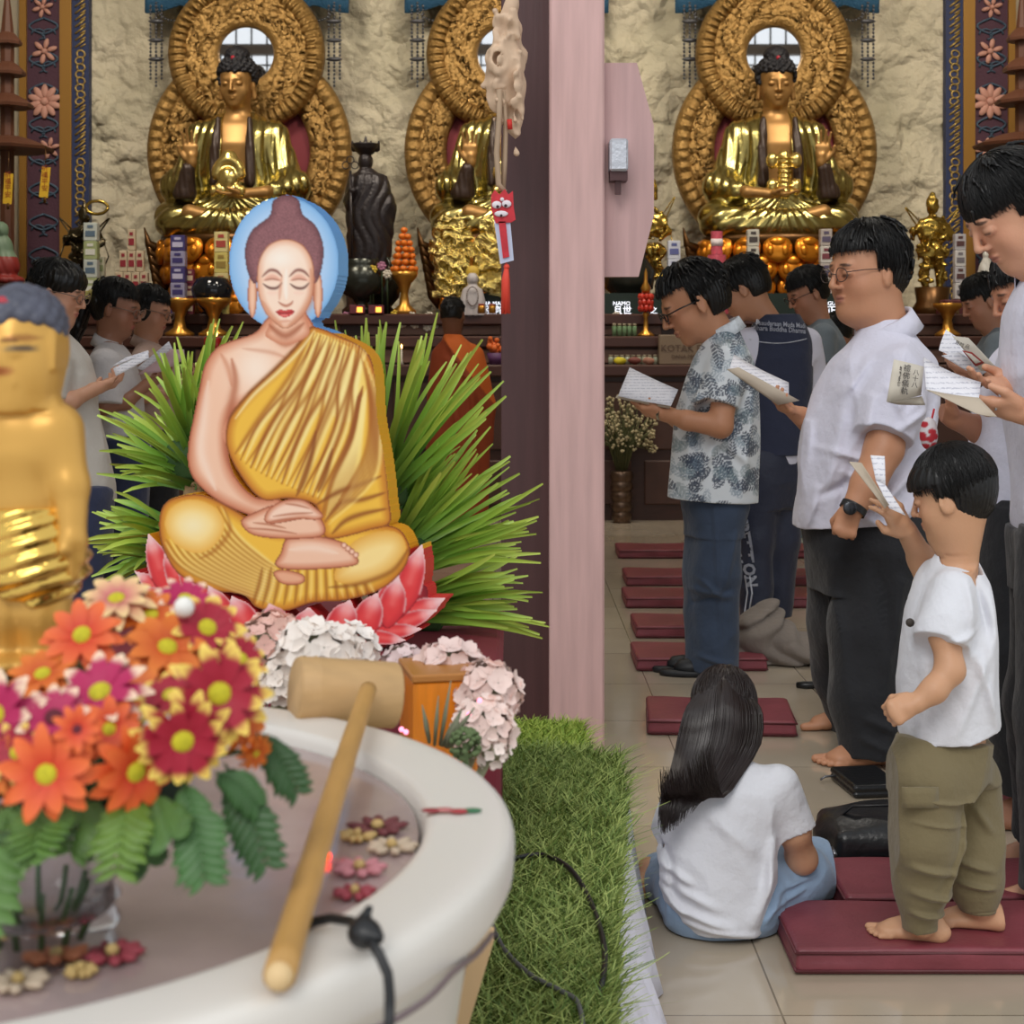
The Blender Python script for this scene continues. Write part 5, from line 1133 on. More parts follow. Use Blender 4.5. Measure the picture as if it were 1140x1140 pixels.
for cx, mir, lab, lap in ((265, -1, 'gold seated statue with raised hand at the left, above the blue halo of the cutout', 0), (568, -1, 'gold seated statue with raised hand, half hidden by the dark door post', 0), (863, 1, 'gold seated statue with raised hand at the right, above the orange lotus petals', 1)):
    buddha(cx, lab, mir, lap=lap)
# ================================================================ painted pilasters, canopies, tassels
M_NAVY = mat('navy_paint', (34, 46, 86), .6); M_GB = mat('gold_strip', (158, 116, 52), .45, .4); M_PUR = mat('purple_panel', (76, 44, 60), .7, bump=(40, .2)); M_SCR = mat('scroll_gold', (176, 148, 84), .4, .5); M_TEAL = mat('teal_vine', (64, 84, 104), .6); M_LOT = mat('pink_lotus_paint', (198, 146, 130), .6)
for side in (-1, 1):
    Y = 14.9; X = (lambda px: (px - CX) / FPX * Y) if side < 0 else (lambda px: (1152 - px - CX) / FPX * Y + 0)
    lx = lambda px: X(px)
    rt_ = empty('painted_pilaster', (lx(62), 14.93, 0), ('tall pilaster with navy scroll border and pink lotus panel, %s end of stone wall' % ('left' if side < 0 else 'right')), 'pilaster')
    def strip(nm, a, b, m_, yo=0.0, th=.05):
        x0, x1 = sorted((lx(a), lx(b))); q = MB().box(((x0 + x1) / 2, 14.9 - yo, 2.75), ((x1 - x0) / 2, th, 2.75)); return mk(nm, np.concatenate(q.v), q.f, m_, rt_, smooth=False)
    strip('gold_strip', 24, 32, M_GB, .03); strip('floral_panel', 32, 69, M_PUR); strip('gold_strip', 69, 82, M_GB, .03); nb = strip('navy_border', 82, 101, M_NAVY, .015)
    q = MB(); r = random.Random(4)
    for i in range(64):
        z = 1.6 + i * .062; c = lx(91.5)
        if (i // 8) % 2: q.tube([(c - .045, 14.83, z), (c + .045, 14.83, z + .07)], .009, 5); q.tube([(c - .0, 14.83, z), (c + .05, 14.83, z + .03)], .008, 5)
        else:
            sgn = 1 if i % 2 else -1; q.tube([(c + sgn * .045 * math.cos(a) * (1 - a / 9), 14.83, z + .035 * math.sin(a)) for a in np.linspace(-1.5, 4, 9)], .009, 5)
    mk('gold_scroll', np.concatenate(q.v), q.f, M_SCR, rt_, smooth=True)
    q = MB(); 
    for zc in np.arange(1.8, 4.7, .30):
        for sg in (-1, 1):
            q.tube([(lx(50.5) + sg * (.13 * math.sin(a)) , 14.84, zc + .15 * a / PI) for a in np.linspace(0, PI, 12)], .011, 5)
            q.tube([(lx(50.5) + sg * (.05 + .06 * math.cos(a)), 14.84, zc + .05 * math.sin(a)) for a in np.linspace(0, 4.5, 9)], .009, 5)
    mk('vine', np.concatenate(q.v), q.f, M_TEAL, rt_, smooth=True)
    for (px_, py_, sz_, n) in ((52, 113, .16, 10), (52, 57, .12, 6), (57, 165, .10, 6), (50, 8, .10, 6)):
        c = A3(lx(px_), 14.83, CAMZ + (CY - py_) / FPX * 14.83); q = MB()
        for i in range(n):
            a = 2 * PI * i / n + .3; Rr = A3([math.cos(a), 0, -math.sin(a)], [0, 1, 0], [math.sin(a), 0, math.cos(a)]); q.ball(c + Rr @ A3(sz_ * .6, 0, 0), (sz_ * .42, .018, sz_ * .2), 10, Rr)
        q.ball(c, (sz_ * .25, .03, sz_ * .25), 10); mk('lotus_flower', np.concatenate(q.v), q.f, M_LOT, rt_, smooth=True)
M_CAN = mat('blue_canopy_scale', (52, 96, 128), .5, bump=(60, .5)); M_BEAD = mat('bead_string', (84, 84, 88), .35, .3)
for cx in (275, 562, 861):
    Y = 14.72; c = P(cx + 2, 6, Y); rt_ = empty('canopy', (c[0], Y, c[2]), 'blue scalloped canopy with hanging bead strings above the %s gold statue' % {275: 'left', 562: 'middle', 861: 'right'}[cx], 'canopy')
    G = []
    for i in range(2):
        G.append([A3(c[0] + x, Y - .12 * math.cos(x * .9), c[2] + (.35 if i else -.02 - .07 * abs(math.sin((x + 1.2) * 5.2)) + .10 * abs(x) * 0)) for x in np.linspace(-.92, .92, 60)])
    mk('valance', *(lambda m: (np.concatenate(m.v), m.f))(MB().sheet(np.array(G), .03)), M_CAN, rt_, smooth=True)
    q = MB().box((c[0], Y + .02, c[2] + .38), (1.0, .20, .03)); mk('roof_board', np.concatenate(q.v), q.f, M_CAN, rt_, smooth=False)
    q = MB()
    for t in (-1, 1):
        x0 = c[0] + t * .80
        for dx in (-.05, 0, .05):
            for k in range(22 if dx == 0 else 20): q.ball((x0 + dx, Y - .2, c[2] + .0 - k * .034 - .05), (.012, .012, .016), 6)
        for k in (4, 9, 14): q.ball((x0, Y - .2, c[2] - .05 - k * .034), (.075, .03, .022), 8)
        for a in np.linspace(0, PI, 18): q.ball((x0 - t * .30 * (1 - math.cos(a)) / 2 * 1.0, Y - .2, c[2] - .02 - .16 * math.sin(a)), .012, 6)
    mk('bead_strings', np.concatenate(q.v), q.f, M_BEAD, rt_, smooth=True)
# corner pagodas with yellow wish tags
M_EAVE = mat('brown_eave', (92, 54, 36), .6)
for side in (-1, 1):
    Y = 13.6; c = P(8 if side < 0 else 1138, 165, Y); rt_ = empty('wooden_pagoda', (c[0], Y, 0), 'brown wooden pagoda tower of curved eaves at the %s edge' % ('left' if side < 0 else 'right'), 'pagoda')
    for k, (py_, hw) in enumerate(((168, 50), (120, 28), (84, 20), (50, 16))):
        if side > 0: py_ = py_ - 4; hw = hw * 1.05
        z = CAMZ + (CY - py_) / FPX * Y; w_ = hw / FPX * Y; q = MB()
        q.lathe((c[0], Y, z), [(w_ * 1.0, .0), (w_ * 1.03, .025), (w_ * .9, .05), (w_ * .6, .09), (w_ * .3, .12), (0, .12)], 8, R=Rz(PI / 8)); mk('eave', np.concatenate(q.v), q.f, M_EAVE, rt_, smooth=False)
    zt = CAMZ + (CY - 40) / FPX * Y; q = MB().lathe((c[0], Y, 0), [(.24, 0), (.24, 1.5), (.06, 1.55), (.06, zt), (.02, zt + .35), (0, zt + .5)], 8); mk('core', np.concatenate(q.v), q.f, M_EAVE, rt_, smooth=False)
for (x, y) in ((9, 210), (50, 203)):
    c = P(x, y, 13.25); q = MB().box(c, (.036, .004, .125), R=Ry(.06 if x < 30 else .1)); tg = q.build('wish_tag', mat('yellow_tag', (214, 172, 40), .6), label='yellow wish tag with red characters under the pagoda, %s' % ('the outer one' if x < 30 else 'before the purple panel'), cat='tag', group='yellow wish tags')
    lettering('characters', '祈\n福\n平\n安', c + A3(0, -.006, .03), Rface, .055, mat('tag_red', (150, 60, 20), .6), tg)
    q = MB().tube([c + A3(.0, 0, .12), c + A3(0, .02, .30)], .004, 5).tube([c + A3(0, 0, -.12), c + A3(0, 0, -.17)], .012, 6); mk('string', np.concatenate(q.v), q.f, M_BRZ, tg)
# ================================================================ offerings and small statues on the altar
TZ = 1.59
def cm(rgb, **k): return mat('col_%d_%d_%d' % rgb, rgb, k.pop('rough', .55), **k)
def at(px, Y, z=TZ): return A3((px - CX) / FPX * Y, Y, z)
def pxh(n, Y=13.1): return n / FPX * Y
def carton(px, Y, z, w, h, rgb, rgb2, label, group, rot=0.0):
    c = at(px, Y, z); o = MB().box(c + A3(0, 0, h / 2), (w / 2, w * .42, h / 2 - .001), R=Rz(rot), bev=.004).build('carton', cm(rgb), label=label, cat='carton', group=group)
    f = Rz(rot) @ A3(0, -1, 0); m = MB().box(c + A3(0, 0, h * .40) + f * (w * .42 + .002), (w * .36, .0015, h * .16), R=Rz(rot)).box(c + A3(0, 0, h * .78) + f * (w * .42 + .002), (w * .22, .0015, h * .08), R=Rz(rot)); mk('label_print', np.concatenate(m.v), m.f, cm(rgb2), o, smooth=False)
def tower(px, Y, n, w, h, cols, what, rot=0.0, z0=TZ):
    for i in range(n):
        a, b = cols[i % len(cols)]; carton(px, Y, z0 + i * h, w, h, a, b, 'carton in the single-file tower %s' % what, 'cartons %s' % what[:40], rot)
tower(102, 13.15, 5, pxh(15), pxh(20.5), [((190, 196, 190), (90, 110, 130)), ((158, 168, 120), (214, 214, 206))], 'of green and white cartons beside the dark guardian statue')
tower(113, 13.3, 3, pxh(8), pxh(22), [((176, 172, 150), (120, 130, 90))], 'of slim pale cartons right of the green and white tower')
tower(199, 13.05, 5, pxh(16), pxh(17.5), [((60, 52, 112), (190, 186, 214)), ((150, 146, 176), (60, 52, 112))], 'of purple cartons under the left gold statue')
tower(212, 13.15, 3, pxh(9), pxh(17), [((120, 40, 60), (214, 190, 160))], 'of small maroon cartons right of the purple tower')
tower(247, 13.1, 4, pxh(15), pxh(23), [((206, 190, 108), (150, 126, 60)), ((214, 200, 140), (170, 70, 60))], 'of yellow cartons left of the blue halo')
tower(750, 13.3, 4, pxh(14), pxh(21), [((196, 200, 214), (90, 96, 150))], 'of white and blue cartons beside the latch plate')
tower(742, 13.2, 2, pxh(11), pxh(20), [((80, 96, 160), (196, 200, 214))], 'of blue cartons left of the white and blue tower')
tower(838, 13.15, 5, pxh(13), pxh(19), [((198, 194, 182), (70, 62, 60))], 'of grey-white cartons before the right gold statue')
tower(919, 13.1, 5, pxh(13), pxh(19), [((176, 166, 160), (92, 84, 110)), ((200, 196, 190), (120, 60, 70))], 'of mottled cartons at the right of the orange petals')
for row, n in enumerate((5, 4, 3, 1)):
    for i in range(n): carton(147 + (i - (n - 1) / 2) * 9.2, 13.2, TZ + row * pxh(24), pxh(8.6), pxh(24) - .001, (196, 178, 150), (140, 36, 48), 'cream and red carton in the small pyramid between the green tower and left statue', 'cartons of the cream and red pyramid')
for k, (w_, z0, z1) in enumerate(((26, 0, 38), (20, 38, 66), (13, 66, 92))):
    c = at(798, 13.0, TZ + pxh(z0)); o = MB().lathe(c, [(0, 0), (pxh(w_) / 2, 0), (pxh(w_) / 2, pxh(z1 - z0) - .004), (0, pxh(z1 - z0) - .003)], 20).build('wrapped_can_tier', cm((206, 92, 110), rough=.25, var=.25, vscale=30), smooth=False, label='pink wrapped tier of the round can tower behind the older man, the %s tier' % ('bottom', 'middle', 'top')[k], cat='can', group='tiers of the pink can tower')
    m = MB().lathe(c + A3(0, 0, pxh(z1 - z0) * .35), [(pxh(w_) / 2 + .002, 0), (pxh(w_) / 2 + .002, pxh(8))], 20); mk('white_band', np.concatenate(m.v), m.f, cm((226, 214, 216)), o, smooth=True)
tower(1068, 13.0, 4, pxh(12), pxh(18), [((206, 204, 204), (120, 116, 124)), ((186, 184, 190), (90, 60, 60))], 'of white boxes right of the gold guardian', z0=TZ + .12)
o = MB().box(at(1062, 13.0), (.12, .10, .06), bev=.01).box(at(1062, 13.0, TZ + .06), (.10, .09, .055), bev=.01).build('offering_crate', cm((92, 40, 44)), label='maroon crate of small bottles at the right end of the altar', cat='crate')
m = MB(); [m.lathe(at(1048 + i * 9, 12.89, TZ + .0), [(0, .0), (.014, 0), (.014, .06), (.005, .075), (.005, .09), (0, .09)], 8) for i in range(4)]; mk('bottles', np.concatenate(m.v), m.f, cm((176, 150, 110), rough=.2), o, smooth=True)
def stand(px, Y, z, h, w, m_, label, top=None, name='offering_stand'):
    c = at(px, Y, z); return MB().lathe(c, [(0, 0), (w * .5, 0), (w * .5, h * .08), (w * .22, h * .22), (w * .16, h * .5), (w * .30, h * .72), (w * .55, h * .88), (w * .58, h), (0, h * .97)], 24).build(name, m_, smooth=True, label=label, cat='stand')
M_GD = mat('aged_gold', (196, 142, 62), .3, .8)
stand(1055, 12.72, 1.41, .26, .20, M_GD, 'small gold offering stand at the right end of the altar')
stand(200, 12.72, 1.41, .30, .23, M_GD, 'wide gold offering stand below the purple cartons'); stand(238, 12.72, 1.41, .30, .24, M_GD, 'wide gold offering stand below the yellow cartons')
# black crowned statue with ringed staff
Y = 13.5; K = lambda x, y, d=0: P(x, y, Y + d); rt_ = empty('crowned_statue', at(410, Y), 'black standing crowned statue holding a ringed staff between left and middle gold statues', 'statue'); M_BST = mat('black_patina', (44, 38, 40), .35, .3, bump=(40, .3))
F = Fld(K(378, 318) - A3(0, .2, 0), K(442, 145) + A3(0, .2, 0), .009)
F.loft([(K(0, y)[2], K(x, 0)[0], Y, a, b) for y, x, a, b in ((310, 411, .15, .12), (280, 411, .17, .13), (240, 410, .18, .13), (205, 410, .15, .11), (195, 409, .11, .09), (188, 408, .06, .06))]); F.ell(K(407, 180), (.062, .07, .085), None, .01)
F.chain([K(424, 200), K(431, 230), K(428, 285)], [.05, .07, .05], .03, .02); F.chain([K(395, 200), K(390, 225, -.06), K(392, 212, -.14)], [.05, .05, .03], .03, .02)
F.loft([(K(0, y)[2], K(407, 0)[0], Y, a, a) for y, a in ((172, .06), (166, .10), (160, .12))]); 
for t in (-1, -.4, .4, 1): F.cap(K(407 + t * 13, 166), K(407 + t * 15, 157), .025, .008, .01)
F.cap(K(407, 166), K(407, 151), .035, .006, .01); F.disp(lambda x, y, z: -.010 * np.abs(np.sin((x - K(410, 0)[0]) * 38 + np.sin(z * 11) * 2)) * (z < K(0, 195)[2]), .03); V, Q = F.extract(); mk('body', V, Q, M_BST, rt_)
m = MB().tube([K(390, 190, -.16), K(392, 310, -.14)], .011, 8)
for x, y in ((385, 184), (395, 184), (390, 178)): m.tube([K(x, y, -.16) + A3(.03 * math.cos(a), 0, .03 * math.sin(a)) for a in np.linspace(0, 2 * PI, 13)], .005, 5)
mk('ringed_staff', np.concatenate(m.v), m.f, M_BST, rt_, smooth=True)
m = MB().lathe(at(410, Y), [(0, 0), (.22, 0), (.22, .05), (.18, .08), (.20, K(0, 310)[2] - TZ), (0, K(0, 310)[2] - TZ)], 24); mk('base', np.concatenate(m.v), m.f, M_BST, rt_, smooth=True)
# bronze urns
M_URN = mat('green_bronze', (58, 60, 54), .25, .6)
o = MB().lathe(at(402, 13.0), [(0, 0), (.10, 0), (.09, .05), (.05, .08), (.07, .12), (.17, .18), (.20, .26), (.17, .36), (.13, .40), (.15, .44), (.13, .44), (.11, .42), (0, .40)], 32).build('incense_urn', M_URN, smooth=True, label='dark green bronze incense urn right of the blue halo', cat='urn'); m = MB(); [m.tube([at(402, 13.0, TZ + .30) + A3(t * .19, 0, 0), at(402, 13.0, TZ + .36) + A3(t * .25, 0, 0), at(402, 13.0, TZ + .46) + A3(t * .21, 0, 0)], .014, 8) for t in (-1, 1)]; mk('handle', np.concatenate(m.v), m.f, M_URN, o, smooth=True)
o = MB().lathe(at(428, 13.25), [(0, 0), (.06, 0), (.05, .06), (.12, .14), (.14, .24), (.09, .34), (.07, .38), (0, .38)], 24).build('incense_urn', M_URN, smooth=True, label='smaller dark urn beside the orange pyramid', cat='urn')
o = MB().lathe(at(236, 13.0), [(0, 0), (.09, 0), (.07, .03), (.14, .10), (.17, .20), (.13, .28), (.10, .30), (0, .29)], 28).build('incense_urn', mat('glossy_black', (26, 28, 34), .08), smooth=True, label='glossy black urn just left of the cutout\'s halo', cat='urn')
o = MB().lathe(at(700, 13.3), [(0, 0), (.10, 0), (.06, .10), (.20, .22), (.22, .36), (.14, .48), (.16, .50), (0, .5)], 28).build('incense_urn', M_URN, smooth=True, label='dark green bronze urn right beside the door leaf', cat='urn')
# pyramid of oranges in a gold cup
rt_ = stand(450, 12.95, TZ, .34, .19, M_GD, 'gold footed cup under the pyramid of mandarins', name='footed_cup'); k = 0
for lv, n in enumerate((8, 7, 6, 5, 4, 3, 1)):
    R_ = (.085, .075, .066, .055, .042, .028, 0)[lv]
    for i in range(n):
        a = 2 * PI * i / n + lv * .4; c = at(450, 12.95, TZ + .36 + lv * .052) + A3(R_ * math.cos(a), R_ * math.sin(a), 0); o = MB().ball(c, (.030, .030, .026), 10).build('mandarin', mat('mandarin', (226, 118, 26), .4), smooth=True, label='mandarin in the pyramid on the gold footed cup', cat='fruit', group='mandarins in the pyramid'); mm = MB().ball(c + A3(0, 0, .026), (.005, .005, .003), 6); mk('stem_end', np.concatenate(mm.v), mm.f, cm((70, 90, 40)), o, smooth=True)
# gold foil ornaments before the middle statue
M_FOIL = mat('crinkled_gold_foil', (226, 206, 128), .16, 1.0, bump=(26, 1.0, 4, .05))
for x, w_, lab in ((503, 24, 'left'), (548, 20, 'right')):
    Y = 12.98; c = P(x, 283, Y); F = Fld(c - A3(.2, .12, .36), c + A3(.2, .12, .36), .009); F.ell(c + A3(0, 0, .02), (pxh(w_), .06, .30), None); F.box(c - A3(0, 0, .26), (pxh(w_) * .8, .06, .08), None, .02, .03); F.disp(wrinkle(x, .05, 22, 60), .05); V, Q = F.extract()
    mk('foil_ornament', V, Q, M_FOIL, loc=tuple(at(x, Y)), label='crinkled shiny gold foil leaf ornament, the %s one before the middle statue' % lab, cat='ornament')
# white standing monk figure with beads
Y = 12.9; K = lambda x, y, d=0: P(x, y, Y + d); F = Fld(K(508, 362) - A3(0, .14, 0), K(545, 300) + A3(0, .12, 0), .006); F.loft([(K(0, y)[2], K(x, 0)[0], Y, a, b) for y, x, a, b in ((351, 526, .115, .08), (335, 526, .10, .075), (322, 526, .07, .06), (317, 526, .03, .03))]); F.ell(K(526, 311), (.042, .045, .050), None, .01); F.disp(lambda x, y, z: -.006 * np.abs(np.sin(x * 60)), .02); V, Q = F.extract()
o = mk('monk_figurine', V, Q, cm((184, 178, 180)), loc=tuple(at(526, Y)), label='white robed monk figurine with long beads beside the orange-robed monk\'s head', cat='statue')
m = MB(); [m.ball(K(526, 330, -.085) + A3(.045 * math.sin(a), -.005, .075 * math.cos(a)), .006, 6) for a in np.linspace(0, 2 * PI, 26)]; mk('beads', np.concatenate(m.v), m.f, cm((92, 70, 62)), o, smooth=True)
m = MB().ball(K(526, 303, .03), (.055, .03, .055), 14); mk('gold_hood', np.concatenate(m.v), m.f, cm((206, 170, 60)), o, smooth=True)
# guardians
def guardian(x0, x1, ytop, ybot, Y, m_, label, seed, z0=TZ):
    K = lambda u, v, d=0: P(x0 + (x1 - x0) * u, ytop + (ybot - ytop) * v, Y + d); r = random.Random(seed); w_ = (x1 - x0) / FPX * Y; b = at((x0 + x1) / 2, Y, z0); rt_ = empty('guardian_statue', b, label, 'statue')
    F = Fld(K(-.15, 1.02) - A3(0, w_ * .5, 0), K(1.15, -.05) + A3(0, w_ * .4, 0), .008); s_ = w_
    F.ell(K(.5, .16), (s_ * .13, s_ * .14, s_ * .17), None); F.cap(K(.5, .10), K(.5, .0), s_ * .11, s_ * .02, .02)
    F.ell(K(.5, .42), (s_ * .31, s_ * .18, s_ * .34), None, .03); F.ell(K(.5, .62), (s_ * .36, s_ * .2, s_ * .22), None, .03)
    for t in (-1, 1):
        F.chain([K(.5 + .24 * t, .34), K(.5 + .40 * t, .46), K(.5 + (.18 if t > 0 else .44) * t, .40 if t < 0 else .52, -.08)], [s_ * .11, s_ * .08, s_ * .06], .03, .01); F.chain([K(.5 + .12 * t, .68), K(.5 + .18 * t, .84), K(.5 + .16 * t, .98)], [s_ * .14, s_ * .10, s_ * .08], .03, .02)
    for i in range(60): a, e = r.uniform(.2, .8), r.uniform(.25, .92); F.ell(K(a, e, -.14 * s_ * 2), (s_ * r.uniform(.02, .06),) * 3, None, .01)
    F.disp(wrinkle(seed, .016, 30, 80), .03); V, Q = F.extract(); mk('body', V, Q, m_, rt_)
    m = MB()
    for t in (-1, 1):
        pts = [K(.5 + t * (.30 + .28 * math.sin(a * 1.1)), .30 - .20 * math.sin(a) + .10 * a / 2, .02) for a in np.linspace(0, 3.2, 14)]; m.tube(pts, s_ * .035, 6, flat=.5); m.tube([K(.5 + t * .45, .45), K(.5 + t * .56, .62, -.03), K(.5 + t * .42, .80), K(.5 + t * .52, .95)], s_ * .03, 6, flat=.5)
    mk('ribbons', np.concatenate(m.v), m.f, m_, rt_, smooth=True)
    h = K(0, .98)[2] - z0
    m = MB().lathe(b, [(0, 0), (w_ * .42, 0), (w_ * .42, h * .3), (w_ * .34, h * .5), (w_ * .38, h), (0, h)], 16); mk('base', np.concatenate(m.v), m.f, M_BRZ, rt_, smooth=True)
M_GG = mat('antique_gold', (176, 148, 72), .25, .9); M_DG = mat('dark_gilt', (70, 62, 44), .25, .8)
guardian(1012, 1064, 212, 322, 13.6, M_GG, 'gold armoured guardian statue with ribbons at the right of the altar', 5); guardian(70, 118, 226, 322, 13.6, M_DG, 'dark bronze guardian statue with gold ring at the left of the altar', 6); guardian(706, 748, 196, 330, 13.7, M_GG, 'gold guardian statue partly behind the wooden latch plate', 7)
m = MB().tube([P(108, 231, 13.5) + A3(.09 * math.cos(a), 0, .055 * math.sin(a)) for a in np.linspace(0, 2 * PI, 22)], .014, 8); g = [o for o in COL.objects if o.name.startswith('guardian_statue.001')][0]; mk('gold_ring', np.concatenate(m.v), m.f, M_GG, g, smooth=True)
def figurine(px, ytop, ybot, Y, rgb1, rgb2, label, z0=TZ):
    K = lambda x, y: P(x, y, Y); h = (ybot - ytop) / FPX * Y; c = K(px, ybot); F = Fld(c - A3(h * .4, h * .35, .02), c + A3(h * .4, h * .35, h * 1.1), .007); F.ell(c + A3(0, 0, h * .28), (h * .27, h * .22, h * .26)); F.ell(c + A3(0, 0, h * .55), (h * .17, h * .14, h * .22), None, .03); F.ell(c + A3(0, 0, h * .84), (h * .10, h * .11, h * .13), None, .01); F.ell(c + A3(0, 0, .03), (h * .34, h * .26, .05), None, .02); F.disp(lambda x, y, z: -.006 * np.abs(np.sin(x * 50 + z * 20)), .02); V, Q = F.extract()
    col = np.where((V[:, 2] < c[2] + h * .42)[:, None], np.array(lin(rgb1)), np.array(lin(rgb2))); o = mk('figurine', V, Q, mat('painted_figurine', (200, 200, 200), .5, attr=True), loc=(c[0], Y, 0), colors=col, label=label, cat='statue'); m = MB().lathe(A3(c[0], Y, z0), [(0, -z0), (h * .3, -z0), (h * .3, c[2] - z0), (0, c[2] - z0)], 16); mk('plinth', np.concatenate(m.v), m.f, M_DK, o, smooth=False)
figurine(2, 245, 316, 13.2, (140, 44, 40), (112, 136, 112), 'small red and green painted figure at the left edge of the altar'); figurine(1098, 279, 312, 13.2, (206, 204, 198), (206, 204, 198), 'small white seated figurine near the right edge')
# candles, lamps, glasses, sign, donation boxes
M_CAN_ = mat('red_candle_glass', (150, 24, 24), .15)
for x, lab in ((232, 'left'), (241, 'right')):
    c = at(x, 12.45, 1.19); o = MB().lathe(c, [(0, 0), (.034, 0), (.034, .20), (.028, .21), (0, .20)], 16).build('candle', M_CAN_, smooth=True, label='tall red glass candle burning left of the cutout\'s shoulder, the %s one' % lab, cat='candle', group='pair of red candles'); m = MB().ball(c + A3(0, 0, .235), (.007, .007, .018), 8); mk('flame', np.concatenate(m.v), m.f, mat('flame', (255, 200, 110), emit=(255, 190, 100), es=14), o, smooth=True)
c = at(447, 12.45, 1.19); o = MB().lathe(c, [(0, 0), (.02, 0), (.008, .03), (.008, .12), (0, .12)], 10).build('candle', cm((214, 206, 190)), smooth=True, label='thin white candle burning above the right fan of blades', cat='candle'); m = MB().ball(c + A3(0, 0, .14), (.006, .006, .018), 8); mk('flame', np.concatenate(m.v), m.f, MATS['flame'], o, smooth=True)
c = at(719, 12.72, 1.41); o = MB().lathe(c, [(0, 0), (.07, 0), (.065, .015), (.02, .05), (.016, .15), (.03, .17), (.02, .19), (0, .19)], 20).build('altar_lamp_stand', M_GD, smooth=True, label='red and gold lotus oil lamp on a turned stem just right of the door leaf', cat='lamp'); m = MB()
for k in range(3):
    for i in range(8): a = i * PI / 4 + k * .4; m.ball(c + A3(math.cos(a) * .045, math.sin(a) * .045, .22 + k * .045), (.02, .02, .03), 8)
mk('red_petals', np.concatenate(m.v), m.f, cm((196, 52, 36), rough=.25), o, smooth=True); m = MB().lathe(c + A3(0, 0, .34), [(.03, 0), (.04, .04), (.015, .09), (.012, .16), (0, .2)], 12); mk('finial', np.concatenate(m.v), m.f, M_GD, o, smooth=True)
sg = empty('led_sign', at(735, 13.02), 'long dark sign board with glowing white characters standing on the altar table', 'sign')
m = MB().box(A3(at(735, 13.02)[0], 13.02, TZ + .085), (1.62, .012, .085)); mk('panel', np.concatenate(m.v), m.f, cm((22, 40, 34)), sg, smooth=False); M_GLW = mat('glowing_letters', (240, 240, 245), emit=(235, 238, 250), es=1.6)
for s, x, y, z_ in (('DHA MAI', 546, 338, .046), ('阿彌陀', 546, 346, .075), ('NAMO', 692, 338, .046), ('且世', 693, 346, .075), ('GURU', 930, 338, .046), ('正佛', 931, 346, .075), ('之', 728, 346, .06)): lettering('characters', s, P(x, y, 13.0), Rface, z_, M_GLW, sg, extr=.001)
kd = MB().box(A3(at(772, 12.5)[0], 12.5, 1.19 + .115), (.27, .05, .115), bev=.006).build('collection_box', cm((132, 112, 92)), label='wooden collection box with carved lettering in front of the older man\'s chest', cat='box'); lettering('lettering', 'KOTAK DANA', P(771, 388, 12.445), Rface, .075, cm((92, 70, 56)), kd); lettering('lettering', 'DANA PEMBANGUNAN', P(778, 397, 12.445), Rface, .04, cm((92, 70, 56)), kd)
M_JAR = mat('jar_glass', (176, 182, 160), .1, spec=.6); 
def jars(xs, Y, z, r_, h, m_, label, group, name='jar', cat='jar', lid=(146, 134, 110)):
    for x in xs:
        c = at(x, Y, z); o = MB().lathe(c, [(0, 0), (r_, 0), (r_, h * .75), (r_ * .8, h * .8), (0, h * .8)], 12).build(name, m_, smooth=True, label=label, cat=cat, group=group); m = MB().lathe(c + A3(0, 0, h * .8), [(r_ * .85, 0), (r_ * .85, h * .2), (0, h * .2)], 12); mk('lid', np.concatenate(m.v), m.f, cm(lid), o, smooth=True)
jars(np.arange(680, 735, 6.2), 12.52, 1.19, .019, .075, M_JAR, 'little lidded glass jar in the row left of the collection box', 'little lidded jars on the low ledge')
jars(np.arange(684, 708, 5.6), 12.66, 1.41, .018, .10, cm((120, 150, 110), rough=.2), 'small green glass in the row below the glowing sign by the door leaf', 'green glasses on the middle ledge')
jars((536, 548), 12.68, 1.59, .03, .075, M_GD, 'small gold cup at the feet of the white monk figurine', 'gold cups by the monk figurine', 'cup', 'cup', (150, 60, 50))
for x, rgb, lab in ((690, (214, 196, 40), 'yellow fruit parcel'), (706, (120, 60, 50), 'dark red packet'), (722, (170, 120, 100), 'beige and red packet')):
    c = at(x, 12.40, 1.19); F = Fld(c - .1, c + .1, .006); F.ell(c + A3(0, 0, .028), (.048, .03, .028)); F.disp(wrinkle(int(x), .01, 30, 70), .03); V, Q = F.extract(); o = mk('parcel', V, Q, cm(rgb), loc=tuple(c), label=lab + ' lying on the low ledge in front of the little jars', cat='parcel')
r = random.Random(8); FLC = (((206, 176, 60), 'yellow'), ((214, 206, 190), 'white'), ((180, 120, 150), 'mauve'))
for i, (x, y) in enumerate(((385, 352), (415, 300), (425, 296), (431, 305), (433, 356), (440, 350), (458, 352), (470, 357), (478, 352), (484, 361), (476, 364), (390, 357), (412, 306), (686, 352), (462, 361), (448, 360))):
    rgb, nm = FLC[0 if i in (1, 5, 12) else (2 if i in (0, 2, 11) else 1)]; Y = 12.88; c = P(x, y, Y); m = MB().ball(c, (.022, .018, .020), 8)
    for k in range(7): a = k * .9; m.ball(c + A3(.026 * math.cos(a), -.006, .026 * math.sin(a)), (.014, .008, .012), 6)
    o = m.build('chrysanthemum', cm(rgb, rough=.7), smooth=True, label='small %s blossom on the altar edge between halo and monk, %s' % (nm, ('nearest the halo', 'high by the urn', 'high by the black statue', 'above the mandarins\' cup', 'under the dark urns', 'in front of the urns', 'at the cup foot', 'right of the cup foot', 'left of the monk\'s head', 'at the monk\'s left ear', 'lower left of the monk', 'below the halo', 'beside the bronze urn', 'beside the door leaf', 'just under the cup', 'at the ledge front')[i]), cat='flower', group='altar blossoms'); mm = MB().tube([c, A3(c[0], 12.95, TZ)], .006, 5); mk('stem', np.concatenate(mm.v), mm.f, cm((50, 70, 40)), o, smooth=True)
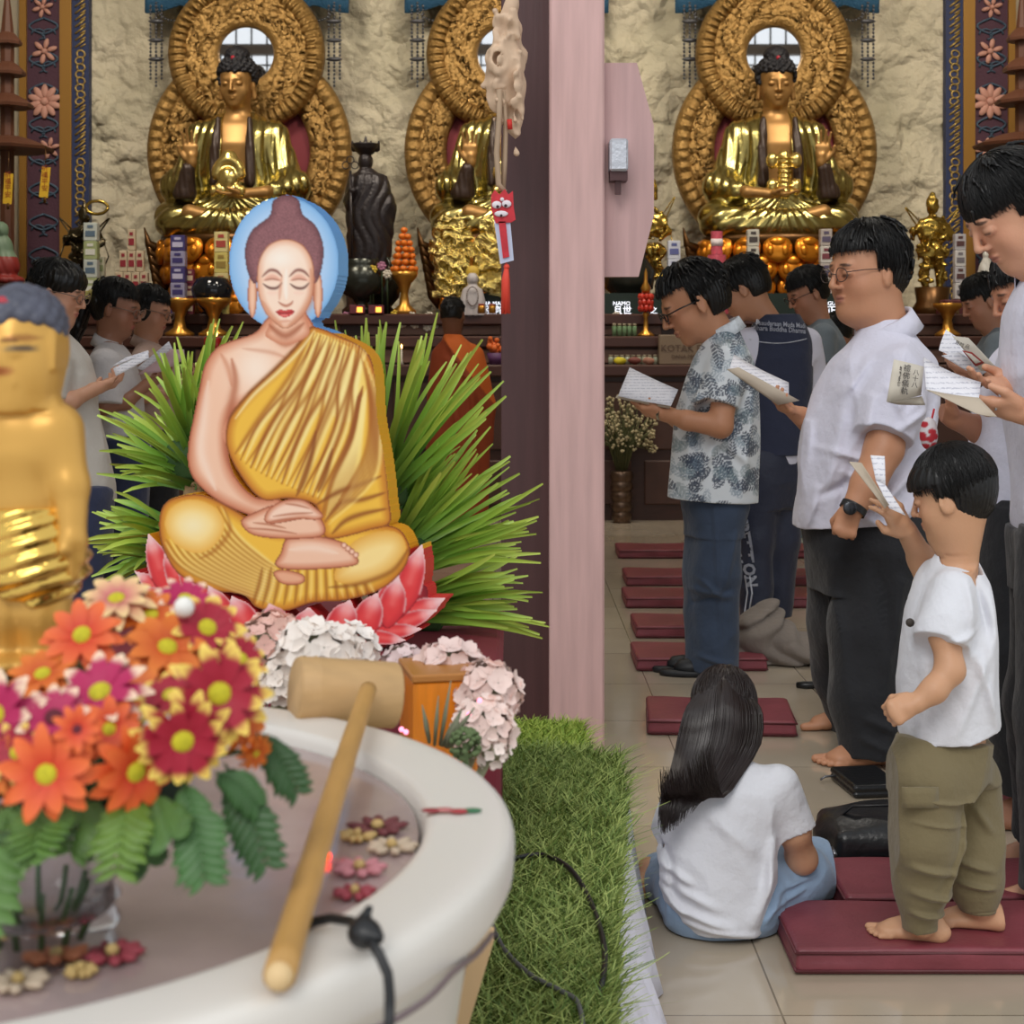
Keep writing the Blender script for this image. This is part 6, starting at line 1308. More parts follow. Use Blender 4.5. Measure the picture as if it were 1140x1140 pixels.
for x, lab in ((398, 'left'), (419, 'right')):
    c = at(x, 12.86, TZ); o = MB().box(c + A3(0, 0, .035), (.06, .03, .035), bev=.004).build('light_box', cm((110, 50, 60)), label='small box with a glowing orange window below the urns, the %s one' % lab, cat='lamp', group='small glowing boxes'); m = MB().box(c + A3(.02, -.031, .032), (.022, .002, .02)); mk('window', np.concatenate(m.v), m.f, mat('amber_glow', (255, 160, 60), emit=(255, 150, 60), es=3), o, smooth=False)
# offerings behind the monk: orange flower basket
c = at(552, 12.45, 1.19); o = MB().lathe(c, [(0, -.0), (.05, 0), (.07, .09), (0, .08)], 14).build('flower_basket', cm((92, 52, 96)), smooth=True, label='purple basket of orange blooms at the left side of the dark post', cat='basket'); m = MB(); [m.ball(c + A3(r.uniform(-.05, .05), r.uniform(-.04, .02), .10 + r.uniform(0, .10)), r.uniform(.018, .028), 8) for _ in range(16)]; mk('orange_blooms', np.concatenate(m.v), m.f, cm((216, 104, 40)), o, smooth=True)
# ================================================================ door post, open leaf
def grain(name, rgb, a=.14, rough=.5, sc=(6, 6, .5), bump_=.25):
    m = mat(name, rgb, rough, var=a, vscale=6, stretch=sc, bump=(14, bump_, 6, .004)); return m
M_POST = grain('dark_maroon_wood', (76, 48, 48)); M_LEAF = grain('rosy_wood', (204, 166, 162), .12, .5); M_PLATE = grain('rosy_plate', (190, 154, 152), .10, .5)
o = MB().box(((558 + 613) / 2 / FPX * 4.9 - CX / FPX * 4.9, 4.985, 1.6), (.075, .08, 1.6), bev=.004).build('trim_1', M_POST); o['kind'] = 'structure'
lf = empty('door_leaf', ((642 - CX) / FPX * 4.8, 4.86, 0), 'thick rosy wooden door leaf standing open edge-on, with hexagonal latch plate', 'door')
lx = lambda px, Y=4.78: (px - CX) / FPX * Y
m = MB().box(((lx(612) + lx(673)) / 2, 4.86, 1.605), ((lx(673) - lx(612)) / 2, .08, 1.585), bev=.006); mk('leaf_edge', np.concatenate(m.v), m.f, M_LEAF, lf, smooth=False)
hx = [(672, 70), (709, 70), (728, 140), (728, 240), (711, 308), (672, 308)]
m = MB().prism([(P(x, y, 4.84)[0], P(x, y, 4.84)[2]) for x, y in hx[::-1]], 4.84, 4.89); mk('latch_plate', np.concatenate(m.v), m.f, M_PLATE, lf, smooth=False)
c = P(688, 174, 4.80); m = MB().box(c, (.027, .045, .048), bev=.006); bl = mk('bolt', np.concatenate(m.v), m.f, mat('brushed_steel', (196, 198, 206), .4, .6, bump=(60, .2)), lf, smooth=False)
m = MB().box(P(688, 197, 4.81), (.026, .038, .014)).box(P(688, 209, 4.80), (.0085, .01, .020)); mk('bolt_pin', np.concatenate(m.v), m.f, mat('dark_steel', (84, 60, 60), .4, .6), bl, smooth=False)
# carved root wood with hanging strap, lion ornament with tassel
c = P(562, 90, 4.62); F = Fld(P(530, 265, 4.62) - A3(0, .12, 0), P(592, -20, 4.62) + A3(0, .14, 0), .0045)
J = lambda x, y, d=0: P(x, y, 4.62 + d); r = random.Random(3)
F.chain([J(572, -10), J(566, 30), J(562, 70), J(560, 110)], [.012, .032, .052, .045], 0, .02); F.chain([J(566, 20, .02), J(577, 60, .03), J(574, 120, .02), J(572, 150, .0)], [.014, .022, .026, .014], .01, .01)
F.ell(J(556, 68, -.04), (.032, .03, .045), None, .01); F.ell(J(556, 66, -.065), (.018, .02, .026), None, .006, 'sub'); F.ell(J(556, 67, -.055), (.010, .012, .014), None, .003)
F.chain([J(538, 95), J(550, 88), J(565, 96), J(574, 108)], [.006, .018, .02, .012], .01); F.chain([J(546, 112), J(552, 98, -.04), J(562, 97, -.04), J(566, 112)], [.010, .011, .011, .010], .004)
F.chain([J(571, 110), J(575, 138), J(573, 156), J(574, 170)], [.018, .013, .010, .009], .01)
for i in range(60):
    y0 = r.uniform(10, 125); x0 = 562 + r.uniform(-12, 16); F.cap(J(x0, y0, -.035 + r.uniform(-.02, .01)), J(x0 + r.uniform(-5, 5), y0 + r.uniform(8, 22), -.03), r.uniform(.006, .012), .004, .006)
F.disp(wrinkle(7, .008, 40, 110), .02)
V, Q = F.extract(); o = mk('carved_driftwood', V, Q, mat('pale_driftwood', (206, 176, 148), .6, var=.15, vscale=20), loc=tuple(c), label='pale carved driftwood ornament hung high on the dark door post', cat='ornament')
m = MB().tube([J(x, y, -.05) for x, y in ((556, 100), (556, 130), (553, 170), (555, 205), (562, 214))], .014, 8, flat=.6).tube([J(x, y, -.03) for x, y in ((561, 102), (563, 140), (562, 180), (560, 214))], .012, 8, flat=.6); mk('strap', np.concatenate(m.v), m.f, mat('tan_strap', (172, 146, 120), .7), o, smooth=True)
m = MB().tube([J(567, 133, -.05), J(568, 144, -.05)], .008, 6); mk('red_cord', np.concatenate(m.v), m.f, mat('red_cord', (200, 40, 30), .6), o, smooth=True)
c = P(561, 240, 4.56); rt_ = empty('charm', c, 'red and white lion-face paper charm with orange-red tassel hanging from the strap', 'charm'); M_RC = mat('charm_red', (196, 40, 52), .6, var=.2, vscale=40); M_WC = mat('charm_white', (226, 216, 222), .6)
K = lambda x, y, d=0: P(x, y, 4.56 + d)
m = MB().prism([(K(x, y)[0], K(x, y)[2]) for x, y in ((547, 218), (551, 212), (556, 217), (562, 211), (566, 217), (571, 213), (572, 232), (574, 245), (569, 248), (552, 249), (547, 234))][::-1], 4.545, 4.56); mk('lion_head', np.concatenate(m.v), m.f, M_RC, rt_, smooth=False)
m = MB()
for (x, y, a, b) in ((553, 228, .014, .011), (564, 227, .014, .011), (558, 238, .020, .009), (559, 222, .006, .006)): m.ball(K(x, y, -.018), (a, .004, b), 10)
mk('face', np.concatenate(m.v), m.f, M_WC, rt_, smooth=True)
m = MB()
for (x, y, a) in ((554, 230, .0045), (563, 229, .0045), (558, 240, .004)): m.ball(K(x, y, -.023), (a, .003, a), 8)
mk('eyes', np.concatenate(m.v), m.f, mat('ink', (50, 20, 30), .6), rt_, smooth=True)
m = MB().prism([(K(x, y)[0], K(x, y)[2]) for x, y in ((550, 246), (568, 246), (572, 290), (557, 294))][::-1], 4.55, 4.56); mk('ribbon_panel', np.concatenate(m.v), m.f, mat('charm_blue_white', (190, 196, 220), .6), rt_, smooth=False)
m = MB().prism([(K(x, y)[0], K(x, y)[2]) for x, y in ((555, 247), (563, 247), (567, 286), (560, 288))][::-1], 4.545, 4.549); mk('ribbon_stripe', np.concatenate(m.v), m.f, M_RC, rt_, smooth=False)
m = MB()
for i in range(26):
    a = i * 2.4; m.tube([K(564, 297) + A3(.003 * math.cos(a), .003 * math.sin(a), 0), K(563, 312) + A3(.009 * math.cos(a), .009 * math.sin(a), 0), K(563, 350) + A3(.011 * math.cos(a), .011 * math.sin(a), r.uniform(0, .01))], .0028, 4)
m.ball(K(564, 297), .009, 8).tube([K(563, 291), K(564, 297)], .002, 4); mk('tassel', np.concatenate(m.v), m.f, mat('tassel_red', (226, 72, 52), .6), rt_, smooth=True)
# ================================================================ kneeling cushions
M_CUSH = mat('wine_leatherette', (126, 58, 67), .46, var=.22, vscale=9, bump=(90, .25, 3, .004)); M_CUS2 = mat('dark_wine_leatherette', (94, 40, 46), .5, var=.22, vscale=9, bump=(90, .2, 3, .004))
def cushion(cx, cy, w, d, lab, rot=0, z=0.0, h=.057):
    F = Fld((-w / 2 - .02, -d / 2 - .02, -.01), (w / 2 + .02, d / 2 + .02, h + .02), .008); F.box((0, 0, h / 2), (w / 2, d / 2, h / 2), None, .010); F.disp(lambda x, y, z_: .0025 * np.sin(x * 14 + y * 9) * (z_ > h * .5), .01)
    V, Q = F.extract(); V = V @ Rz(rot).T.astype(np.float32); o = mk('kneeling_cushion', V + np.array((cx, cy, z)), Q, M_CUSH, loc=(cx, cy, z), label=lab, cat='cushion', group='kneeling cushions')
    m = MB(); 
    for zz in (.010, h - .010): m.tube([Rz(rot) @ A3(x, y, zz) + A3(cx, cy, z) for x, y in ((-w / 2, -d / 2), (w / 2, -d / 2), (w / 2, d / 2), (-w / 2, d / 2), (-w / 2, -d / 2))], .0035, 5)
    mk('piping', np.concatenate(m.v), m.f, M_CUS2, o, smooth=True)
cushion(.92, 3.51, .66, .30, 'wine-red kneeling cushion under the barefoot boy, corner scuffed', .0)
cushion(1.07, 3.83, .62, .28, 'wine-red kneeling cushion just behind the one the boy stands on', .0)
cushion(.72, 5.62, .50, .36, 'wine-red kneeling cushion right behind the seated girl\'s head', -.07)
for i, (x0, yf, w_, lab) in enumerate(((.505, 6.54, .53, 'at the older man\'s shoes'), (.56, 7.29, .52, 'second in front of the older man, left column'), (.575, 8.14, .52, 'third from the older man\'s shoes, left column'), (.63, 8.90, .52, 'fourth from the older man\'s shoes, left column'), (.665, 10.08, .52, 'farthest of the left column, near the flower vase'))):
    cushion(x0 + w_ / 2, yf + .18, w_, .36, 'wine-red kneeling cushion ' + lab)
for yf, lab in ((8.14, 'nearest of those seen between the navy trousers and the heavy man'), (8.90, 'middle one of those seen between the navy trousers and the heavy man'), (10.08, 'farthest of those seen between the navy trousers and the heavy man')): cushion(1.62, yf + .18, .52, .36, 'wine-red kneeling cushion ' + lab)
cushion(1.92, 5.58, .56, .36, 'wine-red kneeling cushion behind the boy\'s waist, by the right edge'); cushion(1.58, 4.62, .54, .34, 'wine-red kneeling cushion behind the boy\'s khaki legs')
# ================================================================ things on the floor
M_LEA = mat('black_leather', (20, 21, 24), .35, bump=(70, .3, 3, .004), spec=.5)
F = Fld(P(925, 1000, 4.0) - A3(.1, .2, .1), A3(1.30, 4.45, .30), .006)
bc = PG(975, 985); bc = A3(.98, 4.13, 0)
F.ell(bc + A3(0, 0, .065), (.21, .14, .075), Rz(.05)); F.box(bc + A3(.0, 0, .055), (.185, .125, .055), Rz(.05), .03, .03); F.disp(wrinkle(3, .008, 12, 40), .02); F.half(A3(0, 0, .004), (0, 0, -1))
V, Q = F.extract(); o = mk('handbag', V, Q, M_LEA, loc=tuple(bc), label='soft black leather handbag lying between the seated girl\'s knee and the boy', cat='bag')
m = MB(); m.tube([bc + A3(-.19, -.07, .03), bc + A3(-.1, -.145, .045), bc + A3(.1, -.145, .045), bc + A3(.2, -.06, .04)], .004, 6); mk('zip', np.concatenate(m.v), m.f, mat('zip_metal', (120, 120, 124), .3, .8), o, smooth=True)
m = MB().tube([bc + A3(-.19, .0, .07), bc + A3(-.12, -.05, .15), bc + A3(.0, -.06, .155), bc + A3(.13, -.03, .12), bc + A3(.17, .02, .07)], .007, 8, flat=.5); mk('handle', np.concatenate(m.v), m.f, M_LEA, o, smooth=True)
for t in (-.18, -.11, .1): m = MB().tube([bc + A3(t, -.10, .06), bc + A3(t, -.128, .05)], .006, 8); mk('stud', np.concatenate(m.v), m.f, MATS['zip_metal'], o, smooth=True)
c = A3(1.19, 4.10, .0); o = MB().box(c + A3(0, 0, .135), (.006, .085, .13), R=Ry(-.16) @ Rz(-.5), bev=.004).build('tablet', mat('black_glass', (16, 16, 18), .15), label='black tablet propped upright against the handbag behind the boy\'s legs', cat='tablet')
m = MB().box(c + A3(-.008, -.002, .135), (.0035, .075, .118), R=Ry(-.16) @ Rz(-.5)); mk('screen', np.concatenate(m.v), m.f, mat('tablet_screen', (34, 36, 40), .1), o, smooth=False)
wc = A3(1.05, 4.80, 0); F = Fld(wc - A3(.12, .16, .01), wc + A3(.12, .16, .06), .004)
F.box(wc + A3(0, 0, .020), (.075, .115, .020), Rz(.12), .012); F.disp(lambda x, y, z: .0035 * (np.abs(z - .020) < .0035), .01); V, Q = F.extract()
o = mk('wallet', V, Q, M_LEA, loc=tuple(wc), label='black zip wallet on the tiles beside the heavy man\'s bare foot', cat='wallet')
m = MB().tube([wc + A3(-.075, .05, .025), wc + A3(-.11, .055, .02), wc + A3(-.125, .05, .012)], .0035, 6); mk('zip_pull', np.concatenate(m.v), m.f, MATS['zip_metal'], o, smooth=True)
sc_ = PG(912, 766); pts = [sc_ + A3(x, y, .012) for x, y in ((-.085, 0), (-.06, .015), (.0, .018), (.10, .01), (.12, -.002), (.10, -.012), (0, -.012), (-.06, -.016), (-.085, 0))]
o = MB().tube(pts, .007, 8, flat=1.6).build('wrist_strap', M_LEA, smooth=True, label='looped black wrist strap lying on the tiles left of the heavy man\'s feet', cat='strap')
g0 = PG(868, 744); F = Fld(g0 + A3(-.26, -.15, -.01), g0 + A3(.22, .45, .30), .0065)
F.ell(g0 + A3(-.04, .16, .08), (.13, .13, .12), None); F.ell(g0 + A3(.08, .12, .05), (.12, .11, .07), None, .05); F.ell(g0 + A3(-.14, .18, .04), (.08, .09, .08), None, .05); F.cap(g0 + A3(-.06, .2, .1), g0 + A3(-.02, .18, .19), .07, .05, .04); F.cap(g0 + A3(.15, .08, .03), g0 + A3(.19, .05, .02), .03, .015, .03)
F.disp(lambda x, y, z: -.022 * np.abs(np.sin((x - g0[0]) * 24 + 4 * np.sin(z * 16) + y * 8)), .04); F.disp(wrinkle(13, .014, 12, 36), .04); F.half(A3(0, 0, .004), (0, 0, -1))
V, Q = F.extract(); o = mk('jacket', V, Q, cloth('taupe_grey_cloth', (124, 114, 106)), loc=tuple(g0), label='crumpled grey-brown jacket heaped on the floor at the navy track trousers', cat='jacket')
m = MB().tube([g0 + A3(.17, .04, .02), g0 + A3(.20, .03, .014), g0 + A3(.23, .045, .012)], .012, 8); mk('sleeve_cuff', np.concatenate(m.v), m.f, mat('black_rubber'), o, smooth=True)
# flower vase by the altar, teal and yellow box
vc = PG(692, 579); vc = A3(vc[0], 12.2, 0); vc[0] = (692 - CX) / FPX * 12.2
o = MB().lathe(vc, [(0, 0), (.07, 0)] + [((.062 + .0004 * i) + .014 * abs(math.sin(i * PI / 8)), .01 + i * .0095) for i in range(41)] + [(.0, .40)], 24).build('floor_vase', mat('ribbed_bronze', (96, 76, 62), .3, .7), smooth=True, label='tall ribbed bronze floor vase holding dried stems beside the door leaf', cat='vase')
m = MB(); m2 = MB(); r = random.Random(12)
for i in range(150):
    a = r.uniform(0, 2 * PI); s_ = r.random() ** .6; tp = vc + A3(math.cos(a) * .27 * s_, math.sin(a) * .20 * s_, .40 + r.uniform(.22, .62) * (1.05 - .4 * s_)); md_ = vc + A3(math.cos(a) * .10 * s_, math.sin(a) * .09 * s_, .58)
    m.tube([vc + A3(math.cos(a) * .03, math.sin(a) * .03, .37), md_, tp], [.005, .004, .003], 4)
    for k in range(3): m2.ball(tp + A3(r.uniform(-.02, .02), r.uniform(-.02, .02), r.uniform(-.05, .02)), (r.uniform(.008, .014),) * 3, 6)
o = m.build('dried_flowers', mat('dry_stems', (86, 88, 52), .8), smooth=True, label='bunch of dried cream blossoms and green stems standing in the bronze floor vase', cat='flowers'); mk('blossoms', np.concatenate(m2.v), m2.f, mat('dry_cream', (188, 174, 136), .8, var=.15), o, smooth=True)
c = A3((884 - CX) / FPX * 11.4, 11.4, 0); o = MB().box(c + A3(0, 0, .19), (.26, .18, .19), bev=.01).build('donation_box', mat('teal_paint', (58, 128, 140), .5), label='teal and yellow box on the floor behind the navy trousers', cat='box')
m = MB().box(c + A3(0, 0, .12), (.264, .184, .07)).box(c + A3(0, 0, .385), (.27, .19, .012)); mk('yellow_band', np.concatenate(m.v), m.f, mat('yellow_paint', (206, 188, 100), .5), o, smooth=False)
# ================================================================ sheets and booklets in the hands
PM = page_mat()
def leaf4(cs, m, name, parent=None, th=.0012, n=7, bend=0.0, **k):
    a, b, c_, d = [np.asarray(q, float) for q in cs]; nn = nrm(np.cross(b - a, d - a)); G = []
    for i in range(n):
        u = i / (n - 1); G.append([(a * (1 - u) + b * u) * (1 - v) + (d * (1 - u) + c_ * u) * v + nn * bend * math.sin(PI * u) for v in (0, .33, .66, 1)])
    mm = MB().sheet(np.array(G), th); V = np.concatenate(mm.v); return mk(name, V, mm.f, m, parent, smooth=True, loc=None if parent else tuple(V.mean(0)), **k)
def book(label, parts, group=None, name='booklet', cat='booklet'):
    o = leaf4(parts[0][0], parts[0][1], name, bend=parts[0][2], label=label, cat=cat, group=group)
    for q in parts[1:]: leaf4(q[0], q[1], q[3] if len(q) > 3 else 'page', o, bend=q[2])
    return o
def quad(Y, *c): return [P(x, y, Y + (d[0] if d else 0)) for x, y, *d in c]
M_KR = mat('kraft_cover', (184, 170, 152), .7); M_OFF = mat('offwhite_cover', (206, 198, 184), .7); M_PKC = mat('pink_cover', (192, 160, 164), .7); M_BLC = mat('blue_cover', (128, 140, 190), .6)
book('printed white sheet held low by the older man in the leaf-print shirt', [(quad(6.4, (701, 409, .08), (755, 434, -.02), (747, 452, -.08), (688, 441, .0)), PM, .004)], name='song_sheet', cat='sheet')
leaf4(quad(6.42, (687, 440, .0), (747, 452, -.08), (745, 455, -.08), (685, 443, .0)), M_KR, 'cover', bpy.data.objects['song_sheet'])
book('booklet with a grey-brown cover held out by the heavy man', [(quad(5.28, (809, 411), (822, 409), (890, 446), (866, 451)), M_KR, -.006), (quad(5.31, (817, 395, .1), (878, 426, .06), (878, 442), (812, 410)), PM, .004)])
bk = book('booklet held up to the face by the boy', [(quad(3.40, (945, 514), (959, 515), (990, 562), (985, 566)), M_KR, .004), (quad(3.41, (969, 507, .06), (985, 508, .05), (986, 540, .02), (975, 535, .03)), PM, .0), (quad(3.41, (975, 535, .03), (986, 540, .02), (1008, 574), (990, 566)), PM, .0)])
bk = book('open booklet with bold characters on its cover in the tall young man\'s hands', [(quad(3.52, (995, 400, -.04), (1028, 408), (1025, 440), (987, 447, -.04)), M_OFF, -.006), (quad(3.53, (1028, 398, .08), (1092, 426, .04), (1090, 443, -.06), (1031, 435, -.04)), PM, .006), (quad(3.50, (1031, 434, -.02), (1090, 443, -.05), (1110, 464, -.08), (1085, 460, -.08)), M_KR, .003, 'cover'), (quad(3.53, (987, 447, -.04), (1026, 441), (1030, 451), (1000, 450)), M_OFF, 0, 'cover')])
M_INK = mat('black_ink', (50, 46, 46), .7)
for i, (s, x, y, z_) in enumerate((('澳\n門\n普\n陀', 1000.5, 423, .011), ('禮\n佛\n儀\n軌', 1008.5, 427, .0165), ('八\n十\n八', 1019, 424, .0135))): lettering('characters', s, P(x, y - (4 if i != 2 else 2), 3.484), Rface @ Rz(-.12), z_, M_INK, bk, extr=.0003)
bk2 = book('booklet with a red-framed picture on its cover held by the man with the wrist strap', [(quad(4.22, (1067, 377), (1074, 375), (1111, 412), (1094, 413)), M_OFF, .0), (quad(4.24, (1045, 390), (1053, 367, .05), (1072, 380, .03), (1094, 413)), PM, .006), (quad(4.23, (1048, 396), (1068, 392), (1100, 413), (1088, 420)), PM, .0)])
leaf4(quad(4.205, (1060, 374), (1078, 376), (1110, 410), (1092, 413)), M_OFF, 'cover', bk2)
leaf4(quad(4.198, (1071, 390), (1082, 392), (1096, 404), (1086, 408)), mat('red_frame', (150, 50, 44), .6), 'picture_frame', bk2); leaf4(quad(4.195, (1074, 392), (1081, 394), (1092, 403), (1086, 405)), M_OFF, 'picture', bk2)
for s, x, y in (('普門', 1068, 383), ('品', 1077, 386)): lettering('characters', s, P(x, y, 4.196), Rface @ Rz(-.5), .012, M_INK, bk2, extr=.0003)
book('thin booklet with a blue inner page held by the woman in cream linen', [(quad(5.85, (126, 410), (165, 392), (166, 399), (129, 419)), PM, .003), (quad(5.87, (128, 411), (163, 395), (164, 396.5), (129, 414)), M_BLC, .0, 'cover'), (quad(5.9, (124, 408), (140, 398), (165, 390), (166, 393)), PM, 0)])
book('pink-covered booklet held open by the woman with the ponytail', [(quad(6.7, (153, 417), (192, 388), (206, 400), (180, 414)), M_PKC, .004), (quad(6.73, (152, 410), (188, 380), (193, 390), (160, 413)), PM, .004), (quad(6.72, (188, 389), (205, 389), (206, 400), (196, 404)), M_PKC, 0, 'cover')])
# patterned pouch hanging below the second man's hand
c = P(1034, 484, 4.40); F = Fld(c - .12, c + .12, .004); F.ell(c, (.024, .03, .042)); F.ell(c + A3(0, 0, .028), (.016, .02, .02), None, .01); V, Q = F.extract(); r = random.Random(9)
o = mk('pouch', V, Q, mat('red_white_print', (214, 208, 210), .7, attr=True), loc=tuple(c), colors=paint(V, (212, 206, 210), [(c + A3(r.uniform(-.025, .025), -.03, r.uniform(-.04, .04)), (.012, .05, .009), None, (178, 34, 48), 1, .2) for i in range(9)]), label='small red and white patterned pouch dangling below the hand beside the heavy man\'s back', cat='pouch')
m = MB().tube([c + A3(0, 0, .04), P(1037, 468, 4.40), P(1040, 455, 4.40)], .003, 6); mk('cord', np.concatenate(m.v), m.f, M_RC, o, smooth=True)
# ================================================================ painted cutout on its table
AX0, AY0, AW, AH = 144, 212, 362, 520
class Art:
    def __init__(s):
        s.X, s.Y = np.meshgrid(np.arange(AX0, AX0 + AW), np.arange(AY0, AY0 + AH), indexing='ij'); s.X = s.X.astype(np.float32); s.Y = s.Y.astype(np.float32)
        s.C = np.zeros((AW, AH, 3), np.float32); s.M = np.zeros((AW, AH), bool)
    def smooth(s, pts, closed=True, n=6):
        p = np.array(pts, float); m = len(p); out = []
        for i in range(m if closed else m - 1):
            g = lambda k: p[(i + k) % m] if closed else p[min(max(i + k, 0), m - 1)]
            a, b, c, d = g(-1), g(0), g(1), g(2)
            for t in np.arange(n) / n: out.append(.5 * (2 * b + (c - a) * t + (2 * a - 5 * b + 4 * c - d) * t * t + (3 * b - a - 3 * c + d) * t ** 3))
        if not closed: out.append(p[-1])
        return np.array(out)
    def win(s, p, mg):
        a = np.clip((p.min(0) - mg - (AX0, AY0)).astype(int), 0, None); b = (p.max(0) + mg - (AX0, AY0)).astype(int) + 1; return (slice(a[0], b[0]), slice(a[1], b[1]))
    def dist(s, p, W, closed):
        X, Y = s.X[W], s.Y[W]; D = np.full(X.shape, 1e9, np.float32); T = np.zeros(X.shape, np.float32); m = len(p); k = m if closed else m - 1
        for i in range(k):
            a, b = p[i], p[(i + 1) % m]; d = b - a; t = np.clip(((X - a[0]) * d[0] + (Y - a[1]) * d[1]) / (d @ d + 1e-9), 0, 1)
            q = (X - a[0] - t * d[0]) ** 2 + (Y - a[1] - t * d[1]) ** 2; w = q < D; D = np.where(w, q, D); T = np.where(w, (i + t) / k, T)
        return np.sqrt(D), T
    def inside(s, p, W):
        X, Y = s.X[W], s.Y[W]; I = np.zeros(X.shape, bool); m = len(p)
        for i in range(m):
            a, b = p[i], p[(i + 1) % m]
            if a[1] == b[1]: continue
            I ^= ((Y < a[1]) != (Y < b[1])) & (X < a[0] + (Y - a[1]) * (b[0] - a[0]) / (b[1] - a[1]))
        return I
    def fill(s, pts, mid, edge, wd=8, line=None, lw=1.2, grow=True, sm=True, light=None):
        p = s.smooth(pts) if sm else np.array(pts, float); W = s.win(p, 3); I = s.inside(p, W); D, _ = s.dist(p, W, True)
        k = np.clip(D / wd, 0, 1)[..., None] ** .8; c = np.array(edge, np.float32) * (1 - k) + np.array(mid, np.float32) * k
        if light: 
            X, Y = s.X[W], s.Y[W]; g = np.exp(-(((X - light[0]) / light[2]) ** 2 + ((Y - light[1]) / light[3]) ** 2))[..., None]; c = c * (1 - g) + np.array(light[4], np.float32) * g
        if line is not None: l = np.clip(1.4 - D / lw, 0, 1)[..., None] * .8; c = c * (1 - l) + np.array(line, np.float32) * l
        s.C[W] = np.where(I[..., None], c, s.C[W])
        if grow: s.M[W] |= I
        return I, W
    def stroke(s, pts, w, rgb, a=1.0, taper=True, clip=None, sm=True):
        p = s.smooth(pts, False, 5) if sm and len(pts) > 2 else np.array(pts, float); W = s.win(p, w * 3); D, T = s.dist(p, W, False)
        ww = w * (np.sin(PI * np.clip(T, .03, .97)) ** .6 if taper else 1); k = (np.exp(-(D / (ww + .15)) ** 2) * a)[..., None]
        if clip is not None: k = k * clip[W][..., None]
        s.C[W] = s.C[W] * (1 - k) + np.array(rgb, np.float32) * k
    def mask(s, pts):
        p = s.smooth(pts); W = s.win(p, 3); m = np.zeros((AW, AH), bool); m[W] = s.inside(p, W); return m
A = Art(); BR = (118, 62, 26)
ell_ = lambda cx, cy, rx, ry, n=28: [(cx + rx * math.cos(2 * PI * i / n), cy + ry * math.sin(2 * PI * i / n)) for i in range(n)]
A.fill(ell_(316, 293, 61, 74), (176, 208, 242), (128, 180, 228), 16, (110, 160, 210), 1.5)
# lotus petals
def petal(b, t, w, c=(226, 62, 64)):
    b = np.array(b, float); t = np.array(t, float); d = t - b; n = np.array((-d[1], d[0])) / np.linalg.norm(d)
    pts = [b, b + d * .35 + n * w, b + d * .72 + n * w * .8, b + d * .92 + n * w * .25, t, b + d * .92 - n * w * .25, b + d * .72 - n * w * .8, b + d * .35 - n * w]
    A.fill(pts, c, (196, 40, 50), w * .6, (120, 18, 30), 1.1)
    m = A.mask(pts); A.stroke([b + d * .80, t], w * .55, (252, 226, 226), .85, False, m); A.stroke([b + d * .5, b + d * .8], w * .3, (246, 130, 124), .5, False, m)
    A.stroke([t, b + d * .72 + n * w * .8, b + d * .4 + n * w], 1.4, (252, 214, 210), .7, False, m); A.stroke([t, b + d * .72 - n * w * .8, b + d * .4 - n * w], 1.4, (252, 214, 210), .7, False, m)
A.fill([(160, 640), (200, 655), (300, 690), (400, 685), (470, 650), (470, 690), (430, 716), (380, 712), (300, 700), (220, 700), (170, 672)], (170, 34, 44), (120, 20, 32), 14)
for b, t, w in (((196, 670), (150, 636), 9), ((190, 668), (165, 594), 13), ((215, 680), (152, 652), 8), ((208, 668), (184, 610), 12), ((226, 680), (200, 624), 11), ((240, 706), (214, 640), 13), ((420, 700), (496, 666), 13), ((415, 706), (487, 679), 10), ((400, 706), (470, 700), 9), ((392, 706), (452, 713), 8), ((385, 704), (420, 724), 7),
    ((442, 690), (470, 606), 15), ((418, 700), (444, 640), 14)): petal(b, t, w)
SK, SKE = (246, 200, 170), (196, 108, 72); RB, RE = (244, 192, 66), (184, 98, 20)
# legs
legs = [(206, 551), (230, 552), (262, 568), (300, 590), (360, 592), (400, 585), (438, 586), (453, 600), (456, 618), (446, 638), (424, 656), (386, 668), (348, 671), (318, 680), (287, 677), (270, 662), (235, 657), (200, 640), (182, 612), (177, 582), (184, 560)]
A.fill(legs, RB, RE, 12, BR, 1.5); ml = A.mask(legs)
for i in range(13):
    t = i / 12; G_ = lambda o: [(180 + 62 * t + o, 604 - 40 * t), (200 + 62 * t + o, 630 - 34 * t), (244 + 48 * t + o, 652 - 30 * t), (304 + 6 * t, 672 - 40 * t)]; A.stroke(G_(0), 1.8, (150, 80, 20), .55, True, ml); A.stroke(G_(4), 2.0, (255, 236, 158), .55, True, ml)
for i in range(12):
    t = i / 11; x0 = 292 + 110 * t; A.stroke([(x0, 632 - 6 * t), (x0 - 4 + 8 * t, 652 - 4 * t), (x0 - 12 + 22 * t, 676 - 10 * t)], 2.2, (140, 76, 20), .6, True, ml); A.stroke([(x0 + 5, 634 - 6 * t), (x0 + 1 + 8 * t, 652 - 4 * t), (x0 - 6 + 22 * t, 672 - 10 * t)], 2.0, (255, 230, 150), .5, True, ml)
A.fill([(390, 606), (420, 592), (444, 594), (452, 612), (438, 634), (412, 648), (384, 650), (372, 640)], (255, 226, 150), (232, 172, 70), 18, None, grow=False); A.stroke([(366, 654), (400, 650), (436, 636), (454, 612)], 3, (130, 70, 20), .6, True, ml)
A.fill([(190, 566), (212, 556), (238, 564), (250, 584), (240, 606), (220, 616), (196, 606), (184, 586)], (255, 222, 140), (238, 180, 76), 16, None, grow=False, light=(215, 585, 18, 14, (255, 238, 186))); A.stroke([(250, 566), (256, 590), (240, 612), (222, 622)], 2.5, (170, 100, 30), .55, True, ml)
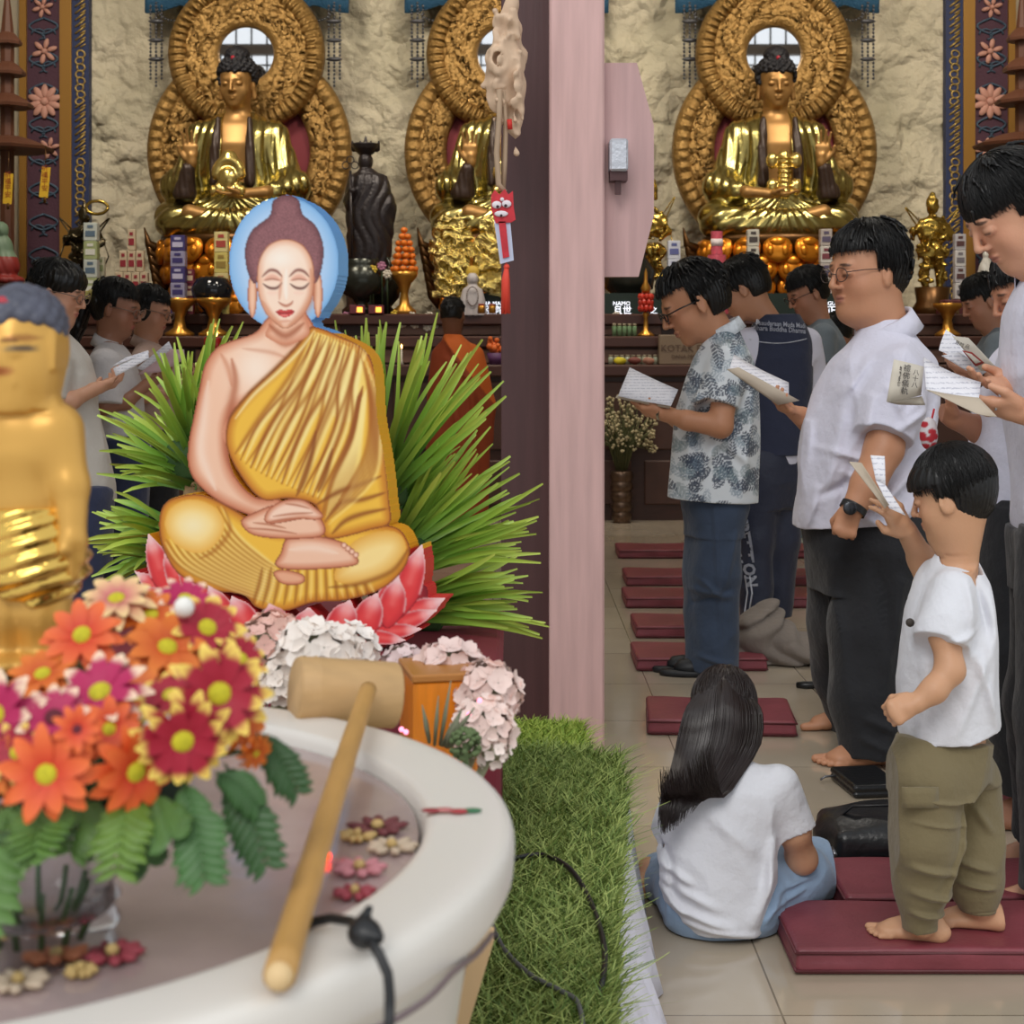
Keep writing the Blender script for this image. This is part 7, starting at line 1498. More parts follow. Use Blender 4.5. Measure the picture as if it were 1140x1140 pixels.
# far arm and torso skin
A.fill([(300, 352), (284, 370), (256, 380), (240, 388), (228, 406), (222, 432), (216, 462), (210, 492), (210, 520), (222, 541), (250, 562), (292, 578), (310, 575), (312, 556), (284, 553), (262, 530), (254, 500), (258, 460), (290, 440), (330, 410), (350, 372), (342, 350), (334, 340)], SK, SKE, 13, (140, 74, 48), 1.6, light=(285, 410, 26, 30, (255, 232, 212)))
m_ = A.mask([(300, 352), (240, 388), (210, 500), (222, 541), (292, 578), (312, 556), (254, 500), (258, 460), (330, 410), (350, 372)])
A.stroke([(258, 400), (262, 425), (256, 460), (252, 500), (260, 530)], 5, (176, 98, 66), .7, True, m_); A.stroke([(232, 425), (226, 470), (224, 505), (240, 545)], 6, (255, 232, 214), .55, True, m_); A.stroke([(300, 372), (318, 384), (340, 372)], 3, (176, 96, 62), .6); A.stroke([(270, 388), (300, 392), (318, 398)], 2.5, (206, 140, 108), .5)
A.stroke([(246, 394), (254, 410), (258, 430)], 3, (196, 116, 82), .5, True)
# robe over the shoulder
robe = [(346, 364), (378, 374), (404, 388), (416, 410), (420, 465), (428, 512), (433, 556), (434, 582), (412, 590), (366, 600), (356, 580), (350, 562), (322, 555), (292, 556), (268, 530), (252, 496), (256, 464), (276, 438), (306, 410), (330, 384)]
A.fill(robe, RB, RE, 12, BR, 1.5); mr = A.mask(robe)
A.fill([(350, 372), (372, 378), (398, 394), (408, 420), (404, 450), (388, 470), (368, 460), (352, 430), (344, 400)], (255, 230, 142), (246, 206, 98), 22, None, grow=False)
for i in range(17):
    t = i / 16; jj = 5 * math.sin(i * 2.3); P4 = [(346 + 58 * t, 370 + 18 * t), (322 + 74 * t + jj, 420 + 8 * t), (286 + 100 * t - jj, 470 + 12 * t), (262 + 92 * t, 505 + 50 * t ** .7)]
    A.stroke(P4, 2.0 + 1.4 * (i % 3 == 0), (150, 76, 16), .60 + .2 * (i % 2), True, mr); A.stroke([(x + 5, y) for x, y in P4], 2.8, (255, 236, 158), .7, True, mr)
for i in range(11):
    t = i / 10; P4 = [(404 - 6 * t, 430 + 12 * t), (398 - 8 * t, 480 + 8 * t), (394 - 26 * t, 520 + 16 * t), (384 - 26 * t, 556 + 22 * t)]
    A.stroke(P4, 2.6, (150, 78, 22), .55, True, mr); A.stroke([(x + 5, y + 1) for x, y in P4], 2.2, (255, 232, 150), .5, True, mr)
for P4 in ([(430, 548), (404, 556), (380, 560), (362, 580)], [(432, 566), (404, 572), (384, 580), (370, 594)], [(424, 530), (400, 540), (376, 548), (352, 562)], [(352, 480), (346, 510), (338, 536), (330, 552)], [(370, 500), (362, 530), (354, 548)]): A.stroke(P4, 3.0, (132, 66, 18), .75, True, mr)
A.stroke([(346, 366), (330, 386), (306, 411), (277, 438), (257, 464)], 2.6, (138, 76, 24), .7); A.stroke([(350, 368), (334, 390), (310, 414), (282, 440), (262, 466)], 2.2, (255, 240, 180), .8)
A.stroke([(416, 412), (419, 465), (427, 512), (432, 580)], 3, (206, 140, 44), .6, True, mr)
for b, t, w in (((262, 712), (232, 652), 15), ((430, 700), (444, 643), 15), ((285, 716), (258, 664), 16), ((400, 712), (420, 660), 16), ((312, 718), (300, 672), 18), ((372, 716), (390, 668), 17), ((340, 720), (344, 676), 18)): petal(b, t, w)
for i in range(7): A.stroke([(402 + 3 * i, 396 + 7 * i), (412 + 1.5 * i, 450 + 6 * i), (406 + i, 505 + 5 * i), (380 - 3 * i, 552 + 5 * i)], 2.2, (156, 84, 22), .5, True, mr); A.stroke([(406 + 3 * i, 396 + 7 * i), (416 + 1.5 * i, 450 + 6 * i), (410 + i, 505 + 5 * i), (384 - 3 * i, 554 + 5 * i)], 2.0, (255, 232, 150), .5, True, mr)
# hands and foot
A.fill([(312, 616), (320, 599), (348, 596), (378, 602), (394, 612), (399, 622), (394, 630), (354, 634), (318, 634), (306, 628)], SK, SKE, 9, (130, 66, 42), 1.4)
for i in range(4): A.fill(ell_(383 + i * 4.4, 607 + i * 3.6, 3.4, 3.6, 10), (255, 220, 196), (206, 128, 96), 3, (150, 80, 54), .8)
A.stroke([(322, 612), (350, 610), (376, 616)], 4, (255, 228, 208), .6); A.fill([(304, 638), (316, 634), (338, 640), (336, 650), (314, 650)], (236, 176, 140), SKE, 5, (130, 66, 42), 1.1)
A.fill([(268, 580), (284, 570), (306, 562), (332, 564), (352, 572), (362, 586), (358, 597), (334, 600), (300, 599), (278, 594)], SK, SKE, 8, (140, 70, 46), 1.4)
A.fill([(294, 578), (300, 566), (316, 557), (336, 556), (350, 564), (360, 574), (352, 579), (336, 578), (314, 582), (300, 583)], (252, 216, 192), SKE, 7, (150, 78, 52), 1.2)
for a, b in (((304, 575), (348, 571)), ((300, 581), (340, 577)), ((276, 588), (330, 594)), ((282, 582), (318, 588)), ((318, 561), (344, 566))): A.stroke([a, ((a[0] + b[0]) / 2, (a[1] + b[1]) / 2 - 1), b], 1.1, (168, 92, 62), .75)
# head
for cx in (281, 354): A.fill(ell_(cx, 328, 5.2, 26, 16), (244, 198, 168), (206, 130, 96), 4, (150, 80, 56), 1.1)
A.fill([(304, 330), (300, 360), (296, 374), (318, 384), (344, 372), (340, 350), (340, 330)], (240, 190, 160), (206, 128, 94), 8, None, grow=True); A.stroke([(300, 362), (318, 374), (338, 360)], 4, (160, 84, 54), .7)
hair = [(304, 224), (318, 217), (332, 222), (337, 238), (352, 252), (360, 274), (358, 300), (350, 316), (340, 300), (318, 284), (296, 300), (284, 316), (275, 300), (273, 276), (281, 256), (300, 240)]
A.fill(hair, (140, 92, 96), (104, 62, 68), 8, (92, 52, 58), 1.4)
r = np.random.RandomState(2); mh = A.mask(hair); nzz = r.rand(AW, AH)[..., None]; A.C = np.where(mh[..., None], A.C * (.88 + .24 * nzz), A.C)
A.fill([(318, 266), (300, 272), (289, 288), (286, 308), (288, 330), (296, 349), (308, 361), (317, 366), (328, 361), (340, 348), (348, 330), (350, 308), (347, 288), (336, 272)], (253, 224, 202), (226, 160, 124), 9, (160, 92, 66), 1.2, light=(312, 288, 18, 12, (255, 242, 228)))
A.stroke([(346, 300), (348, 328), (336, 350), (322, 362)], 5, (196, 120, 86), .5); A.stroke([(292, 335), (302, 352), (314, 363)], 3.5, (206, 132, 98), .5)
for s_ in (-1, 1):
    cx = 317 + s_ * 15 + 1
    A.stroke([(cx - 11, 308 + (0 if s_ < 0 else 0)), (cx - 3, 301), (cx + 5, 302), (cx + 11, 308)], 1.5, (120, 66, 56), .9); A.stroke([(cx - 9, 312), (cx, 308), (cx + 9, 312)], 3.2, (226, 150, 124), .6)
    A.stroke([(cx - 10, 316), (cx - 3, 320.5), (cx + 5, 320.5), (cx + 11, 315)], 1.3, (84, 44, 38), .95); A.stroke([(cx - 8, 312), (cx, 310.5), (cx + 8, 312)], .9, (150, 86, 66), .7); A.stroke([(cx - 6, 326), (cx + 6, 326)], 3, (250, 206, 186), .5)
A.stroke([(314, 306), (312, 322), (311, 334)], 1.6, (216, 146, 116), .6); A.stroke([(319, 300), (318, 318), (319, 333)], 2.4, (255, 244, 232), .8); A.stroke([(310, 336), (314, 339), (319, 340.5), (324, 338), (326, 335)], 1.3, (172, 92, 66), .85)
A.fill([(307, 347), (313, 344.5), (317, 346), (321, 344.5), (328, 346), (324, 351), (317, 353.5), (311, 351)], (226, 82, 76), (190, 50, 52), 3, None, grow=False); A.stroke([(307, 347.5), (317, 349), (328, 346.5)], .8, (120, 24, 30), .9); A.stroke([(313, 351), (320, 351)], 1.2, (250, 160, 150), .7); A.stroke([(311, 358), (323, 357)], 1.8, (216, 140, 110), .6)
# a thick board standing on the table, turned a little to the left
ANG = math.radians(14); PN = A3(-math.sin(ANG), -math.cos(ANG), 0); PO = P(320, 500, 3.05)
def onplane(px, py, off=0.0):
    D = np.stack([(px - CX) / FPX, np.ones_like(px), -(py - CY) / FPX], axis=-1); o_ = PO - A3(0, 0, CAMZ) - PN * off
    t = (o_ @ PN) / (D @ PN); return D * t[..., None] + A3(0, 0, CAMZ)
I, J_ = np.nonzero(A.M); cell = A.M.copy(); id_ = -np.ones((AW + 1, AH + 1), int)
Cc = A.C / 255; Cl = np.where(Cc <= .04045, Cc / 12.92, ((Cc + .055) / 1.055) ** 2.4)
use = np.zeros((AW + 1, AH + 1), bool); use[:-1, :-1] |= cell; use[1:, :-1] |= cell; use[:-1, 1:] |= cell; use[1:, 1:] |= cell
vi, vj = np.nonzero(use); id_[vi, vj] = np.arange(len(vi)); Vf = onplane(AX0 + vi - .5, AY0 + vj - .5); n0 = len(Vf)
cc = np.zeros((AW + 1, AH + 1, 3)); cn = np.zeros((AW + 1, AH + 1, 1))
for a in (0, 1):
    for b in (0, 1): cc[a:AW + a, b:AH + b] += Cl * cell[..., None]; cn[a:AW + a, b:AH + b] += cell[..., None]
Cv = (cc / np.maximum(cn, 1))[vi, vj]
Q = np.stack([id_[I, J_], id_[I, J_ + 1], id_[I + 1, J_ + 1], id_[I + 1, J_]], axis=1)
sides = []
for di, dj, e in ((-1, 0, ((0, 0), (0, 1))), (1, 0, ((1, 1), (1, 0))), (0, -1, ((1, 0), (0, 0))), (0, 1, ((0, 1), (1, 1)))):
    pi, pj = I + di, J_ + dj; ok = (pi < 0) | (pj < 0) | (pi >= AW) | (pj >= AH); nb = np.zeros(len(I), bool); nb[~ok] = cell[pi[~ok], pj[~ok]]; s_ = ~nb
    a = id_[I[s_] + e[0][0], J_[s_] + e[0][1]]; b = id_[I[s_] + e[1][0], J_[s_] + e[1][1]]; sides.append(np.stack([a, a + n0, b + n0, b], axis=1))
# the board's sides are painted like the part they belong to: halo blue, robe yellow, petals red
py_ = AY0 + vj; Cs_ = np.where((py_ < 372)[:, None], np.array(lin((112, 168, 220))), np.where((py_ < 612)[:, None], np.array(lin((226, 164, 40))), np.array(lin((206, 52, 56)))))
Vf2 = Vf.copy(); TH = -PN * .055
Vall = np.concatenate([Vf, Vf + TH, Vf]); Cs_ = np.concatenate([Cs_, Cs_]); Qb = Q[:, ::-1] + n0; Fa = np.concatenate([Q, Qb] + [np.where(q < n0, q + 2 * n0, q) for q in sides])
m_art = mat('painted_board', (200, 180, 120), .45, attr=True, spec=.4)
zb = Vf[:, 2].min(); board = mk('painted_cutout', Vall, Fa, m_art, loc=(PO[0], PO[1], zb), smooth=False, colors=np.concatenate([Cv, Cs_]), label='large painted board cutout of a seated yellow-robed figure with blue halo on red petals', cat='cutout')
for x in (225, 400):
    q = onplane(np.array(float(x)), np.array(600.0), .055); m = MB().tube([q, A3(q[0] + .02, q[1] + .22, zb + .005)], .010, 6); mk('prop_leg', np.concatenate(m.v), m.f, mat('batten', (150, 120, 84), .7), board, smooth=True)
PZ = .287; M_MAR = mat('maroon_cloth', (112, 30, 44), .75, var=.08, bump=(300, .1, 2, .001))
tx = (557 - CX) / FPX * 2.88; tz = zb - .002; o = MB().box(((tx - 1.05) / 2, 3.25, (tz + PZ) / 2), ((tx + 1.05) / 2, .37, (tz - PZ) / 2), bev=.008).build('cloth_table', M_MAR, label='table covered in plain maroon cloth behind the basin, under the painted cutout', cat='table')
m = MB().box(((tx - 1.05) / 2, 3.25, tz - .02), ((tx + 1.05) / 2 + .004, .374, .018), bev=.008); mk('table_edge', np.concatenate(m.v), m.f, M_MAR, o, smooth=False)
# fans of long fresh blades behind the board
def grass_fan(label, base, tips, Y, n=70, seed=1, w=.0062, dy=.18, lean=.0):
    """base (x0, y0, x1, y1) px segment where the blades start; tips = list of px points along the outer outline"""
    r = random.Random(seed); V = []; Fc = []; Cs = []; T = np.array(tips, float); L = np.r_[0, np.cumsum(np.hypot(*np.diff(T, axis=0).T))]
    for i in range(n):
        s_ = r.random() * L[-1]; tx_, ty_ = np.interp(s_, L, T[:, 0]), np.interp(s_, L, T[:, 1]); u = s_ / L[-1]; f = .50 + .5 * r.random() ** .45
        b = P(base[0] + (base[2] - base[0]) * u + r.uniform(-8, 8), base[1] + (base[3] - base[1]) * u + r.uniform(-8, 8), Y + r.uniform(0, .06))
        t = P(tx_ + r.uniform(-16, 16), ty_ + r.uniform(-20, 20), Y + r.uniform(-dy, dy * .7)); t = b + (t - b) * f; t2 = t; mid = (b + t) / 2 + A3(r.uniform(-.02, .02), r.uniform(-.02, .02), r.uniform(.0, .035)); sd = nrm(np.cross(t - b, A3(0, 1, 0) + A3(r.uniform(-1, 1), 0, r.uniform(-1, 1)) * .6)); nv = nrm(np.cross(sd, t - b)); k = len(V); ww = w * r.uniform(.7, 1.3)
        g = r.random(); c0 = np.array((66, 112, 44)); c1 = np.array((118, 166, 56)) * (1 - g) + np.array((176, 202, 78)) * g; c2 = np.array((204, 214, 108)) * .6 + c1 * .4
        for j in range(6):
            q = j / 5; p_ = b * (1 - q) ** 2 + 2 * mid * q * (1 - q) + t * q * q; wd = ww * (1.2 - .55 * q) * (1 if j < 5 else .45); V += [p_ - sd * wd, p_ + nv * wd * .5, p_ + sd * wd]
            c = c0 + (c1 - c0) * min(1, q * 2.0) if q < .6 else c1 + (c2 - c1) * (q - .6) / .4
            Cs += [lin(c)] * 3
            if j: a = k + (j - 1) * 3; Fc += [(a, a + 1, a + 4, a + 3), (a + 1, a + 2, a + 5, a + 4)]
    m_ = mat('fresh_blade', (110, 150, 40), .4, attr=True, spec=.4); o = mk('grass_fan', np.array(V), np.array(Fc), m_, loc=tuple(P(base[0], base[1], Y)), colors=np.array(Cs), smooth=True, label=label, cat='foliage', group='fans of fresh blades behind the cutout')
    q = MB().box(P((base[0] + base[2]) / 2, (base[1] + base[3]) / 2, Y + .03), (.05, .03, .04), bev=.01); mk('binding', np.concatenate(q.v), q.f, mat('binding_green', (50, 80, 36), .8), o)
    q = MB().tube([P((base[0] + base[2]) / 2, (base[1] + base[3]) / 2, Y + .03), A3(P((base[0] + base[2]) / 2, 0, Y + .03)[0], Y + .03, tz)], .02, 8); mk('stake', np.concatenate(q.v), q.f, MATS['batten'], o)
grass_fan('fan of fresh green blades rising at the cutout\'s right shoulder, the upper right one', (412, 520, 440, 560), [(360, 385), (385, 355), (440, 340), (478, 352), (520, 385), (556, 400), (552, 440), (556, 455)], 3.22, 62, 1)
grass_fan('fan of fresh green blades beside the cutout\'s right knee, the middle right one', (440, 600, 455, 640), [(490, 490), (560, 485), (580, 530), (608, 562), (598, 590), (596, 630)], 3.24, 62, 2)
grass_fan('lowest right fan of fresh green blades, level above the red lotus petals', (462, 668, 470, 690), [(570, 620), (590, 640), (602, 665), (600, 690), (596, 712)], 3.22, 44, 3)
grass_fan('fan of fresh green blades at the left arm of the cutout, the upper left one', (220, 480, 210, 545), [(262, 370), (200, 372), (170, 410), (128, 440), (118, 480), (112, 510), (104, 540)], 3.24, 74, 4)
grass_fan('lower left fan of fresh green blades beside the cutout\'s left knee', (192, 590, 185, 630), [(120, 550), (98, 580), (100, 610), (106, 640), (120, 662)], 3.22, 44, 5)
# ================================================================ low platform with artificial turf and white skirt
edge = [(4.34, .185), (3.98, .19), (3.95, .250), (3.67, .246), (3.1, .196), (2.4, .140), (1.6, .08), (.9, .05)]
poly = [(x, y) for y, x in edge] + [(-1.3, .9), (-1.3, 4.34)]
PZ = .28
o = MB().prism(poly, 0.0, PZ, axis=2).build('platform', mat('plywood', (150, 130, 100), .8), label='low boxy platform carrying the turf and basin left of the aisle', cat='platform')
G = []
ys = np.linspace(.9, 3.9, 90)
for i, y in enumerate(ys):
    xt = np.interp(y, [e[0] for e in edge][::-1], [e[1] for e in edge][::-1]) + .012; w_ = .010 * math.sin(i * 1.1) + .006 * math.sin(i * 2.7)
    G.append([(xt, y, PZ + .004), (xt + .012, y, PZ - .03), (xt + .35 * (.284 - xt) + w_, y, PZ * .6), (xt + .75 * (.284 - xt) + w_ * 1.5, y, PZ * .25), (.286 + w_ * 1.5, y, .004)])
mk('skirt', *(lambda m: (np.concatenate(m.v), m.f))(MB().sheet(np.array(G)[::-1], .003)), cloth('white_skirt_cloth', (222, 220, 234)), o, smooth=True)
def turf(name, label, xr, yr, n, hgt, seed, dark, mask=None, zfun=None, group=None):
    r = np.random.RandomState(seed); X = r.uniform(xr[0], xr[1], n * 2); Y = r.uniform(yr[0], yr[1], n * 2)
    xe = np.interp(Y, [e[0] for e in edge][::-1], [e[1] for e in edge][::-1]); k = (X < xe + .012); 
    if mask is not None: k &= mask(X, Y)
    X, Y = X[k][:n], Y[k][:n]; m = len(X); a = r.uniform(0, 2 * PI, m); L = hgt * r.uniform(.55, 1.25, m); b = .0013 + .0010 * r.rand(m)
    fx = .45 * np.cos(a) + .42 * r.randn(m) + .10; fy = .35 * np.sin(a) - .15; base = np.stack([X, Y, np.full(m, PZ)], 1); s_ = np.stack([np.cos(a + 1.57) * b, np.sin(a + 1.57) * b, 0 * b], 1)
    md_ = base + np.stack([fx * L * .35, fy * L * .35, L * .6], 1); tp = base + np.stack([fx * L * 1.1, fy * L * 1.1, L * (.75 + .35 * r.rand(m))], 1)
    V = np.stack([base - s_, base + s_, md_ + s_ * .9, md_ - s_ * .9, tp + s_ * .3, tp - s_ * .3], 1).reshape(-1, 3); i = np.arange(m)[:, None] * 6
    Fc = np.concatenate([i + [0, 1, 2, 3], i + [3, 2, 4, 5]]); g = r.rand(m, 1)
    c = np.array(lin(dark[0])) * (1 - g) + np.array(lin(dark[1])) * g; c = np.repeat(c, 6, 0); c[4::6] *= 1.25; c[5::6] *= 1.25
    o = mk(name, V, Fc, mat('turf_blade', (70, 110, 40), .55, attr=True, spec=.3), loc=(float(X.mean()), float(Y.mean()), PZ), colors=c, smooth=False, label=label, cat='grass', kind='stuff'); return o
m = MB().prism([(P(x, y, 1.72)[0], P(x, y, 1.72)[2]) for x, y in ((530, 1035), (550, 1040), (514, 1160), (496, 1160))], 1.70, 1.74); GS = m
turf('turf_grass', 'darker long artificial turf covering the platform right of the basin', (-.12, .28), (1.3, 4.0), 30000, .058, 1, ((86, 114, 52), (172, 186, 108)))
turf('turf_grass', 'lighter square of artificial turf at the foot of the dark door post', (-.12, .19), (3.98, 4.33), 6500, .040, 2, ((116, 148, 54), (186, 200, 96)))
tb = mat('turf_backing', (46, 66, 34), .9)
o = MB().prism([(x - .004, y) for x, y in poly], PZ, PZ + .006, axis=2).build('turf_backing', tb, label='dark green turf backing sheet laid over the low platform', cat='mat')
# ================================================================ the basin
BX, BY, BZ, BR_, BI = -.472, 1.225, .94, .47, .405
M_CER = mat('white_glazed_ceramic', (226, 221, 214), .3, spec=.4)
prof = [(.20, PZ + .006), (.24, PZ + .03), (.23, .36), (.27, .45), (.36, .60), (.425, .78), (.438, .86), (.455, .890), (.465, .898), (.470, .908), (.471, .920), (.471, .930), (.469, .936), (.466, .939), (.460, .9405), (.45, .941), (.43, .940), (.412, .9395), (.407, .939), (.404, .937), (.402, .932), (.400, .92), (.385, .86), (.35, .74), (.28, .62), (.0, .58)]
o = MB().lathe((BX + .003, BY, 0), prof, 128).build('basin', M_CER, smooth=True, label='large round white ceramic basin with a broad flat rim at the lower left', cat='basin')
mk('gilded_strut', np.concatenate(GS.v), GS.f, mat('peach_gilt', (222, 186, 140), .5), o, smooth=False)
for dx, rgb in ((0, (150, 46, 58)), (.010, (196, 120, 120)), (.022, (176, 60, 70)), (.032, (60, 120, 84))):
    c = PG(480, 903, BZ + .0015); c = A3(c[0] + dx, c[1] + .002 * math.sin(dx * 200), BZ + .0022); m = MB().ball(c, (.008, .006, .0012), 10); mk('painted_sprig', np.concatenate(m.v), m.f, mat('glaze_%d' % rgb[0], rgb, .3), o, smooth=True)
WZ = .926
m_w = mat('misty_water', (170, 150, 148), .12, spec=.6, var=.26, vscale=7, bump=(9, .15, 3, .01))  # murky mauve-grey, made milky in place of the mist above the water
o = MB().lathe((BX, BY, WZ), [(0, -.02), (.398, -.02), (.4005, 0), (0, 0)], 96).build('water', m_w, smooth=False, label='mauve-grey scented water in the basin, milky tone standing in for mist', cat='water', kind='thing')
r = random.Random(5)
def inring(px, py): return PG(px, py, WZ)
PET = {'red': (156, 62, 74), 'pink': (204, 134, 142), 'yellow': (196, 166, 106), 'orange': (200, 122, 84), 'cream': (200, 180, 156), 'dark': (112, 54, 58)}
fl = [(420, 926, 'dark', 26, 'dark red blossom floating by the right inner wall of the basin'), (398, 936, 'yellow', 16, 'small yellow blossom floating beside the dark red one'), (436, 948, 'cream', 22, 'cream petal cluster floating against the right inner wall'), (400, 972, 'pink', 24, 'pink blossom floating beside the bamboo handle'), (395, 1000, 'red', 18, 'red petal cluster floating below the pink blossom'), (125, 1068, 'red', 28, 'faded red blossom floating by the front wall of the basin'), (60, 1066, 'orange', 24, 'orange blossom floating under the glass vase'), (20, 1100, 'cream', 26, 'cream blossom floating in the front corner of the water'), (90, 1088, 'yellow', 14, 'pale yellow petals floating between the orange and red blossoms'), (210, 900, 'cream', 16, 'cream petal floating behind the fern leaf')]
for x, y, k, rp_, lab in fl:
    c = inring(x, y); R_ = rp_ * 1.35 / FPX * c[1]; m = MB()
    for j in range(9):
        a = j * 2 * PI / 9 + r.random() * .3; m.ball(c + A3(math.cos(a) * R_ * .62, math.sin(a) * R_ * .62, .004), (R_ * .42 * r.uniform(.8, 1.1), R_ * .20, .003), 8, Rz(a) @ Ry(-.12))
    o = m.build('floating_blossom', mat('petal_' + k, PET[k], .6), smooth=True, label=lab, cat='flower', group='blossoms floating in the basin'); m = MB().ball(c + A3(0, 0, .006), (R_ * .22, R_ * .22, .004), 8); mk('flower_centre', np.concatenate(m.v), m.f, mat('petal_yellow', PET['yellow']), o, smooth=True)
m = MB().ball(PG(363, 953, WZ + .004), .004, 8); m.build('indicator_light', mat('red_led', (255, 60, 30), emit=(255, 50, 20), es=6), smooth=True, label='tiny red indicator light glowing at the water beside the bamboo handle', cat='light')
# black adapter and its cable on the rim
a_ = PG(406, 1043, BZ + .012); a_[2] = BZ + .014; F = Fld(a_ - .04, a_ + .04, .0022); F.ell(a_, (.0105, .010, .009)); F.cap(a_ + A3(-.004, .004, .003), a_ + A3(.002, .009, .012), .004, .0025, .004); F.cap(a_, a_ + A3(.009, -.007, 0), .006, .0035, .005); V, Q = F.extract()
M_CAB = mat('black_cable', (24, 25, 28), .4); o = mk('cable_plug', V, Q, M_CAB, loc=tuple(a_), label='black plug with its cable lying over the front rim of the basin', cat='plug')
J = lambda x, y, Y: P(x, y, Y)
m = MB().tube([PG(352, 1030, .90), PG(340, 1029, BZ + .004), PG(368, 1022, BZ + .008), PG(392, 1026, BZ + .010), a_], .0032, 8); mk('cable', np.concatenate(m.v), m.f, M_CAB, o, smooth=True)
m = MB().tube([a_, PG(422, 1062, BZ + .010), J(432, 1085, .938), J(434, 1110, .905), J(433, 1145, .895), J(428, 1200, .90)], .0032, 8); mk('cable', np.concatenate(m.v), m.f, M_CAB, o, smooth=True)
def cable(name, pts, r_, m_, lab): 
    A_ = Art.smooth(None, pts, False, 8) if False else np.array(pts); n = len(A_); out = []
    for i in range(n - 1):
        g = lambda k: A_[min(max(i + k, 0), n - 1)]; a, b, c, d = g(-1), g(0), g(1), g(2)
        for t in np.arange(6) / 6: out.append(.5 * (2 * b + (c - a) * t + (2 * a - 5 * b + 4 * c - d) * t * t + (3 * b - a - 3 * c + d) * t ** 3))
    out.append(A_[-1]); return MB().tube(out, r_, 8).build(name, m_, smooth=True, label=lab, cat='cable')
gz = PZ + .056
cable('power_cable', [PG(548, 962, gz), PG(575, 955, gz), PG(605, 952, gz), PG(635, 968, gz + .01), PG(658, 1005, gz), PG(672, 1050, gz), PG(672, 1085, gz), PG(666, 1108, gz - .02)], .0050, M_CAB, 'thick black power cable arching over the turf right of the basin')
cable('power_cable', [PG(548, 1030, gz), PG(562, 1058, gz), PG(590, 1085, gz), PG(622, 1102, gz), PG(643, 1116, gz), PG(650, 1150, gz)], .0042, mat('grey_cable', (92, 96, 96), .4), 'grey power cable running across the turf below the thick black one')
cable('power_cable', [J(548, 1040, 1.165), J(530, 1062, 1.10), J(505, 1082, 1.03), J(478, 1110, .985), J(440, 1135, .955), J(405, 1150, .93)], .0022, mat('mauve_cable', (120, 104, 106), .4), 'thin mauve cable hanging along the outside of the basin')
# bamboo ladle
M_BAM = mat('bamboo', (196, 150, 84), .45, var=.12, vscale=14, stretch=(4, 1, 1)); M_BM2 = mat('pale_bamboo', (200, 162, 112), .5, var=.14, vscale=10, stretch=(.6, 4, 4), bump=(30, .2, 3, .003))
ca, cb = P(328, 768, 1.60), P(440, 774, 1.635); ax = nrm(cb - ca); Rl = basis(ax, (0, 0, 1)); Lc = np.linalg.norm(cb - ca); Rg = np.stack([Rl[:, 1], Rl[:, 2], Rl[:, 0]], 1)
m = MB().lathe((0, 0, 0), [(0, 0), (.0315, 0), (.0335, .004), (.0332, .016), (.0345, .019), (.0332, .022), (.0330, Lc - .002), (.0315, Lc), (.0290, Lc), (.0285, .01), (0, .01)], 40, R=Rg); m.v[0] = m.v[0] + ca
o = mk('bamboo_ladle', m.v[0], m.f, M_BM2, loc=tuple(ca), smooth=True, label='bamboo ladle with long handle laid across the basin rim', cat='ladle')
h0, h1 = P(410, 768, 1.575), PG(311, 1086, BZ + .012); m = MB(); pts = [h0 + (h1 - h0) * t + A3(0, 0, .004 * math.sin(PI * t)) for t in np.linspace(0, 1, 30)]; rr = [.0095 + .0012 * math.exp(-((t - .42) / .012) ** 2) + .0010 * math.exp(-((t - .8) / .012) ** 2) - .0012 * (1 - t) for t in np.linspace(0, 1, 30)]; m.tube(pts, rr, 14); mk('handle', np.concatenate(m.v), m.f, M_BAM, o, smooth=True)
m = MB().ball(h1 + nrm(h1 - h0) * .001, (.0082,) * 3, 12); mk('handle_end', np.concatenate(m.v), m.f, mat('cut_bamboo', (222, 190, 140), .6), o, smooth=True)
# ================================================================ gilt child statue on a pedestal in the basin
SX = 36; Ys = 1.30; base = P(SX, 745, Ys)
rt_ = empty('child_statue', (base[0], Ys, WZ - .02), 'small golden standing child figure with dark curls, blurred at the left edge', 'statue')
K = lambda x, y, d=0: P(x, y, Ys + d)
q = Person.__new__(Person); q.Y = Ys; q.skin = (214, 166, 84); q.F = Fld(K(-75, 760) - A3(0, .09, 0), K(125, 310) + A3(0, .09, 0), .0024); q.ops = []; q.root = rt_; q.v = .0024
H = q.head(20, 385, 108, -104, 6, neck=(20, 470, .0), nr=(.020, .024), child=True, fat=1.1); F = q.F
E = lambda x, y, a, b, c, d=0, k=.012: F.ell(K(x, y, d), (a, c, b), None, k)
E(22, 505, .044, .034, .030); E(25, 555, .036, .036, .028); E(28, 612, .044, .036, .032); F.ell(K(57, 397), (.0075, .007, .021), None, .003); F.cap(K(-12, 478), K(58, 478), .020, .021, .012)
F.chain([K(64, 480), K(78, 540, -.01), K(80, 600, -.02)], [.020, .015, .011], .01, .006); F.chain([K(-22, 480), K(-42, 540), K(-30, 600, -.03)], [.020, .015, .011], .01, .006)
F.cap(K(80, 600, -.02), K(82, 640, -.02), .011, .005, .004); F.cap(K(76, 600, -.02), K(71, 612, -.03), .009, .005, .004); F.cap(K(85, 602, -.02), K(88, 622, -.02), .008, .005, .003)
for x, s_ in ((8, -1), (48, 1)): F.chain([K(x + s_ * 4, 630), K(x, 680, -.005), K(x - 2, 732)], [.027, .020, .015], .010, .008); F.ell(K(x - 2, 738, -.012), (.019, .026, .009), None, .006)
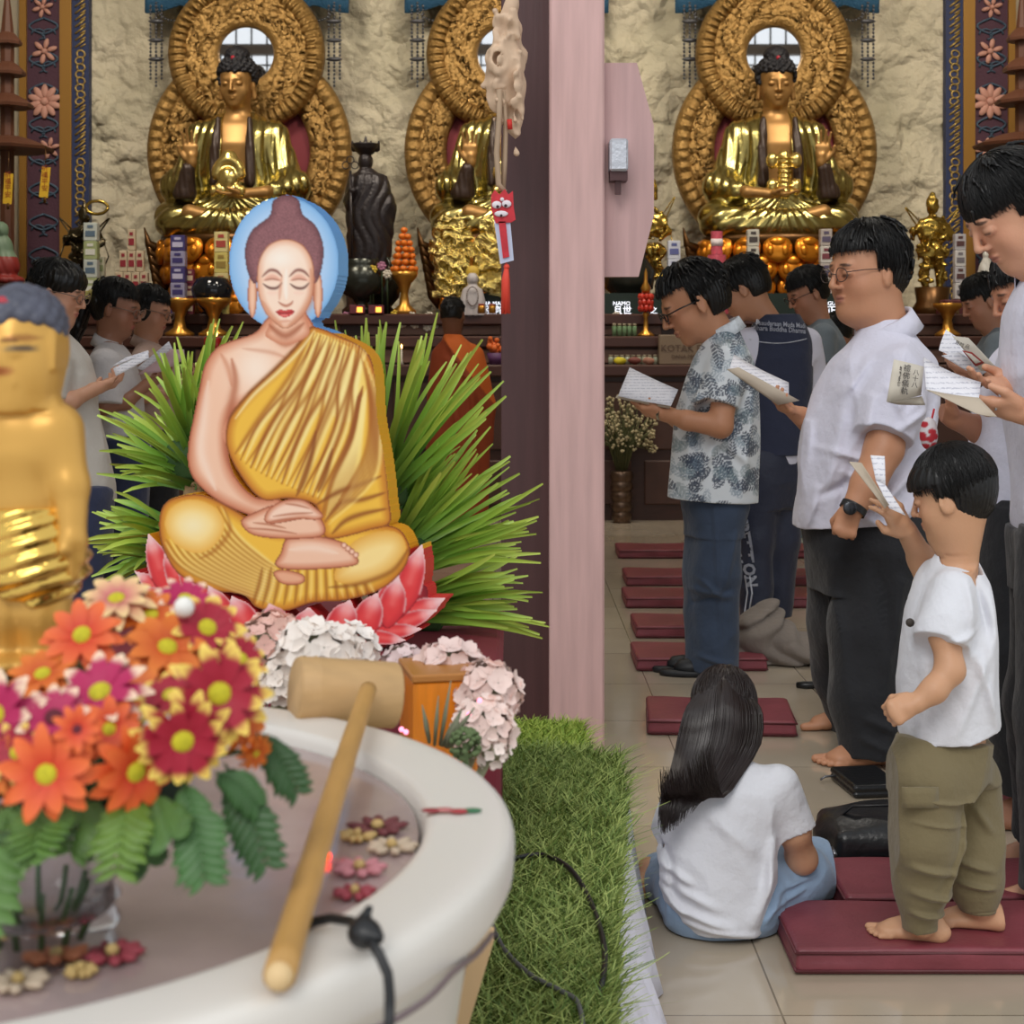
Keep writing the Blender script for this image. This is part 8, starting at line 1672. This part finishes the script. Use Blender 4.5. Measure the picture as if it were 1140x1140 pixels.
V, Fc = F.extract(); M_GC = mat('matte_gilding', (216, 164, 78), .38, .35, attr=True); cpx = paint(V, (214, 164, 80), [(K(24, 388, -.03), (.012, .03, .0024), None, (84, 70, 60), .9, .5), (K(24, 376, -.03), (.013, .03, .0026), None, (150, 92, 44), .8, .6), (K(-12, 388, -.03), (.010, .03, .0024), None, (58, 56, 62), 1, .5), (K(4, 413, -.03), (.009, .03, .0035), None, (180, 104, 58), .9, .6)] + [(H.p(.37, .135 * t, .01), np.array((.09, .095, .040)) * H.s, H.R, (226, 184, 110), .5, .4) for t in (-1, 1)] + [(H.p(.37, .14 * t, .10), np.array((.10, .11, .020)) * H.s, H.R, (110, 66, 34), .9, .4) for t in (-1, 1)] + [(H.p(.37, .135 * t, -.005), np.array((.09, .095, .018)) * H.s, H.R, (60, 62, 70), .95, .4) for t in (-1, 1)])
mk('body', V, Fc, M_GC, rt_, colors=cpx)
F = Fld(H.o - .07, H.o + .08, .0022); F.ell(H.p(-.10, 0, .18), np.array((.42, .375, .37)) * H.s, H.R); F.box(H.p(.40, 0, -.40), np.array((.36, .6, .66)) * H.s, H.R, .004, .004, 'sub'); F.box(H.p(.0, 0, -.60), np.array((.20, .6, .60)) * H.s, H.R, .004, .004, 'sub')
for i in range(110):
    z = 1 - 1.35 * (i + .5) / 110; a = i * 2.4; s_ = math.sqrt(1 - z * z); c = (-.10 + .43 * s_ * math.cos(a), .385 * s_ * math.sin(a), .18 + .38 * z)
    if (c[0] > .08 and c[2] < .28) or c[2] < -.2: continue
    F.ell(H.p(c), (.0068,) * 3, None, .001)
F.ell(H.p(-.06, 0, .52), np.array((.16, .16, .12)) * H.s, H.R, .004); V, Fc = F.extract(); mk('hair', V, Fc, mat('curl_grey', (76, 78, 92), .5, var=.3, vscale=60), rt_)
m = MB().ball(H.p(.22, 0, .47), (.010, .006, .005), 8); mk('hair_jewel', np.concatenate(m.v), m.f, mat('ruby'), rt_, smooth=True)
F = Fld(K(-75, 700) - A3(0, .08, 0), K(125, 560) + A3(0, .08, 0), .0022); F.loft([(K(0, y)[2], K(x, 0)[0], Ys, a, b) for y, x, a, b in ((668, 28, .034, .028), (640, 28, .048, .038), (612, 28, .048, .037), (580, 26, .041, .033), (560, 25, .036, .028))]); F.half(K(-30, 640), (-.35, 0, -1)); F.disp(lambda x, y, z: -.0035 * np.abs(np.sin((z - .3 * x) * 240)), .006); V, Fc = F.extract(); mk('waist_sash', V, Fc, mat('polished_gold', (226, 186, 96), .15, 1.0), rt_)
m = MB().lathe((base[0], Ys, WZ - .02), [(0, 0), (.062, 0), (.062, .02), (.045, .035), (.045, base[2] - WZ - .005), (.06, base[2] - WZ + .008), (.058, base[2] - WZ + .018), (0, base[2] - WZ + .018)], 32); mk('pedestal', np.concatenate(m.v), m.f, M_BRZ, rt_, smooth=True)
# ================================================================ daisies and fern in a glass vase
vb = PG(62, 1040, WZ); vb = A3((44 - CX) / FPX * 1.01, 1.01, WZ - .001)
gl = mat('clear_glass', (235, 238, 240), .03, trans=1.0); m = MB().lathe(vb, [(0, 0), (.044, 0)] + [(.047 + .0030 * math.cos(i * PI), .004 + i * .0075) for i in range(11)] + [(.049, .088), (.044, .088)] + [(.043, .086 - i * .02) for i in range(4)] + [(0, .012)], 40)
vase = m.build('glass_vase', gl, smooth=True, label='short ribbed clear glass vase standing in the basin under the daisies', cat='vase')
bq = empty('daisy_bouquet', (vb[0], vb[1], vb[2] + .09), 'blurred bouquet of orange and crimson yellow-tipped daisies with fern at the lower left', 'bouquet')
fm = MB().ball(A3(vb[0] + .02, vb[1] + .06, 1.01), (.062, .04, .028), 16); mk('flower_foam', np.concatenate(fm.v), fm.f, mat('dark_foam', (26, 40, 26), .9), bq, smooth=True)
fm = MB()
for i in range(10): a = i * .63; fm.tube([A3(vb[0] + .02 * math.cos(a), vb[1] + .02 * math.sin(a), vb[2] + .01), A3(vb[0] + .03 * math.cos(a), vb[1] + .03 * math.sin(a), .97)], .002, 5)
mk('stems', np.concatenate(fm.v), fm.f, mat('stem_green', (60, 96, 44), .6), bq, smooth=True)
M_PETC = mat('daisy_petal', (220, 90, 40), .55, attr=True); M_EYE = mat('daisy_eye', (196, 186, 36), .8, var=.2, vscale=300); M_EYE2 = mat('daisy_dark_eye', (96, 30, 44), .8)
def daisy(px, py, Y, rp_, kind, face, seed, eye=None):
    r = random.Random(seed); c = P(px, py, Y); R_ = rp_ * 1.1 / FPX * Y; R = basis(np.cross(A3(0, 1, .2), face), face); V = []; Fc = []; Cs = []
    base_c, tip_c = {'o': ((208, 52, 20), (234, 110, 46)), 'r': ((164, 10, 44), (248, 216, 100)), 'm': ((178, 20, 84), (250, 222, 190)), 'a': ((200, 80, 20), (226, 124, 40)), 'p': ((200, 100, 110), (244, 214, 150))}[kind]
    for layer, n in ((0, 10), (1, 9)):
        for i in range(n):
            a = 2 * PI * (i + .5 * layer) / n + r.uniform(-.08, .08); L = R_ * (1.0 - .12 * layer) * r.uniform(.92, 1.06); w = R_ * (.165 if kind in 'rm' else .19); k0 = len(V); e = math.cos(a), math.sin(a); up = .10 + .16 * layer + r.uniform(-.05, .05)
            for j in range(7):
                t = j / 6; wd = w * (math.sin(PI * (t * .80 + .12)) ** .7) * (1 if j < 6 else .55); z = R_ * (up * t - .30 * t * t * (1 - layer * .5)) + .0012 * layer
                for s_ in (-1, 0, 1):
                    V.append(c + R @ A3(e[0] * L * (.12 + .88 * t) - e[1] * wd * s_, e[1] * L * (.12 + .88 * t) + e[0] * wd * s_, z + (abs(s_)) * wd * .18))
                    q = np.clip((t - (.74 if kind in 'rm' else .1)) / (.14 if kind in 'rm' else .9) + (.3 if s_ and kind in 'rm' and t > .45 else 0), 0, 1); Cs.append(np.array(lin(base_c)) * (1 - q) + np.array(lin(tip_c)) * q)
                if j: b_ = k0 + (j - 1) * 3; Fc += [(b_, b_ + 1, b_ + 4, b_ + 3), (b_ + 1, b_ + 2, b_ + 5, b_ + 4)]
    fo = mk('daisy', np.array(V), np.array(Fc), M_PETC, bq, colors=np.array(Cs), smooth=True)
    m = MB().ball(c + R @ A3(0, 0, R_ * .04), (R_ * .24, R_ * .24, R_ * .12), 14, R); ob = mk('flower_centre', np.concatenate(m.v), m.f, eye or M_EYE, fo, smooth=True)
    m = MB().tube([c - R @ A3(0, 0, .003), c - R @ A3(0, 0, .03) * .6 + (A3(vb[0], vb[1] + .03, .985) - c) * .3, A3(vb[0] + .01, vb[1] + .03, .985)], .0016, 5); mk('stem', np.concatenate(m.v), m.f, MATS['stem_green'], fo, smooth=True)
D = [(52, 862, .96, 50, 'o', (.05, -1, .25)), (150, 858, .98, 50, 'o', (.75, -.8, -.1)), (244, 772, 1.0, 54, 'r', (.25, -1, .15)), (203, 824, .98, 52, 'r', (.35, -1, -.15)), (92, 708, 1.12, 44, 'o', (0, -.9, .7)), (112, 772, 1.02, 52, 'm', (-.1, -.7, .8)), (150, 775, 1.08, 40, 'a', (.1, -.8, .8)), (186, 722, 1.14, 46, 'a', (.3, -.7, .8)),
     (-4, 796, 1.0, 50, 'm', (-.2, -1, .3)), (60, 800, 1.0, 44, 'm', (.1, -.8, .7)), (230, 700, 1.16, 44, 'r', (.4, -.7, .6)), (86, 812, .965, 26, 'o', (.2, -1, .3)), (190, 775, 1.06, 38, 'r', (-.2, -.6, .8)), (20, 838, .985, 36, 'r', (-.2, -.8, .4)), (130, 668, 1.2, 40, 'p', (0, -.5, .9)), (270, 806, 1.03, 34, 'a', (.9, -.5, -.1)), (284, 838, 1.02, 22, 'a', (.8, -.6, -.5)), (168, 686, 1.2, 36, 'a', (.1, -.6, .8)), (-2, 850, .99, 36, 'a', (-.4, -1, .2)), (268, 735, 1.12, 34, 'r', (.8, -.6, .5)), (48, 752, 1.1, 40, 'a', (-.1, -.6, .9)), (206, 668, 1.22, 34, 'm', (.2, -.5, .8)), (122, 812, 1.0, 34, 'o', (.1, -1, .4))]
for i, (x, y, Y, rp_, k, f) in enumerate(D): daisy(x, y, Y, rp_, k, nrm(f), i, M_EYE2 if i in (9, 11) else None)
m = MB().ball(P(205, 676, 1.15), .0075, 12); mk('round_light', np.concatenate(m.v), m.f, mat('round_light', (240, 238, 232), .4), bq, smooth=True)  # small round white light, drawn as a plain ball without glow
def fern(px0, py0, px1, py1, Y0, Y1, wd, sag, seed, rgb):
    r = random.Random(seed); a, b = P(px0, py0, Y0), P(px1, py1, Y1); m = MB(); n = 13; w_ = wd / FPX * (Y0 + Y1) / 2; pts = [a * (1 - t) + b * t + A3(0, 0, sag * math.sin(PI * t)) for t in np.linspace(0, 1, n)]
    m.tube(pts, .0011, 5); ax = nrm(b - a); sd = nrm(np.cross(ax, A3(0, -1, .3)))
    for i in range(1, n):
        for s_ in (-1, 1):
            L = w_ * math.sin(PI * (.18 + .74 * (1 - i / n))) * r.uniform(.85, 1.1); p0 = pts[i]; tip = p0 + sd * s_ * L + ax * L * .55 + A3(0, 0, -.002); q = nrm(tip - p0); n2 = np.cross(q, nrm(np.cross(sd, ax))); ww = L * .26
            G = [[p0 + (tip - p0) * t + n2 * ww * k * math.sin(PI * min(1, t * .85 + .12)) * (1 + .25 * math.sin(t * 22)) + A3(0, -.0018, 0) * (1 - abs(k)) for k in (-1, -.5, 0, .5, 1)] for t in np.linspace(0, 1, 8)]; m.sheet(np.array(G))
    mk('fern_leaf', np.concatenate(m.v), m.f, mat('fern_%d_%d' % rgb[:2], rgb, .45, var=.2, vscale=60), bq, smooth=True)
for a in ((150, 880, 130, 968, 1.0, .95, 34, .01, 1, (96, 128, 48)), (110, 895, 80, 945, 1.0, .97, 34, .01, 2, (84, 118, 50)), (60, 890, 40, 945, 1.0, .95, 36, .01, 3, (88, 124, 52)), (20, 890, -30, 1040, 1.0, .92, 46, .01, 4, (84, 120, 54)), (205, 870, 228, 976, .99, .95, 34, .004, 5, (64, 104, 52)), (250, 850, 296, 960, 1.02, .99, 30, .004, 6, (52, 88, 44)), (280, 815, 330, 880, 1.04, 1.03, 24, .006, 7, (48, 84, 42)), (240, 860, 285, 895, 1.0, 1.0, 22, .004, 8, (58, 96, 48)), (175, 885, 190, 930, .99, .96, 30, .0, 9, (74, 110, 50)), (140, 900, 165, 960, 1.02, .99, 30, .0, 10, (70, 100, 54)), (90, 905, 110, 940, 1.02, .98, 30, .0, 11, (78, 108, 60)), (0, 900, 30, 960, .99, .95, 34, .0, 12, (92, 126, 58))): fern(*a)
# ================================================================ table of hydrangeas, orange box and succulents behind the basin
tzz = .64; o = MB().box((-.46, 2.28, tzz / 2 + PZ / 2 + .004), (.37, .48, tzz / 2 - PZ / 2), bev=.01).build('flower_table', M_MAR, label='low maroon block behind the basin holding the hydrangeas and orange box', cat='table')
def hydrangea(px, py, Y, rp_, rgb, label, seed, leaves=True, n=46, sy=1.0):
    r = random.Random(seed); c = P(px, py, Y); R_ = rp_ * 1.12 / FPX * Y; rt_ = empty('hydrangea', (min(c[0], -.12), c[1], tzz), label, 'flower', None); V = []; m = MB()
    for i in range(n):
        z = 1 - 1.7 * (i + .5) / n; a = i * 2.39996; s_ = math.sqrt(max(0, 1 - z * z)); d = A3(s_ * math.cos(a), s_ * math.sin(a), z * sy); p_ = c + d * R_ * r.uniform(.82, 1.02); fr = basis(np.cross(d, A3(.3, .5, .8)), d); sz = R_ * r.uniform(.32, .42); t0 = r.uniform(0, 1.5)
        for k in range(4):
            t = t0 + k * PI / 2; e = A3(math.cos(t), math.sin(t), 0); f_ = A3(-math.sin(t), math.cos(t), 0); G = []
            for u in np.linspace(.05, 1, 5):
                w_ = math.sin(PI * (u * .72 + .16)); G.append([p_ + fr @ (e * u * sz + f_ * w_ * sz * .55 * q + A3(0, 0, sz * (.30 * u * u + .10 * abs(q)))) for q in (-1, 0, 1)])
            m.sheet(np.array(G))
    mk('florets', np.concatenate(m.v), m.f, mat('hydrangea_%d_%d' % rgb[1:], rgb, .6, var=.06, vscale=30), rt_, smooth=True)
    m = MB().tube([c, A3(min(c[0], -.12), c[1] + .02, tzz)], .006, 6).ball(c, (R_ * .72, R_ * .72, R_ * .72 * sy), 12); mk('stem', np.concatenate(m.v), m.f, mat('hydrangea_core', (150, 150, 120), .8), rt_, smooth=True)
for a in ((350, 738, 2.0, 42, (238, 228, 220), 'creamy white hydrangea head behind the ladle cup', 1), (388, 728, 2.08, 28, (240, 232, 226), 'white hydrangea head just right of the creamy one, under the petals', 2), (314, 760, 1.98, 26, (236, 224, 214), 'small white hydrangea head tucked at the left end of the ladle cup', 21), (306, 716, 2.06, 30, (228, 186, 172), 'peach-pink hydrangea head beside the red and yellow daisies', 3), (288, 722, 2.0, 24, (226, 180, 168), 'smaller peach hydrangea head touching the daisies', 22),
          (500, 752, 2.06, 34, (232, 206, 200), 'pale pink hydrangea head above the orange box', 4), (542, 775, 1.98, 32, (234, 208, 200), 'pale pink hydrangea head at the right of the orange box', 5), (538, 812, 1.92, 30, (238, 214, 206), 'blush hydrangea head below the right pale pink one', 6), (450, 742, 2.1, 22, (226, 204, 204), 'dim pink hydrangea head between ladle cup and orange box', 7), (548, 836, 1.9, 17, (242, 226, 218), 'little blush hydrangea sprig lowest by the basin rim', 8)): hydrangea(*a, n=40 if a[3] > 25 else 26)
oc = P(485, 785, 2.0); M_ORG = mat('orange_box_side', (226, 132, 24), .4, var=.18, vscale=16, stretch=(6, 1, .5)); bb = P(485, 752, 2.0)[2]
o = MB().box(A3(oc[0] + .002, 2.02, (tzz + bb) / 2), (.040, .055, (bb - tzz) / 2), R=Rz(.22), bev=.003).build('orange_box', M_ORG, label='shiny orange box with brown lid between ladle cup and pink hydrangeas', cat='box')
m = MB().box(A3(oc[0] + .002, 2.02, bb + .004), (.042, .058, .005), R=Rz(.22), bev=.002); mk('lid', np.concatenate(m.v), m.f, mat('brown_lid', (176, 116, 52), .4), o, smooth=False)
m = MB()
for (x, y, x1, y1) in ((478, 825, 470, 785), (484, 828, 488, 775), (490, 828, 502, 758), (494, 830, 514, 790), (497, 830, 528, 788), (500, 832, 510, 800)): a, b = P(x, y, 1.86), P(x1, y1, 1.84); m.tube([a, (a * .55 + b * .45), b], [.006, .008, .0015], 6, flat=.35)
o = m.build('air_plant', mat('grey_green_leaf', (132, 136, 112), .7), smooth=True, label='grey-green spiky succulent in front of the orange box', cat='plant')
m = MB(); r = random.Random(4)
for i in range(90): z = r.uniform(-1, 1); a = r.uniform(0, 6.28); s_ = math.sqrt(1 - z * z); m.ball(P(518, 828, 1.84) + A3(s_ * math.cos(a) * .017, s_ * math.sin(a) * .017, z * .017), (.0035, .0035, .003), 6)
m.tube([P(518, 828, 1.84), A3(P(518, 828, 1.84)[0], 1.9, tzz)], .004, 6); m.build('moss_ball', mat('moss', (98, 116, 76), .9), smooth=True, label='small mossy green plant ball beside the spiky succulent', cat='plant')
m = MB()
for x, y, Y in ((650, 837, 4.35), (665, 858, 4.3)):
    c = P(x, y, Y); o = MB().tube([c + A3(-.012, 0, -.004), c + A3(.012, 0, .004)], [.005, .004], 8).build('fairy_light', mat('blue_led', (120, 130, 255), emit=(120, 130, 255), es=2.2), smooth=True, label='tiny blue fairy light at the foot of the door leaf, the %s one' % ('upper' if y < 850 else 'lower'), cat='light', group='blue fairy lights'); m2 = MB().tube([c + A3(-.012, 0, -.004), c + A3(-.05, .0, -.04), c + A3(-.06, -.02, -.09)], .0022, 5); mk('wire', np.concatenate(m2.v), m2.f, mat('white_wire', (210, 210, 215), .5), o, smooth=True)
for x, y in ((534, 780), (522, 795), (447, 812), (452, 815)): MB().ball(P(x, y, 1.86), .0032, 8).build('fairy_light', mat('pink_led', (255, 150, 180), emit=(255, 140, 170), es=2), smooth=True, label='tiny pink fairy light among the hydrangeas %s' % {534: 'highest, on a pink head', 522: 'just below the highest', 447: 'left one at the orange box foot', 452: 'right one at the orange box foot'}[x], cat='light', group='pink fairy lights')
